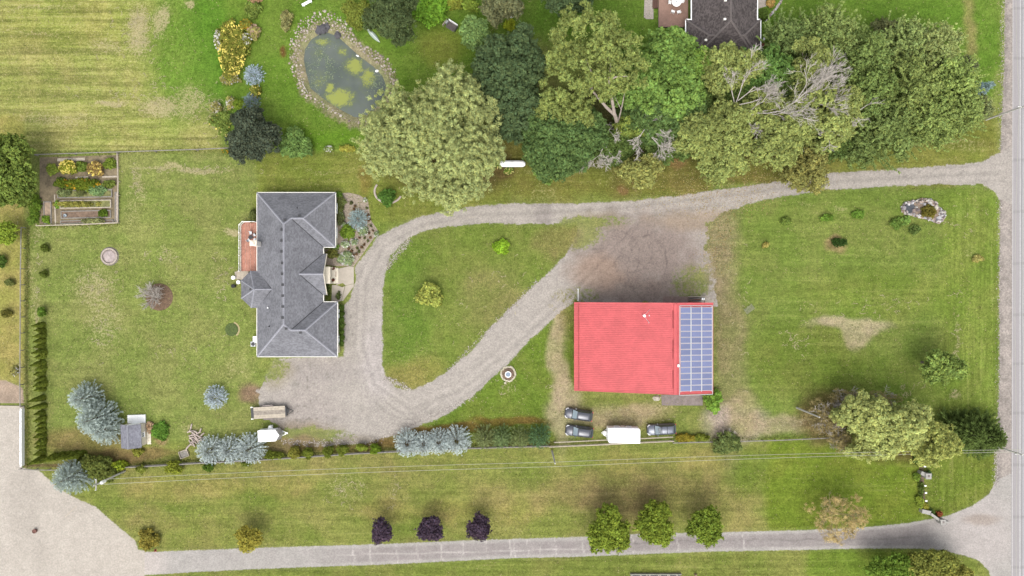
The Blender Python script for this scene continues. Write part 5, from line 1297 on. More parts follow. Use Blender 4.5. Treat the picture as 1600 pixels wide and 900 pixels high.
# ---------------- fences ----------------
def board_fence(label, pts, h, rails, name='board_fence', mat=None, post_gap=2.4, board=.16, solid=False, pm=None, gcat='fence'):
    o = W(*pts[0]); f = thing(name, label, gcat, o)
    mat = mat or M_WOODG; pm = pm or mat
    n_ = 0
    for a_, b_ in zip(pts[:-1], pts[1:]):
        a_ = W(*a_) - o; b_ = W(*b_) - o; n = max(1, round((b_ - a_).length / post_gap)); d_ = (b_ - a_); rz = math.atan2(d_.y, d_.x); sl = d_.length / n
        for k in range(n):
            q = a_.lerp(b_, k / n); m = a_.lerp(b_, (k + .5) / n)
            link('post', POSTM[pm.name, h], f, q, (0, 0, rz))
            for z in rails: link('rail', RAILM(mat, sl, board), f, (m.x, m.y, z), (0, random.uniform(-.01, .01), rz))
    link('post', POSTM[pm.name, h], f, W(*pts[-1]) - o)
    return f
class _P(dict):
    def __missing__(s, k):
        s[k] = MB().box(-.06, .06, -.06, .06, 0, k[1] + .06, bev=.02).mesh('post', bpy.data.materials[k[0]]); return s[k]
POSTM = _P(); _rl = {}
def RAILM(mat, L_, board):
    key = (mat.name, round(L_, 2), board)
    if key not in _rl: _rl[key] = MB().box(-L_ / 2 + .005, L_ / 2 - .005, .062, .10, -board / 2, board / 2).box(-L_ / 2 + .005, L_ / 2 - .005, -.055, .057, board / 2 + .003, board / 2 + .04).mesh('rail', mat)
    return _rl[key]
board_fence('long weathered post and board fence along the lower edge of the garden', [(199, 728.5), (255, 725.5), (310, 722), (400, 717.5), (470, 713), (560, 707), (640, 703), (730, 699), (800, 697), (858, 695.5)], 1.0, (.3, .65, 1.0))
board_fence('low pale timber fence with dark gap behind the cars and camper', [(858, 697), (940, 693.5), (1000, 690.5), (1051, 688)], .8, (.3, .75), mat=M_WOODP)
board_fence('second pale rail fence close behind the cars and camper', [(866, 690.5), (940, 687), (1000, 684.5), (1050, 682)], .5, (.45,), mat=M_WOODP)
board_fence('thin rail fence from the camper to the big willow by the road', [(1051, 691), (1130, 689), (1210, 687), (1300, 683)], .7, (.65,), mat=M_WOODG, board=.09)
board_fence('tall thin rail fence down the left side of the garden', [(40, 356), (39, 420), (38.5, 520), (38, 600), (38.5, 634)], 1.1, (1.1,), mat=M_WOODG, board=.03, post_gap=3)
board_fence('short fence corner beside the pale lot below the cedar hedge', [(36, 731), (60, 732), (100, 732.5)], 1.0, (1.0,), mat=M_WOODG, board=.05)
board_fence('post and wire fence between the hay field and the lawn', [(60, 243.5), (120, 241.5), (186, 239.5), (245, 237.5), (310, 235.5), (366, 233)], 1.0, (1.0,), mat=M_WOODG, board=.02, post_gap=6)
board_fence('pale rail fence round the vegetable garden', [(186, 241), (187.5, 284), (186.5, 348.5), (130, 351), (60, 353)], .6, (.6,), mat=M_WOODP, board=.08, post_gap=2.8)

# ---------------- vegetable garden ----------------
vg = MB().prism([W(62, 246)[:2], W(186, 242)[:2], W(185, 348)[:2], W(62, 351)[:2]], 0, .012).build('garden_earth', plain('garden_earth', A(158, 142, 112), .95, .3, .8, bump=.4)); tag(vg, kind='structure')
def raised_bed(label, x0, y0, x1, y1, mat, h=.28, rz=.02, soil=None):
    c_ = W((x0 + x1) / 2, (y0 + y1) / 2); b = thing('raised_bed', label, 'garden bed', c_, rz); hx = (x1 - x0) / 2 * MP; hy = (y1 - y0) / 2 * MP; t = .14
    MB().box(-hx, hx, -hy, -hy + t, 0, h).build('board', mat, b); MB().box(-hx, hx, hy - t, hy, 0, h).build('board', mat, b)
    MB().box(-hx, -hx + t, -hy + t, hy - t, 0, h + .004).build('board', mat, b); MB().box(hx - t, hx, -hy + t, hy - t, 0, h + .004).build('board', mat, b)
    MB().box(-hx + t, hx - t, -hy + t, hy - t, 0, h - .08).build('soil', soil or M_SOIL, b); return b
M_GSOIL = plain('weedy_soil', A(150, 150, 92), .95, .35, 2.0, bump=.5)
raised_bed('long raised bed with bright pale edge boards in vegetable garden', 95, 313, 175, 325.5, M_WOODP, .35, soil=M_GSOIL)
raised_bed('brown earth raised bed just below the pale edged one', 96, 329, 174, 341, M_WOODG, .2)
raised_bed('raised bed of grey green herbs above the pale edged one', 91, 297, 176, 309, M_WOODG, .25, soil=M_GSOIL)
raised_bed('narrow earth bed along the bottom rail of the vegetable garden', 95, 344, 178, 349, M_WOODG, .16)
raised_bed('upright narrow bed on the left side of the vegetable garden', 69, 315, 81, 350, M_WOODG, .16, soil=plain('pale_soil', A(196, 172, 146), .95, .2, 2))
raised_bed('white stone filled strip bed on the right side of garden', 180, 300, 186, 347, M_WOODG, .16, 0, plain('pale_stones', A(206, 190, 176), .9, .35, 5))
for lb, x0, y0, x1, y1 in (('broken pale board lying above the bean rows in the garden', 118, 276, 139, 278.5), ('pale board lying at right of the bean rows in the garden', 160, 275, 183, 277.5), ('wide pale board along the top of the vegetable garden', 90, 247, 133, 251.5), ('long pale edge board down the left of the raised beds', 85.5, 304, 87.5, 351), ('white offcut board above the herb bed right end', 163, 295, 176, 298)):
    b = MB().box(-(x1 - x0) / 2 * MP, (x1 - x0) / 2 * MP, -(y1 - y0) / 2 * MP, (y1 - y0) / 2 * MP, .014, .09).build('garden_board', M_WOODP, None, W((x0 + x1) / 2, (y0 + y1) / 2), (0, 0, .03)); tag(b, lb, 'board')
bk = thing('bucket', 'pale blue white bucket in the left end of the brown earth bed', 'bucket', W(103, 337, .15)); MB().lathe([(.22, 0), (.28, .3), (.25, .3), (.2, .05)], 12).build('pail', plain('pale_blue_plastic', A(214, 226, 232), .5, .05), bk)

# ---------------- log pile, poles, gate walls ----------------
lg = [(298.5, 668, 1.35, 12), (297, 674, .3, 9), (301, 676, -.6, 13), (305, 679, -.15, 12), (309, 677, .5, 11), (313, 673, 1.2, 8), (303, 683, -.9, 12), (307, 684, -.9, 13), (311, 682, -.5, 9), (315, 684, .1, 9), (318, 687, .5, 6), (300, 687, -.95, 12), (304, 689, -.95, 12), (308, 688, -.95, 10), (312, 688, .3, 8), (298, 692, -1.0, 10), (302, 694, -1.0, 10), (295, 697, .8, 10), (292, 701, 1.0, 8), (300, 680, .2, 10), (306, 675, -.5, 8), (310, 691, -.9, 7), (316, 679, .7, 8), (299, 684, .4, 7)]
for k, (qx, qy, rz, l) in enumerate(lg):
    lo = MB().tube([(-l * MP / 2, 0, 0), (0, .02, .01), (l * MP / 2, 0, 0)], [.12, .14, .11], 7).build('log', plain('split_log', A(222, 204, 192), .9, .2, 4) if k == 0 else bpy.data.materials['split_log'], None, W(qx, qy, .14 + (k % 3) * .12), (0, random.uniform(-.05, .05), rz)); tag(lo, 'pale split log in the loose pile left of the blue spruce row', 'log', 'logs in the loose pile')
cr = thing('wood_crate', 'small open timber crate at the lower left end of the log pile', 'crate', W(288, 709), .35)
for s in (-.6, .6): MB().box(-.75, .75, s - .04, s + .04, 0, .3).build('side_board', M_WOODP, cr)
for s in (-.75, .75): MB().box(s - .04, s + .04, -.555, .555, 0, .302).build('end_board', M_WOODP, cr)
MB().box(-.7, .7, -.55, .55, 0, .05).build('floor_board', M_WOODG, cr)

def pole(label, qx, qy, h=9.0, arm=None, rz=0.0, lamp=False, transformer=False, mat=None):
    p = thing('utility_pole', label, 'utility pole', W(qx, qy))
    MB().tube([(0, 0, 0), (0, 0, h)], [.17, .11], 8).build('pole', mat or M_POLE, p)
    if arm:
        a_ = MB().box(-arm, arm, -.07, .07, h - .75, h - .6).build('crossarm', M_POLE, p, None, (0, 0, rz))
        for s in (-arm * .92, arm * .92): MB().lathe([(.05, h - .6), (.07, h - .5), (.04, h - .38)], 8, c=(s, 0, 0)).build('insulator', M_WHITE, a_)
    if transformer:
        MB().lathe([(.26, h - 2.3), (.28, h - 1.4), (.2, h - 1.25), (.05, h - 1.15)], 12, c=(.42, .1, 0)).build('transformer', M_WHITE, p)
        MB().tube([(0, 0, h - 1.8), (.3, .1, h - 1.8)], .05, 5).build('bracket', M_STEEL, p)
    return p
pole('grey utility pole with white transformer near the lower left spruce', 195, 736, 8.8, .9, math.pi / 2, transformer=True)
pole('slim grey utility pole in the grass below the conifer row', 862.5, 704.5, 8.6, None)
pole('grey utility pole rising out of the twiggy shrub left of the big willow', 1245, 637, 8.8, None)
pole('tall grey utility pole in the dark spruce at the road edge', 1537, 691, 9.0, .8, 0)
pole('grey utility pole leaning over the road near the upper right trees', 1541, 187, 9.0, .8, 0)
def wire(label, pts, r=.03, group='overhead wires'):
    P_ = []
    for (x0, y0, z0), (x1, y1, z1) in zip(pts[:-1], pts[1:]):
        a_ = W(x0, y0, z0); b_ = W(x1, y1, z1); n = 14
        for k in range(n + (1 if (x1, y1, z1) == pts[-1] else 0)):
            t_ = k / n; q = a_.lerp(b_, t_); q.z -= 1.1 * 4 * t_ * (1 - t_) * min(1, (b_ - a_).length / 80); P_.append(q)
    MBm = MB().tube(P_, r, 4); o = MBm.build('power_line', bpy.data.materials.get('pale_cable') or plain('pale_cable', A(220, 220, 196), .5, .03)); tag(o, label, 'wire', group)
wire('upper of the two pale wires strung across the lower field', [(166, 748.5, 8.0), (868, 722, 8.0), (1597, 702.5, 8.4)])
wire('lower of the two pale wires strung across the lower field', [(148, 757.5, 8.2), (869.5, 729, 8.4), (1597, 706, 8.4)])
wire('pale overhead wire running along the road, left one of two', [(1588, -60, 8.4), (1593, 164, 8.4), (1590, 710, 8.4), (1590, 960, 8.4)], .022)
wire('pale overhead wire running along the road, right one of two', [(1602, -60, 8.4), (1603, 164, 8.4), (1604, 710, 8.4), (1604, 960, 8.4)], .022)

M_GATE = plain('weathered_gate_stone', A(206, 202, 194), .8, .12, 3.0)
def pillar(label, qx, qy, s=.36, h=1.2, rz=0.0):
    p = thing('gate_pillar', label, 'pillar', W(qx, qy), rz, 'pale stone entrance pillars')
    MB().box(-s, s, -s, s, 0, h).build('shaft', M_GATE, p); MB().box(-s - .08, s + .08, -s - .08, s + .08, h + .002, h + .12, bev=.06).build('cap', M_GATE, p); MB().box(-s * .4, s * .4, -s * .4, s * .4, h + .122, h + .2, bev=.04).build('finial', M_CONCG, p); return p
pillar('square pale pillar at the upper end of the entrance wall', 1443, 740.5, .42, 1.4)
pillar('square pale pillar beside the lane at the lower end of entrance wall', 1465.5, 811.5, .38, 1.4)
def wall_(label, a_, b_, h=1.0, w=.3, mat=None):
    A_ = W(*a_); B_ = W(*b_); c_ = (A_ + B_) / 2; d_ = B_ - A_; o = thing('entrance_wall', label, 'wall', c_, math.atan2(d_.y, d_.x)); l = d_.length / 2
    MB().box(-l, l, -w / 2, w / 2, 0, h).build('wall', M_GATE, o); MB().box(-l - .03, l + .03, -w / 2 - .04, w / 2 + .04, h + .002, h + .08, bev=.03).build('coping', M_GATE, o)
wall_('short pale wall joining the left of the upper entrance pillar', (1433.5, 736), (1440, 739), 1.1, .55)
wall_('white sloping wall running down to the lower entrance pillar', (1449, 800), (1462, 809.5), 1.0, .34)
wall_('broken pale wall end above the sloping white one', (1436, 796), (1449, 799), .9, .62)
wall_('low pale kerb wall right of the lower entrance pillar', (1469, 812), (1481, 816), .3, .22)
for k, (qx, qy, lb) in enumerate(((1441, 727, 'small white block above the upper entrance pillar'), (1441.5, 757, 'upper of the white blocks between the entrance pillars'), (1442.5, 768, 'middle white block between the entrance pillars'), (1443, 780.5, 'lowest white block among plants between the entrance pillars'))):
    b = thing('wall_light', lb, 'post light', W(qx, qy), 0, 'white post lights along the entrance bed'); MB().box(-.1, .1, -.1, .1, 0, .7).build('post', M_WOODG, b); MB().box(-.18, .18, -.12, .12, .702, .86, bev=.03).build('lamp_head', M_WHITE, b)
ebed = MB().prism([W(1436, 715)[:2], W(1442, 715)[:2], W(1446, 795)[:2], W(1437, 795)[:2]], 0, .02).build('entrance_bed', M_SOIL); tag(ebed, kind='structure')
# ---------------- vegetation ----------------
def unit(v): return v / np.maximum(np.linalg.norm(v, axis=-1, keepdims=True), 1e-9)
def rdir(n, r, up=0.0):
    v = r.normal(size=(n, 3)); v[:, 2] += up; return unit(v)
def leaf_quads(P, N, size, aspect, r, T=None):
    """diamond leaves at P facing N; T = long axis (optional)"""
    n = len(P)
    if T is None: T = np.cross(N, r.normal(size=(n, 3)))
    T = unit(T - (T * N).sum(-1, keepdims=True) * N); B = np.cross(N, T)
    s = (size * r.uniform(.7, 1.3, (n, 1)))
    V = np.stack([P - T * s, P + B * s * aspect, P + T * s, P - B * s * aspect], 1)
    return V.reshape(-1, 3), np.arange(4 * n).reshape(n, 4)
def tones(n, r, base, spread=.22, warm=.10):
    """one colour multiplier per leaf, repeated for its 4 corners; base (n,)"""
    v = base * r.uniform(1 - spread, 1 + spread, n); w = r.uniform(-warm, warm, n)
    return np.stack([v * (1 + w), v, v * (1 - w)], -1).repeat(4, 0)

def crown(seed, rx, ry, rz, nl, lr, leaf=.3, dens=16, up=.5, spread=.22, lobe_var=.16, flat=1.0, droop=0.0, gaps=.0, aspect=.55, sep=.86, fill=.3, clump=1.0, wisp=.10):
    """clumped broadleaf crown centred on the origin: nl lobes of radius lr set through an ellipsoid"""
    r = np.random.default_rng(seed)
    cs = []; tries = 0
    while len(cs) < nl and tries < nl * 60:
        tries += 1
        d = rdir(1, r, .75)[0]; d[2] = abs(d[2]) if r.random() < .85 else d[2]; q = r.uniform(.80, 1.04)
        edge = 1 + .22 * math.sin(3 * math.atan2(d[1], d[0]) + seed) + .12 * math.sin(7 * math.atan2(d[1], d[0]) + seed * 2)
        c = d * q * np.array([max(rx - lr * .8, .05), max(ry - lr * .8, .05), max(rz - lr * .5, .05)]) * min(edge, 1.12)
        if all(np.linalg.norm((c - k[:3])) > lr * sep for k in cs): cs.append(np.array([*c, lr * r.uniform(.72, 1.25)]))
    P = []; N = []; Tn = []
    for c in cs:
        if r.random() < gaps: continue
        R_ = c[3]; sr = max(.12, min(.42, R_ * .36)) * clump      # a lobe is a heap of leafy clumps with gaps between
        nc = int(5.2 * (R_ / sr) ** 2 * .5) + 3; d = rdir(nc, r, .5)
        k = c[:3] + d * (R_ * np.where(r.random(nc) < wisp, r.uniform(1.1, 1.45, nc), r.uniform(.62, 1.12, nc)))[:, None] * np.array([1, 1, .9 * flat])
        m = max(6, int(dens * sr * sr * 5.5)); n = nc * m
        q = rdir(n, r, .25); kk = k.repeat(m, 0); ss = sr * r.uniform(.7, 1.3, nc).repeat(m)
        p = kk + q * (ss * r.uniform(.35, 1.1, n))[:, None]
        p[:, 2] -= droop * np.clip(np.hypot(p[:, 0] / rx, p[:, 1] / ry), 0, 1.3) ** 3
        P.append(p); N.append(unit(q * .7 + d.repeat(m, 0) * .25 + rdir(n, r) * .6 + np.array([0, 0, up * .6])))
        Tn.append(r.uniform(1 - lobe_var, 1 + lobe_var) * r.uniform(.88, 1.12, nc).repeat(m))
    # sparse inner leaves close the crown while it stays thin in places
    n = int(dens * .9 * rx * ry * math.pi * fill); d = rdir(n, r, .2); q = r.uniform(.15, .75, n)
    P.append(d * q[:, None] * np.array([rx, ry, rz]) * .9); N.append(rdir(n, r, .3)); Tn.append(np.full(n, .95))
    P = np.concatenate(P); N = np.concatenate(N); Tn = np.concatenate(Tn)
    V, F = leaf_quads(P, N, leaf, aspect, r)
    return V, F, tones(len(P), r, Tn, spread), cs

def conifer(seed, rad, h, z0=.3, levels=None, nb=None, needle=.34, per=7, tip=1.3, inner=.62, irr=.18, upl=.25, pw=.85, width=.16):
    """whorled conifer: branches from a leader, sprays of needle blades along each"""
    r = np.random.default_rng(seed); levels = levels or max(6, int(h / .42))
    P = []; N = []; T = []; tn = []
    for li in range(levels):
        t = (li + .5) / levels; z = z0 + (h - z0) * t; Rl = rad * (1 - t) ** pw + .12
        n = int((nb or 11) * (.45 + .9 * (1 - t))) + 3
        for k in range(n):
            a = 6.283 * (k + r.uniform(-.35, .35)) / n + li * 1.9; L_ = Rl * r.uniform(1 - irr, 1 + irr)
            ns = max(2, int(L_ / .26))
            for s in range(ns):
                u = (s + r.uniform(.2, .9)) / ns
                if u < .25 and L_ > .8: continue
                c = np.array([math.cos(a) * L_ * u, math.sin(a) * L_ * u, z + upl * L_ * u * u - .15 * L_ * u])
                m = per if u > .5 else max(2, per // 2)
                aa = a + r.normal(0, .65, m) * (1.0 if u < .85 else .7); el = r.uniform(-.1, .65, m)
                tt = np.stack([np.cos(aa) * np.cos(el), np.sin(aa) * np.cos(el), np.sin(el)], -1)
                P.append(c + tt * needle * .5 + r.normal(0, .05, (m, 3))); T.append(tt); N.append(unit(np.array([0, 0, 1.0]) + r.normal(0, .55, (m, 3))))
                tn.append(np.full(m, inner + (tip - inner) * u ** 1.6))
    P = np.concatenate(P); N = np.concatenate(N); T = np.concatenate(T); tn = np.concatenate(tn)
    V, F = leaf_quads(P, N, needle * .6, width / .6 * .6, r, T)
    return V, F, tones(len(P), r, tn, .16, .05)

def trunk_mesh(name, mat, h, r0, limbs=(), seed=0, lean=(0, 0)):
    rr = random.Random(seed); mb = MB()
    pts = [(lean[0] * t * t, lean[1] * t * t, h * t) for t in (0, .25, .5, .75, 1)]
    mb.tube(pts, [r0 * 1.3, r0, r0 * .8, r0 * .55, r0 * .2], 7)
    for (x, y, z) in limbs:
        t = min(.8, max(.2, z / h * .55)); b = Vector((lean[0] * t * t, lean[1] * t * t, h * t)); e_ = Vector((x, y, z)); m = b.lerp(e_, .5) + Vector((rr.uniform(-.3, .3), rr.uniform(-.3, .3), .15 * (e_ - b).length))
        mb.tube([b, m, e_], [r0 * .45, r0 * .28, r0 * .08], 5)
    return mb.mesh(name, mat)

def branch_skeleton(seed, starts, depth=4, spread=.55, shrink=.72, r0=.1, up=.15, kids=(2, 4)):
    """bare branching wood; starts: (origin, direction, length)"""
    rr = random.Random(seed); mb = MB()
    def go(o, d, l, r_, k):
        d = d.normalized(); m = o + d * l * .5 + Vector((rr.uniform(-1, 1), rr.uniform(-1, 1), rr.uniform(-1, 1))) * l * .09; e_ = o + d * l
        mb.tube([o, m, e_], [r_, r_ * .8, r_ * .55], 4 if k < 2 else 5, cap=False)
        if k == 0: return
        for q in range(rr.randint(*kids)):
            t = rr.uniform(.35, 1.0); s = (o.lerp(m, t * 2) if t < .5 else m.lerp(e_, t * 2 - 1))
            nd = d + Vector((rr.gauss(0, spread), rr.gauss(0, spread), rr.gauss(0, spread * .7) + up)); go(s, nd, l * shrink * rr.uniform(.7, 1.15), max(r_ * .64, .022), k - 1)
    for o, d, l in starts: go(Vector(o), Vector(d), l, r0, depth)
    return mb

# leaf colours (lit colours as seen, lifted because a crown shades itself)
def LC(r, g, b, k=1.8):
    q = A(r, g, b, k)
    return (q[0] * 1.03, q[1] * .97, q[2] * .86) if g > b + 12 else q
C_WILLOW = LC(168, 181, 122); C_MAPLE = LC(86, 106, 74); C_ASPEN = LC(138, 154, 90); C_BRIGHT = LC(120, 152, 80); C_MID = LC(98, 124, 74); C_YG = LC(148, 162, 98)
C_FEATHER = LC(112, 134, 78); C_BLUE = LC(162, 174, 166); C_DBLUE = LC(98, 114, 114); C_CEDAR = LC(112, 126, 54); C_OLIVE = LC(120, 126, 80); C_DARK = LC(72, 84, 58)
C_PURPLE = LC(84, 70, 82); C_GOLD = LC(200, 184, 134); C_YEL = LC(180, 168, 70); C_LIME = LC(126, 172, 66); C_PALE = LC(130, 162, 100); C_SPRUCE = LC(84, 102, 56)

def place_tree(name, label, qx, qy, V, F, Tn, mat, zc, h, r0=.22, limbs=(), bark=None, cat='tree', group=None, lean=(0, 0), trunk=True, base=None):
    """crown data centred on its middle; qx,qy where the crown middle shows at height zc"""
    c = W(qx, qy, zc)
    b = Vector((c.x, c.y, 0)) if base is None else Vector((*W(*base)[:2], 0))
    t_ = thing(name, label, cat, b, 0, group)
    me = np_mesh('crown', V + np.array([c.x - b.x, c.y - b.y, zc]), F, mat, Tn); link('crown', me, t_)
    if trunk:
        off = (c.x - b.x, c.y - b.y)
        link('trunk', trunk_mesh('trunk', bark or M_BARK, h, r0, [(l[0] * .75 + off[0], l[1] * .75 + off[1], l[2] * .7 + zc) for l in limbs], 3, (off[0], off[1])), t_)
    return t_

def broadleaf(name, label, qx, qy, rxp, ryp, h, col, cname, seed, lobe=1.6, leaf=.3, dens=15, group=None, bark=None, trunk_h=.35, cat='tree', base=None, trans=.18, **kw):
    leaf = leaf * .82; dens = dens * 1.25
    rx, ry = rxp * MP, ryp * MP; z0 = h * trunk_h; zc = (h + z0) / 2; rz = (h - z0) / 2
    f = 1 - zc / H; rx *= f; ry *= f
    nl = int(kw.pop('nlk', 1.35) * rx * ry / (lobe * lobe) * 2.2) + 4
    V, F, Tn, cs = crown(seed, rx, ry, rz, nl, lobe, leaf, dens, **kw)
    return place_tree(name, label, qx, qy, V, F, Tn, leaf_mat(cname, col, trans), zc, zc + rz * .3, max(.06, min(.45, h * .025)), [c for c in cs[::max(1, len(cs) // 9)]], bark, cat, group, base=base)

def shrub(name, label, qx, qy, rxp, ryp, h, col, cname, seed, lobe=.5, leaf=.16, dens=40, group=None, cat='shrub', **kw):
    rx, ry = rxp * MP, ryp * MP
    V, F, Tn, cs = crown(seed, rx, ry, h * .55, int(rx * ry / (lobe * lobe) * 2.4) + 4, lobe, leaf, dens, **kw)
    V = V.copy(); V[:, 2] = np.maximum(V[:, 2] + h * .45, .02)
    t_ = thing(name, label, cat, W(qx, qy, h * .4) * Vector((1, 1, 0)) if False else Vector((*W(qx, qy, h * .4)[:2], 0)), 0, group)
    link('foliage', np_mesh('foliage', V, F, leaf_mat(cname, col), Tn), t_)
    mb = MB()
    for k in range(3): a_ = k * 2.1; mb.tube([(.04 * math.cos(a_), .04 * math.sin(a_), 0), (rx * .4 * math.cos(a_), ry * .4 * math.sin(a_), h * .6)], [.05, .02], 5)
    tag(link('stems', mb.mesh('stems', M_BARK), t_), kind='stuff')
    return t_

_cm = {}
def spruce(name, label, qx, qy, rp, h, col, cname, seed, group=None, var=None, scale=1.0, zf=.35, squash=(1, 1), **kw):
    """var: share one mesh between alike trees, scaled"""
    c = W(qx, qy, h * zf); rad = rp * MP * (1 - h * zf / H)
    t_ = thing(name, label, 'conifer', Vector((c.x, c.y, 0)), 0, group)
    key = (var, cname) if var is not None else None
    if key is None or key not in _cm:
        V, F, Tn = conifer(seed, rad, h, **kw); me = np_mesh('crown', V, F, leaf_mat(cname, col, .12), Tn)
        tm = trunk_mesh('trunk', M_BARK, h * .95, max(.05, rad * .06))
        if key: _cm[key] = (me, tm, rad, h)
    if key: me, tm, r_0, h_0 = _cm[key]
    else: r_0, h_0 = rad, h
    sc_ = (rad / r_0 * squash[0], rad / r_0 * squash[1], h / h_0); rz = random.uniform(0, 6.28) if squash == (1, 1) else 0
    link('crown', me, t_, None, (0, 0, rz), sc_); link('trunk', tm, t_, None, (0, 0, rz), sc_)
    return t_

# --- big trees of the upper grove ---
broadleaf('willow_tree', 'huge pale green willow with lumpy crown overhanging the pond and drive', 689, 222, 116, 106, 15.5, C_WILLOW, 'willow_leaves', 11, lobe=2.3, sep=1.0, leaf=.19, dens=36, spread=.24, lobe_var=.12, nlk=1.2, fill=.2, trunk_h=.14, aspect=.4)
broadleaf('maple_tree', 'large dark green maple right of the pale willow', 797, 132, 56, 88, 13, C_MAPLE, 'maple_leaves', 12, lobe=.95, leaf=.24, dens=24, lobe_var=.14, trunk_h=.15, up=.6)
broadleaf('beech_tree', 'dense mid green tree filling the grove below the dark maple', 872, 218, 76, 60, 9.5, LC(96, 122, 74), 'beech_leaves', 13, lobe=.9, leaf=.22, dens=24, trunk_h=.12)
broadleaf('birch_tree', 'low bright green tree at the grove edge right of the tank', 862, 262, 30, 22, 6, C_BRIGHT, 'bright_leaves', 14, lobe=.8, leaf=.22, dens=22, trunk_h=.15)
# tall open poplar with its pale forked trunk
pz = 11.0; b_ = W(974, 206, 1.5); pp_ = thing('poplar_tree', 'tall loose yellow green poplar with bare pale forked trunk', 'tree', Vector((b_.x, b_.y, 0)))
V, F, Tn, cs = crown(15, 9.0, 8.2, 4.0, 120, .85, .155, 34, lobe_var=.16, gaps=.16, wisp=.25, clump=1.1)
cc = W(925, 96, pz); link('crown', np_mesh('crown', V + np.array([cc.x - b_.x, cc.y - b_.y, pz]), F, leaf_mat('poplar_leaves', C_ASPEN, .18), Tn), pp_)
V, F, Tn, cs2 = crown(16, 5.0, 3.6, 2.2, 36, .8, .155, 34, gaps=.16, wisp=.25); c2 = W(880, 170, 8); link('lower_crown', np_mesh('lower_crown', V + np.array([c2.x - b_.x, c2.y - b_.y, 8]), F, leaf_mat('poplar_leaves', C_ASPEN, .18), Tn), pp_)
tb_ = MB()
def wl(x, y, z): return W(x, y, z) - Vector((b_.x, b_.y, 0))
tb_.tube([wl(971, 204, 0), wl(966, 196, 4), wl(960, 178, 7.5)], [.42, .36, .30], 8)
tb_.tube([wl(960, 178, 7.4), wl(957, 160, 10), wl(952, 135, 12.5), wl(951, 125, 13.5)], [.27, .24, .2, .15], 7)
tb_.tube([wl(951, 127, 13.3), wl(962, 120, 14.2), wl(980, 119, 15)], [.15, .12, .05], 6)
tb_.tube([wl(960, 179, 7.3), wl(948, 168, 9), wl(936, 154, 11), wl(915, 130, 12.5)], [.27, .24, .2, .08], 7)
tb_.tube([wl(951, 127, 13.2), wl(955, 100, 14), wl(940, 70, 14)], [.15, .12, .05], 6)
tb_.tube([wl(966, 190, 5), wl(972, 165, 8), wl(976, 145, 10)], [.14, .1, .04], 5); tb_.tube([wl(970, 170, 7.6), wl(960, 150, 9.2)], [.07, .03], 5)
tb_.tube([wl(925, 140, 12), wl(925, 115, 13.5), wl(915, 90, 14)], [.12, .09, .04], 5)
link('trunk', tb_.mesh('trunk', M_BARKP), pp_)
broadleaf('lime_tree', 'bright green tree with drooping sprays right of the poplar trunk', 1035, 126, 78, 80, 11.5, C_BRIGHT, 'bright_leaves', 17, lobe=1.15, leaf=.26, dens=20, droop=2.0, lobe_var=.2, trunk_h=.1)
broadleaf('lime_tree', 'darker green tree low in the grove left of bleached branches', 1042, 190, 76, 48, 8.5, C_MID, 'mid_leaves', 18, lobe=1.0, leaf=.25, dens=20, droop=1.5, trunk_h=.1)
broadleaf('ash_tree', 'green tree with feathery top overhanging the neighbour roof edge', 1072, 104, 52, 28, 10, LC(118, 150, 72), 'ash_leaves', 19, lobe=.9, leaf=.24, dens=20, trunk_h=.15)
broadleaf('ash_tree', 'yellow green treetop above the bleached branches by the dark roof', 1136, 110, 54, 38, 12, C_YG, 'yellow_green_leaves', 20, lobe=.8, leaf=.2, dens=24, gaps=.12, wisp=.25, trunk_h=.3)
broadleaf('ash_tree', 'green tree between the dark roof corner and feathery trees', 1192, 114, 44, 36, 10, LC(104, 138, 74), 'ash_leaves_b', 21, lobe=1.0, leaf=.24, dens=20, trunk_h=.15)
for k, (qx, qy, rx_, ry_, h, lb) in enumerate(((1118, 214, 62, 52, 11, 'yellow green poplar clump below the bleached branches'), (1208, 216, 60, 48, 10.5, 'yellow green poplar left of the fallen white branches'), (1290, 180, 58, 58, 12, 'yellow green poplar below the large bleached branch fan'), (1258, 104, 30, 40, 12.5, 'pale yellow poplar top behind the bleached branch fan'), (1190, 170, 44, 32, 10, 'small yellow green poplar top among the bleached branches'))):
    broadleaf('poplar_tree', lb, qx, qy, rx_, ry_, h, C_YG, 'yellow_green_leaves', 30 + k, lobe=.72, leaf=.19, dens=26, gaps=.22, lobe_var=.2, wisp=.3, sep=.8, clump=1.1, group='yellow green poplars of the grove', bark=M_BARKP, trunk_h=.2, up=.7)
broadleaf('poplar_tree', 'thin olive tree drooping right across the upper drive', 1256, 268, 37, 40, 8, LC(138, 140, 84), 'thin_olive_leaves', 36, lobe=.9, leaf=.2, dens=20, gaps=.1, trunk_h=.15)
broadleaf('poplar_tree', 'loose pale tree with white deadwood beside the upper drive', 1000, 268, 36, 26, 7.5, LC(150, 156, 94), 'pale_loose_leaves', 37, lobe=.8, leaf=.2, dens=14, gaps=.3, trunk_h=.2)
broadleaf('poplar_tree', 'yellow green tree hanging low beside the upper drive bend', 1125, 264, 40, 26, 7.5, C_YG, 'yellow_green_leaves', 38, lobe=.8, leaf=.22, dens=15, gaps=.2, trunk_h=.15)
broadleaf('poplar_tree', 'small loose yellow green tree on the right shoulder of poplar trunk', 985, 202, 30, 18, 6.5, LC(134, 152, 78), 'thin_green_leaves', 39, lobe=.8, leaf=.22, dens=16, gaps=.1)
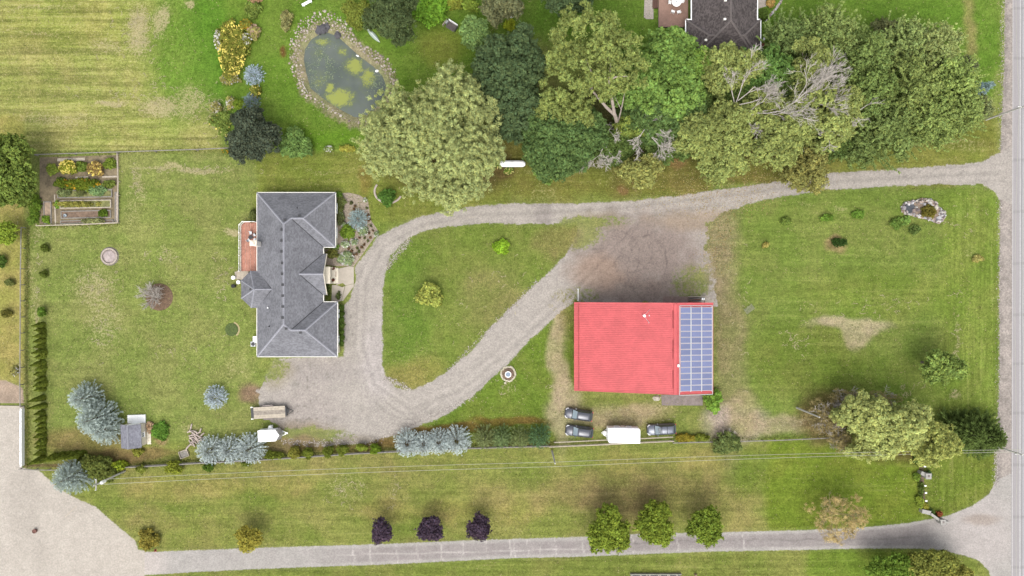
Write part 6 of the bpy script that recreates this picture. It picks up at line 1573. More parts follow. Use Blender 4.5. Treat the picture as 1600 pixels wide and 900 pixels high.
for k, (qx, qy, rx_, ry_, h, lb) in enumerate(((1085, 168, 44, 40, 6.5, 'dark green understorey tree left of the bleached forked tree'), (1165, 150, 44, 40, 7, 'dark green understorey tree behind the bleached forked limbs'), (1245, 140, 44, 44, 7.5, 'dark green understorey tree under the bleached branch fan'), (960, 228, 40, 30, 5.5, 'dark green understorey tree by the foot of the pale forked trunk'), (1300, 226, 44, 26, 6, 'green understorey tree beside the upper drive, below the poplars'), (1040, 232, 36, 24, 5, 'dim green understorey tree in the grove edge gap'))):
    broadleaf('understorey_tree', lb, qx, qy, rx_, ry_, h, LC(96, 118, 66), 'understorey_leaves', 500 + k, lobe=.7, leaf=.22, dens=22, group='understorey trees of the grove', wisp=.2)
# bleached dead limbs, each on its own dead tree
def dead(label, qx, qy, starts, seed, **kw):
    b = W(qx, qy, 2); d = thing('dead_tree', label, 'dead tree', Vector((b.x, b.y, 0)), 0, 'bleached dead trees of the grove')
    mb = branch_skeleton(seed, starts, **kw); mb.tube([(0, 0, 0), (starts[0][0][0] * .6, starts[0][0][1] * .6, starts[0][0][2] * .6), starts[0][0]], [.2, .15, .1], 6)
    link('branches', mb.mesh('branches', M_DEAD), d); return d
dead('bleached dead tree with upright forked limbs left of centre grove', 1128, 176, [((0, 0, 8.5), (-.35, .75, .6), 3.4), ((.3, 0, 8.5), (.15, .9, .5), 3.6), ((.5, .2, 8.8), (.7, .6, .4), 3.2), ((.8, -.4, 8.6), (1, .25, .3), 3.4)], 1, depth=5, spread=.42, r0=.085)
dead('bleached dead tree spreading right beneath the largest branch fan', 1144, 196, [((0, 0, 9), (.6, .6, .3), 2.8), ((.3, -.2, 9), (1, .25, .1), 4.2), ((1.5, .2, 9.2), (1, .1, .2), 4.0), ((0, -.3, 9), (.3, -.7, .1), 1.8)], 2, depth=5, spread=.42, r0=.08)
dead('largest bleached dead tree, a wide fan of grey branches', 1212, 178, [((0, 0, 10), (.75, .55, .3), 3.8), ((.2, .2, 10), (.45, .85, .3), 3.2), ((.6, 0, 10), (1, .4, .2), 4.0), ((1.4, .8, 10.3), (.75, .65, .2), 3.6), ((.4, -.2, 10), (1, .05, .15), 3.6)], 3, depth=5, spread=.38, r0=.09)
dead('bleached dead tree leaning down over the grass above the drive', 1002, 212, [((0, 0, 7), (.5, -.6, -.1), 3.0), ((.2, 0, 7), (.9, -.6, 0), 3.0), ((-.2, .2, 7), (-.4, -.5, .1), 2.4), ((0, .2, 7), (.3, .7, .2), 1.6)], 4, depth=5, spread=.5, r0=.075, up=-.02)
dead('grey dead twigs low in the grove left of the leaning dead tree', 940, 232, [((0, 0, 5.5), (-.3, -.7, 0), 2.6), ((0, .2, 5.5), (.3, .8, .2), 2.4), ((0, 0, 5.5), (-.9, .1, .1), 3.0), ((.3, -.4, 5.5), (.4, -.8, 0), 2.0)], 5, depth=5, spread=.55, r0=.055, up=0)
dead('small white dead snag in the yellow green poplar near the drive', 1262, 232, [((0, 0, 9.5), (-.7, .3, .3), 1.4), ((0, 0, 9.5), (.6, .4, .3), 1.4), ((0, 0, 9.5), (.1, -.8, .2), 1.2), ((0, 0, 9.5), (-.3, .8, .2), 1.2)], 6, depth=3, r0=.07)
dead('small white dead snag in the poplar below the branch fan', 1296, 196, [((0, 0, 10.5), (.8, .5, .2), 2.2), ((0, 0, 10.5), (-.3, -.7, .2), 1.5), ((0, 0, 10.5), (.3, -.6, .3), 1.6)], 7, depth=3, r0=.07)
dead('thin dead twigs in the dark gap left of the yellow poplars', 1052, 216, [((0, 0, 6), (-.4, .8, .2), 1.8), ((0, 0, 6), (.9, -.4, .1), 2.0), ((0, 0, 6), (.5, .6, .1), 1.6)], 8, depth=3, r0=.06)
# feathery trees on the right of the grove
for k, (qx, qy, rp, h, c_, lb) in enumerate(((1288, 62, 48, 10.5, LC(120, 138, 84), 'feathery green tree at the top left of the right hand grove'), (1344, 96, 46, 11.5, LC(112, 132, 78), 'feathery dark green tree between the top left and pale crowns'), (1404, 76, 42, 10, LC(128, 146, 92), 'feathery pale green tree on the upper edge of the grove'), (1452, 82, 44, 10.5, LC(138, 152, 98), 'palest feathery tree at the upper right of the grove'),
                                              (1346, 150, 50, 12, LC(108, 128, 74), 'dark feathery tree in the middle left of the right grove'), (1410, 140, 52, 12.5, LC(122, 138, 82), 'broad feathery tree in the centre of the right grove'), (1472, 134, 48, 11.5, LC(128, 148, 86), 'feathery light green tree on the right side of grove'), (1485, 178, 42, 10.5, LC(124, 142, 84), 'feathery green tree at the lower right grove corner'),
                                              (1436, 192, 48, 11, LC(122, 140, 82), 'feathery tree above the grass verge of the upper drive'), (1378, 205, 52, 11, LC(112, 130, 78), 'dark feathery tree low in the grove above the drive'), (1340, 228, 36, 8, LC(106, 124, 74), 'low feathery tree nearest the upper drive'), (1230, 62, 36, 8.5, LC(110, 130, 80), 'feathery tree right of the dark roofed house'))):
    c = W(qx, qy, h * .55); rad = rp * MP * .95; t_ = thing('locust_tree', lb, 'tree', Vector((c.x, c.y, 0)), 0, 'feathery trees of the right hand grove')
    V, F, Tn = conifer(100 + k, rad, h, z0=h * .22, levels=10, nb=10, needle=.30, per=9, tip=1.15, inner=.85, irr=.4, upl=.8, pw=.5, width=.4)
    V2, F2, T2, cs = crown(700 + k, rad * .95, rad * .95, h * .42, int(rad * rad * 2.2), .72, .17, 26, wisp=.4, gaps=.1, fill=.2)
    V2 = V2 + np.array([0, 0, h * .56]); V = np.concatenate([V, V2]); F = np.concatenate([F, F2 + len(Tn)]); Tn = np.concatenate([Tn, T2])
    link('crown', np_mesh('crown', V, F, leaf_mat('feather_leaves_%d' % k, tuple(q * 1.32 for q in c_), .25), Tn), t_); link('trunk', trunk_mesh('trunk', M_BARK, h * .55, .2), t_)
broadleaf('olive_tree', 'dull olive shrubby tree at the upper edge of the grove', 1382, 48, 26, 16, 6, LC(104, 112, 78), 'dull_olive_leaves', 51, lobe=.6, leaf=.17, dens=26)
broadleaf('olive_tree', 'dull grey green tree peeping out at the right grove edge', 1505, 106, 20, 14, 6, LC(112, 122, 88), 'grey_olive_leaves', 52, lobe=.6, leaf=.17, dens=24)
spruce('blue_spruce', 'small blue spruce at the right tip of the upper grove', 1531, 140, 12, 5, LC(130, 150, 150), 'tip_blue_needles', 53, nb=9)
broadleaf('olive_tree', 'narrow grey olive tree beside the leaning pole near the road', 1530, 170, 17, 20, 6, LC(128, 140, 96), 'olive_leaves_b', 54, lobe=.5, leaf=.17, dens=26)
# --- upper middle lawn ---
broadleaf('pine_tree', 'dark green pine with lumpy crown right of the canoe', 614, 30, 40, 42, 11, LC(88, 104, 70), 'pine_needles', 55, lobe=.85, leaf=.26, dens=22, aspect=.3)
shrub('bush', 'bright lime green bush beside the dark pine at top edge', 672, 18, 29, 24, 3.2, C_LIME, 'lime_leaves', 56, lobe=.6, leaf=.2, dens=30)
broadleaf('small_tree', 'pale mint green small tree right of the garden seat', 741, 54, 21, 27, 5, C_PALE, 'mint_leaves', 57, lobe=.7, leaf=.22, dens=24)
broadleaf('pine_tree', 'grey green pine at the top edge left of white ornament', 782, 10, 33, 30, 9, LC(118, 124, 92), 'grey_pine_needles', 58, lobe=.8, leaf=.26, dens=22, aspect=.3)
shrub('bush', 'yellow green bush at the top edge, left of a pair', 711, 4, 14, 11, 2.2, LC(150, 162, 74), 'yellow_bush_leaves', 59)
shrub('bush', 'yellow green bush at the top edge, right of a pair', 735, 8, 13, 11, 2.2, LC(132, 156, 70), 'yellow_bush_leaves_b', 60)
shrub('bush', 'small yellow bush below the white garden ornament', 796, 39, 9, 9, 1.4, LC(160, 176, 60), 'gold_bush_leaves', 61, lobe=.35)
broadleaf('maple_tree', 'dark maple at the top edge above the open poplar', 886, -8, 46, 34, 10, C_MAPLE, 'maple_leaves', 62, lobe=.9, leaf=.24, dens=22)
shrub('bush', 'tall weedy bush on the bank above the pond', 558, 22, 22, 22, 1.6, LC(132, 146, 70), 'weedy_leaves', 63, lobe=.5, gaps=.2)
shrub('bush', 'loose grey green bush left of the pond stones', 448, 32, 9, 16, 1.0, LC(150, 152, 104), 'grey_weed_leaves', 64, lobe=.4, gaps=.2)
# --- border left of the pond ---
broadleaf('yew_tree', 'blackish green round tree by the end of the wire fence', 398, 214, 41, 42, 7, LC(82, 93, 79), 'blackish_leaves', 65, lobe=.55, leaf=.2, dens=30, trunk_h=.1, spread=.34)
shrub('bush', 'round fresh green bush right of the blackish tree', 462, 226, 24, 24, 2.6, LC(120, 152, 88), 'fresh_leaves', 66, lobe=.5, leaf=.2)
spruce('globe_spruce', 'round pale blue globe spruce in the yellow flower border', 396, 118, 15.5, 2.0, LC(168, 182, 194), 'globe_blue_needles', 67, zf=.4, pw=.5, nb=14, needle=.26, tip=1.2, inner=.7)
spruce('globe_spruce', 'round dull blue shrub just above the blackish tree', 392, 160, 13, 1.9, LC(116, 130, 134), 'dull_blue_needles', 68, zf=.4, pw=.5, nb=13, needle=.24)
shrub('bush', 'dark yellowish juniper left of the dull blue shrub', 376, 164, 13, 8, 1.2, LC(112, 136, 52), 'juniper_leaves', 69, lobe=.3)
def flowers(name, label, qx, qy, rxp, ryp, h, leafc, lname, flc, fname, seed, nf, fs=.16, cat='flowers', group=None, lobe=.4):
    t_ = shrub(name, label, qx, qy, rxp, ryp, h, leafc, lname, seed, lobe=lobe, leaf=.15, dens=30, group=group, cat=cat, gaps=.1)
    r = np.random.default_rng(seed + 999); n = nf; a = r.uniform(0, 6.283, n); q = np.sqrt(r.uniform(0, 1, n)); cl_ = r.uniform(.6, 1.1, n)
    P = np.stack([np.cos(a) * q * rxp * MP, np.sin(a) * q * ryp * MP, h * (.55 + .55 * np.sqrt(np.clip(1 - q * q * .8, 0, 1)) * cl_)], -1)
    V, F = leaf_quads(P, unit(r.normal(0, .35, (n, 3)) + np.array([0, 0, 1.])), fs, .8, r)
    tag(link('blossom', np_mesh('blossom', V, F, leaf_mat(fname, flc, .2), tones(n, r, np.ones(n), .15, .06)), t_), kind='stuff')
    return t_
F_Y = A(250, 230, 120, 1.5); F_W = A(240, 238, 226, 1.15); F_P = A(220, 186, 160); F_O = A(226, 180, 60)
flowers('black_eyed_susan', 'big bank of yellow flowers in the border left of pond', 364, 78, 22, 44, 1.2, LC(132, 140, 66), 'border_leaves', F_Y, 'yellow_petals', 70, 520, .17, lobe=.6)
flowers('black_eyed_susan', 'golden flowers at the top of the border', 384, 40, 10, 9, 1.0, LC(120, 130, 60), 'border_leaves', F_O, 'orange_petals', 71, 60)
flowers('hydrangea', 'white flowering shrub on the left edge of the yellow bank', 342, 64, 6, 16, 1.2, LC(130, 140, 90), 'border_leaves', F_W, 'white_petals', 72, 90)
flowers('hydrangea', 'white flowering shrub on the right side of yellow bank', 387, 62, 8, 10, 1.1, LC(140, 146, 110), 'border_leaves', F_W, 'white_petals', 73, 80)
flowers('hydrangea', 'faded pinkish flower heads right of the yellow bank', 398, 50, 10, 11, 1.1, LC(160, 160, 100), 'pale_border_leaves', F_P, 'faded_petals', 74, 70)
shrub('bush', 'green weedy clump at the top of the flower border', 396, 16, 12, 14, 1.0, LC(126, 148, 76), 'weed_leaves', 75, gaps=.1)
shrub('bush', 'pinkish seed head clump at the very top of border', 398, 1, 11, 6, 1.0, LC(178, 150, 122), 'pink_weed_leaves', 76, lobe=.3)
flowers('daisy_clump', 'grey white wild flowers below the blue globe spruce', 360, 124, 16, 8, .8, LC(140, 146, 100), 'pale_border_leaves', F_W, 'white_petals', 77, 70, .12)
flowers('daisy_clump', 'white flowers left of the dark juniper', 362, 162, 8, 10, .9, LC(140, 150, 100), 'pale_border_leaves', F_W, 'white_petals', 78, 80, .13)
flowers('daisy_clump', 'white flowers farthest left below the hay field edge', 338, 168, 8, 9, .8, LC(150, 160, 100), 'pale_border_leaves', F_W, 'white_petals', 79, 70, .12)
flowers('wild_flowers', 'sparse yellow wild flowers left of the blackish tree', 345, 190, 18, 14, .6, LC(140, 152, 70), 'weed_leaves', F_Y, 'yellow_petals', 80, 34, .13)
flowers('wild_flowers', 'pale yellow blooms just left of the blackish tree', 350, 208, 7, 9, .6, LC(128, 150, 70), 'weed_leaves', A(246, 236, 150), 'cream_petals', 81, 14, .17)
flowers('wild_flowers', 'yellow flowers right below the blue globe spruce', 400, 143, 9, 10, .8, LC(130, 140, 60), 'border_leaves', F_Y, 'yellow_petals', 82, 30, .13)
flowers('wild_flowers', 'orange flowers at foot of the wire fence', 352, 236, 8, 4, .5, LC(150, 146, 70), 'weed_leaves', F_O, 'orange_petals', 83, 16, .14)
flowers('hydrangea', 'white flowering clump right of the fresh green bush', 514, 233, 7, 5, .8, LC(130, 156, 90), 'weed_leaves', F_W, 'white_petals', 84, 50, .14)
shrub('bush', 'low pale weedy clump right of the white flowers', 543, 232, 12, 5, .5, LC(170, 172, 84), 'weed_leaves_c', 85, lobe=.3, gaps=.2)
flowers('daisy_clump', 'pale yellow daisies at the foot of the propane tank', 795, 267, 8, 6, .7, LC(110, 140, 60), 'border_leaves_b', A(246, 240, 170), 'cream_petals', 86, 50, .13)
flowers('daisy_clump', 'small pale daisies under the willow left of the tank', 776, 258, 5, 7, .6, LC(100, 120, 60), 'border_leaves_b', A(246, 240, 170), 'cream_petals', 87, 16, .13)
shrub('bush', 'dark fern like bush in the brick ringed bed under the willow', 605, 308, 13, 14, 1.2, LC(92, 130, 62), 'fern_leaves', 88, lobe=.4)
ring = thing('bed_edging', 'curved stone edging of the bed under the willow', 'edging', W(605, 300))
for k in range(20):
    a_ = R(150 + k * 9.5); link('stone', st2, ring, (2.35 * math.cos(a_) + .2, 2.0 * math.sin(a_) + .1, 0), (0, 0, a_ + 1.57), (1, 1.2, .6))
# --- front bed of the house ---
fbed = MB().prism([W(*p)[:2] for p in ((526, 302), (545, 301), (562, 305), (575, 314), (580, 345), (592, 362), (580, 378), (566, 398), (553, 416), (528, 416), (508, 414), (508, 390), (527, 388))], 0, .014).build('flower_bed', plain('pink_pea_gravel', A(192, 176, 156), .95, .3, 4, bump=.4)); tag(fbed, kind='structure')
spruce('globe_spruce', 'flat topped blue spruce in the gravel bed before the house', 560, 343, 15, 1.8, LC(150, 168, 166), 'bed_blue_needles', 90, zf=.4, pw=.5, nb=14, needle=.28)
for k, (qx, qy, rx_, ry_, nf, lb) in enumerate(((568, 362, 8, 7, 70, 'white leaved clump just below the flat blue spruce'), (541, 404, 13, 10, 150, 'biggest white leaved clump at the lower end of the bed'), (540, 382, 7, 5, 50, 'white leaved clump left of centre in the house bed'), (554, 378, 6, 5, 40, 'white leaved clump in the middle of the house bed'), (588, 366, 4, 4, 22, 'white leaved clump at the right corner of house bed'), (533, 334, 3, 5, 20, 'upper white flower clump close to the house wall'), (538, 352, 4, 4, 20, 'lower white flower clump close to the house wall'), (571, 313, 3, 3, 14, 'white clump at the top corner of house bed'))):
    flowers('hosta', lb, qx, qy, rx_, ry_, .5, LC(150, 170, 130), 'hosta_leaves', F_W, 'white_leaf', 91 + k, nf, .17, cat='plant', lobe=.3)
for k, (qx, qy, rx_, ry_, c_, lb) in enumerate(((533, 318, 7, 14, LC(112, 124, 76), 'dull green planting along the house wall, upper end'), (532, 340, 6, 12, LC(108, 118, 80), 'dull green planting along the house wall, middle'), (543, 362, 11, 11, LC(122, 150, 62), 'bright green clump between wall and white leaved plants'), (520, 396, 10, 8, LC(112, 118, 66), 'brown green planting in the corner by the porch'), (530, 304, 6, 5, LC(96, 128, 58), 'small green bush at the upper house corner'), (522, 386, 8, 4, LC(100, 130, 60), 'narrow green planting below the upper wing'), (529, 462, 2.5, 6, LC(96, 110, 66), 'thin planting between the porch slab and the wall'), (512, 450, 3, 10, LC(90, 104, 60), 'dark planting against the wall below the porch'))):
    shrub('bedding_plant', lb, qx, qy, rx_, ry_, .8, c_, 'bedding_leaves_%d' % k, 101 + k, lobe=.35, leaf=.14, dens=34, cat='plant')
rs = random.Random(3)
for k, (qx, qy) in enumerate(((549, 317), (555, 322), (553, 327), (573, 325), (575, 336), (577, 344), (580, 353), (583, 360), (579, 371), (575, 376), (569, 382), (565, 386), (561, 393), (552, 398), (557, 397), (570, 372), (562, 372), (545, 388), (558, 388), (576, 364), (550, 392))):
    r_ = 2.4 if k == 0 else rs.uniform(1.4, 2.0)
    shrub('heuchera', 'small dark round plant dotted in the gravel house bed' if k else 'largest dark round plant at the top of house bed', qx, qy, r_, r_, .35, LC(112, 92, 72) if k % 3 else LC(96, 104, 70), 'dark_bedding_%d' % (k % 3), 120 + k, lobe=.14, leaf=.08, dens=160, cat='plant', group='dark plants in the gravel bed')
for k in range(7):
    shrub('boxwood', 'clipped green boxwood in the row along the garage side wall', 533 + (k % 2) * .8, 481 + k * 9.2, 4.6, 5.2, .9, LC(96, 122, 60), 'boxwood_leaves', 150 + k, lobe=.22, leaf=.1, dens=90, group='boxwood row along the house')
shrub('bush', 'dark green bush by the upper left corner of red deck', 396, 338, 6, 9, 1.2, LC(92, 122, 60), 'bedding_leaves_0', 160, lobe=.3)
# --- left lawn ---
broadleaf('ash_tree', 'green tree cut by the left edge beside the vegetable garden', 14, 270, 46, 56, 7.5, LC(112, 132, 66), 'left_ash_leaves', 161, lobe=.85, leaf=.24, dens=20, lobe_var=.2)
broadleaf('small_tree', 'small yellow green tree at left edge below the big one', 8, 364, 22, 18, 4, LC(140, 164, 66), 'left_lime_leaves', 162, lobe=.5, leaf=.18, dens=26)
shrub('bush', 'dark green bush cut by the left edge', 3, 408, 8, 10, 1.4, LC(88, 116, 56), 'dark_bush_leaves', 163, lobe=.3)
shrub('bush', 'small grey green sapling left of the tall rail fence', 16, 442, 7, 6, .8, LC(112, 124, 74), 'grey_bush_leaves', 164, lobe=.25, gaps=.2)
shrub('bush', 'small brown green sapling left of fence beside the lower lawn', 12, 490, 9, 6, .8, LC(116, 116, 62), 'brown_bush_leaves', 165, lobe=.25, gaps=.2)
flowers('daisy_clump', 'white blossoming weed above the tan earth by the lot', 24, 580, 6, 8, .5, LC(190, 190, 140), 'pale_border_leaves', F_W, 'white_petals', 166, 40, .12)
shrub('bush', 'upper of two small round bushes by the left fence', 71, 388, 6.5, 6, .8, LC(96, 112, 52), 'lawn_bush_leaves', 167, lobe=.22, leaf=.1, dens=70)
shrub('bush', 'lower of two small round bushes by the left fence', 70, 428, 6.5, 6, .8, LC(90, 108, 50), 'lawn_bush_leaves', 168, lobe=.22, leaf=.1, dens=70)
bs = thing('bare_shrub', 'leafless pale shrub spreading over a brown mulch circle', 'shrub', W(243, 464)); mbs = branch_skeleton(9, [((0, 0, .1), (math.cos(q * .6), math.sin(q * .6), .7 + (q % 3) * .4), 1.5) for q in range(16)], depth=3, spread=.42, r0=.075, shrink=.75, up=.05); link('branches', mbs.mesh('branches', M_DEAD), bs)
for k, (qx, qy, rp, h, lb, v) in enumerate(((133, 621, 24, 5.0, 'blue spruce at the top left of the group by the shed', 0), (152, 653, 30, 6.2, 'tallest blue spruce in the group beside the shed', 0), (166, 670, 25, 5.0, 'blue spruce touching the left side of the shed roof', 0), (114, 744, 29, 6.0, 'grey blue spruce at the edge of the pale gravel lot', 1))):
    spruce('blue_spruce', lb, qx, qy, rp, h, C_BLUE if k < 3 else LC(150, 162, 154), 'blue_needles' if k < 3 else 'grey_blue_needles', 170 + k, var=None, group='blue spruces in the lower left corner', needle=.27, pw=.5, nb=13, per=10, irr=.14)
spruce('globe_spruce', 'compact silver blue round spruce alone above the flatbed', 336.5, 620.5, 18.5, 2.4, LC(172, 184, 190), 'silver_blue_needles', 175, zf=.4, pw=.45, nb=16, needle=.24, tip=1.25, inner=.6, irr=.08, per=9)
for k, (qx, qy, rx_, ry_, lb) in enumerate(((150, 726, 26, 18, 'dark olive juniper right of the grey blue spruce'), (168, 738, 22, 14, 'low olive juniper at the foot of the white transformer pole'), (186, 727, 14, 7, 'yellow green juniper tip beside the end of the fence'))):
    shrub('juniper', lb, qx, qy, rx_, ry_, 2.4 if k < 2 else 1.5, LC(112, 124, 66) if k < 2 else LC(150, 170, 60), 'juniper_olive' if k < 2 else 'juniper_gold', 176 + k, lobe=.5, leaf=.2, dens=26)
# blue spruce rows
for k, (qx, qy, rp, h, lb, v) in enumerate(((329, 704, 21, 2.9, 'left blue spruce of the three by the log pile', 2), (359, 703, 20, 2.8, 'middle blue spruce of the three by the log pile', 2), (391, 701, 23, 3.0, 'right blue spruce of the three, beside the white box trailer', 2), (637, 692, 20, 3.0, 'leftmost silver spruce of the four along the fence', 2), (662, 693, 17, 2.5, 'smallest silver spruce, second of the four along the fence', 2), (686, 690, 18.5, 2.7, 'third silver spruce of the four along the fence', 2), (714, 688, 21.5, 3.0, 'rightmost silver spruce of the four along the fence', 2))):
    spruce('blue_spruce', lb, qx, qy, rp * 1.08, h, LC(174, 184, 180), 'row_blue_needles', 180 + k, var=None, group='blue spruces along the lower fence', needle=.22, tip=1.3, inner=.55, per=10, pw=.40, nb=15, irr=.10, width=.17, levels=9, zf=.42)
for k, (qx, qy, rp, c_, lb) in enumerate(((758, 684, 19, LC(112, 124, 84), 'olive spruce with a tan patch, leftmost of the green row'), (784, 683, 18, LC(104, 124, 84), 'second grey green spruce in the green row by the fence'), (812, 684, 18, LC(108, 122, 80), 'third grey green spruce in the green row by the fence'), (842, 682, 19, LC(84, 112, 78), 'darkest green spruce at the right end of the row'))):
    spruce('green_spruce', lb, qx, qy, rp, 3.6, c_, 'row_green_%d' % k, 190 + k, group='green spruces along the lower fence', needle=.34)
# columnar cedar hedge
V, F, Tn = None, None, None
def cedar_mesh(seed, h, rad):
    r = np.random.default_rng(seed); n = 620; t = r.uniform(0, 1, n) ** 1.25; a = r.uniform(0, 6.283, n)
    rr_ = rad * (np.sin(np.clip((1 - t) * 1.25 + .12, 0, 1.57))) * r.uniform(.75, 1.05, n) * (1 - t ** 5)
    P = np.stack([np.cos(a) * rr_, np.sin(a) * rr_, t * h], -1); out_ = np.stack([np.cos(a), np.sin(a), np.full(n, .35)], -1)
    T = unit(np.stack([np.cos(a) * .25, np.sin(a) * .25, np.ones(n)], -1) + r.normal(0, .2, (n, 3)))
    V, F = leaf_quads(P, unit(out_ + r.normal(0, .35, (n, 3))), .2, .5, r, T)
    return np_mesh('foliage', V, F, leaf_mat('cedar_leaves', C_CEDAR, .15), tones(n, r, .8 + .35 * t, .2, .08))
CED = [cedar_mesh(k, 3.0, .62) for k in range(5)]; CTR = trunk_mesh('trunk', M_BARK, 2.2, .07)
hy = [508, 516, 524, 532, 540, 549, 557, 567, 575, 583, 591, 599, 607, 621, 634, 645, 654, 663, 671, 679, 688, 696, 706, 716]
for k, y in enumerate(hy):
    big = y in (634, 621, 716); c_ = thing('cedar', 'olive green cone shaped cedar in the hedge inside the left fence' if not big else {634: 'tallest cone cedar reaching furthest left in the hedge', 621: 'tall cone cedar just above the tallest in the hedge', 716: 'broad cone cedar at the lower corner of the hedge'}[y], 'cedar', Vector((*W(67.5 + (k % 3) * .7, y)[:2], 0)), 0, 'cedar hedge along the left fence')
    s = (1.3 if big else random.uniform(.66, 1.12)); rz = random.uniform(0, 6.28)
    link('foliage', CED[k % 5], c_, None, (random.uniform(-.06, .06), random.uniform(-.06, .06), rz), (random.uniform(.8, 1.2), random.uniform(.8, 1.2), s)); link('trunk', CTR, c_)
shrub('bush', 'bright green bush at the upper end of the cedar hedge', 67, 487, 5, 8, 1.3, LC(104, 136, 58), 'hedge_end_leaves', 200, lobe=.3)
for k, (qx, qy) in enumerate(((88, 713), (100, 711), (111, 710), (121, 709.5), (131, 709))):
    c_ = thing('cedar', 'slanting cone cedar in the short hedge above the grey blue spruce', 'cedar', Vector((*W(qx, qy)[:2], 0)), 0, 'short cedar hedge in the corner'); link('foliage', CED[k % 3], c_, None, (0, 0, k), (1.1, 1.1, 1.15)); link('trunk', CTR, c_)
# small cedars and shrubs beside the lower fence
for k, (qx, qy, rx_, ry_, c_, lb) in enumerate(((428, 711, 15, 6.5, C_CEDAR, 'long low green shrub below the white box trailer'), (461, 707, 10, 9, LC(136, 138, 66), 'loose yellowish shrub third left of the fence row'), (482, 707.5, 8.5, 9, C_CEDAR, 'round green shrub right of the loose yellowish one'), (513, 706, 8.5, 9, C_CEDAR, 'egg shaped green shrub left of a close pair'), (536, 703, 9, 8.5, C_CEDAR, 'egg shaped green shrub right of the close pair'), (566, 699, 9, 5, LC(128, 146, 62), 'low flat green shrub in the fence row gap'), (587, 702, 8.5, 8.5, LC(112, 138, 50), 'egg shaped green shrub nearest the four silver spruces'),
                                               (273, 730, 14, 10, LC(136, 148, 60), 'yellow green bush in front of fence near the logs'), (222, 732, 8, 6, LC(128, 140, 66), 'low green bush at the fence right of the pole'), (327, 729, 9, 7, LC(92, 120, 50), 'green bush below the left spruce of the three'), (385, 724, 7, 3, LC(112, 128, 60), 'tiny green bush below the right spruce of the three'))):
    shrub('bush', lb, qx, qy, rx_, ry_, 1.5, c_, 'fence_shrub_%d' % k, 210 + k, lobe=.32, leaf=.13, dens=60)
shrub('bush', 'bright green vine patch right of the garden shed', 251, 673, 13, 13, .5, LC(108, 150, 66), 'vine_leaves', 225, lobe=.35, leaf=.16)
shrub('bush', 'small yellow green weed at the lower right shed corner', 216, 706, 9, 6, .8, LC(136, 142, 66), 'weed_leaves_d', 226, lobe=.3, gaps=.2)
shrub('bush', 'pinkish flower clump beside the right shed wall', 234, 667, 5, 9, .5, LC(200, 176, 150), 'pink_weed_leaves_b', 227, lobe=.2, gaps=.3)
# --- island and lawn shrubs ---
shrub('bush', 'feathery pale yellow shrub in the middle of the loop lawn', 671, 461, 21, 18, 2.0, LC(172, 184, 98), 'feather_yellow_leaves', 230, lobe=.5, leaf=.18, dens=26)
shrub('bush', 'small lime green shrub in the upper right loop lawn', 784, 386, 14, 11, 1.0, LC(146, 186, 62), 'small_lime_leaves', 231, lobe=.3, leaf=.15, dens=34, gaps=.2)
shrub('bush', 'bright green shrub at the lower right corner of barn', 1113, 626, 14, 18, 2.0, LC(130, 168, 76), 'barn_lime_leaves', 232, lobe=.4, leaf=.2, dens=34)
for k, (qx, qy, rx_, ry_, c_, lb) in enumerate(((1310, 379, 12, 7, LC(58, 84, 42), 'darkest flat bush in a brown patch on the right lawn'), (1228, 346, 8, 6, LC(98, 118, 58), 'leftmost of the small bushes below the upper drive'), (1292, 340.5, 11, 5, LC(98, 128, 54), 'flat green bush second from left below upper drive'), (1340, 335, 11, 7, LC(98, 130, 56), 'round green bush left of the rock garden'), (1399, 349, 9, 9, LC(96, 122, 60), 'dark green bush just below the rock garden'), (1413, 345, 9, 8, LC(112, 142, 74), 'fresh green bush touching the one below rock garden'), (1429, 359, 9, 7, LC(92, 112, 62), 'grey green bush lower right of the fresh green one'), (1527, 404, 8, 6, LC(150, 148, 92), 'straw coloured weed clump in the lawn near road'), (1196, 383, 6, 4, LC(150, 144, 84), 'tiny dry clump left of the flat dark bush'))):
    c_ = tuple(q * (1.5 if k else 1.1) for q in c_)
    shrub('bush', lb, qx, qy, rx_, ry_, .7, c_, 'lawn_shrub_%d' % k, 240 + k, lobe=.26, leaf=.11, dens=46, gaps=.3, wisp=.3)
shrub('sedge', 'round brown green sedge tuft in the rock garden', 1450, 330, 11, 10, .9, LC(120, 116, 58), 'sedge_leaves', 255, lobe=.4, leaf=.2, dens=40, cat='plant')
# --- lower right trees ---
broadleaf('oak_tree', 'rounded fresh green tree alone in the right lawn', 1468, 573, 36, 25, 7, LC(132, 156, 84), 'fresh_oak_leaves', 260, lobe=.8, leaf=.24, dens=22, trunk_h=.2, base=(1440, 566))
for k, (qx, qy, rx_, ry_, h, lb) in enumerate(((1346, 648, 40, 38, 9, 'pale green willow crown with two lobes left of the row'), (1412, 662, 44, 36, 10, 'middle pale green willow crown below the lawn'), (1372, 688, 34, 26, 8, 'low pale green willow crown nearest the wires'), (1450, 688, 36, 36, 11, 'dense pale green willow crown next to the dark spruce'), (1332, 702, 16, 12, 5, 'small pale green willow offshoot at the lower left'))):
    broadleaf('willow_tree', lb, qx, qy, rx_, ry_, h, LC(172, 184, 116) if k != 3 else LC(168, 178, 104), 'pale_willow_leaves' if k != 3 else 'pale_willow_leaves_b', 262 + k, lobe=1.35, leaf=.22, dens=26, group='pale willows by the road', aspect=.42, lobe_var=.12, trunk_h=.2, up=.7, gaps=.05)
THK = []
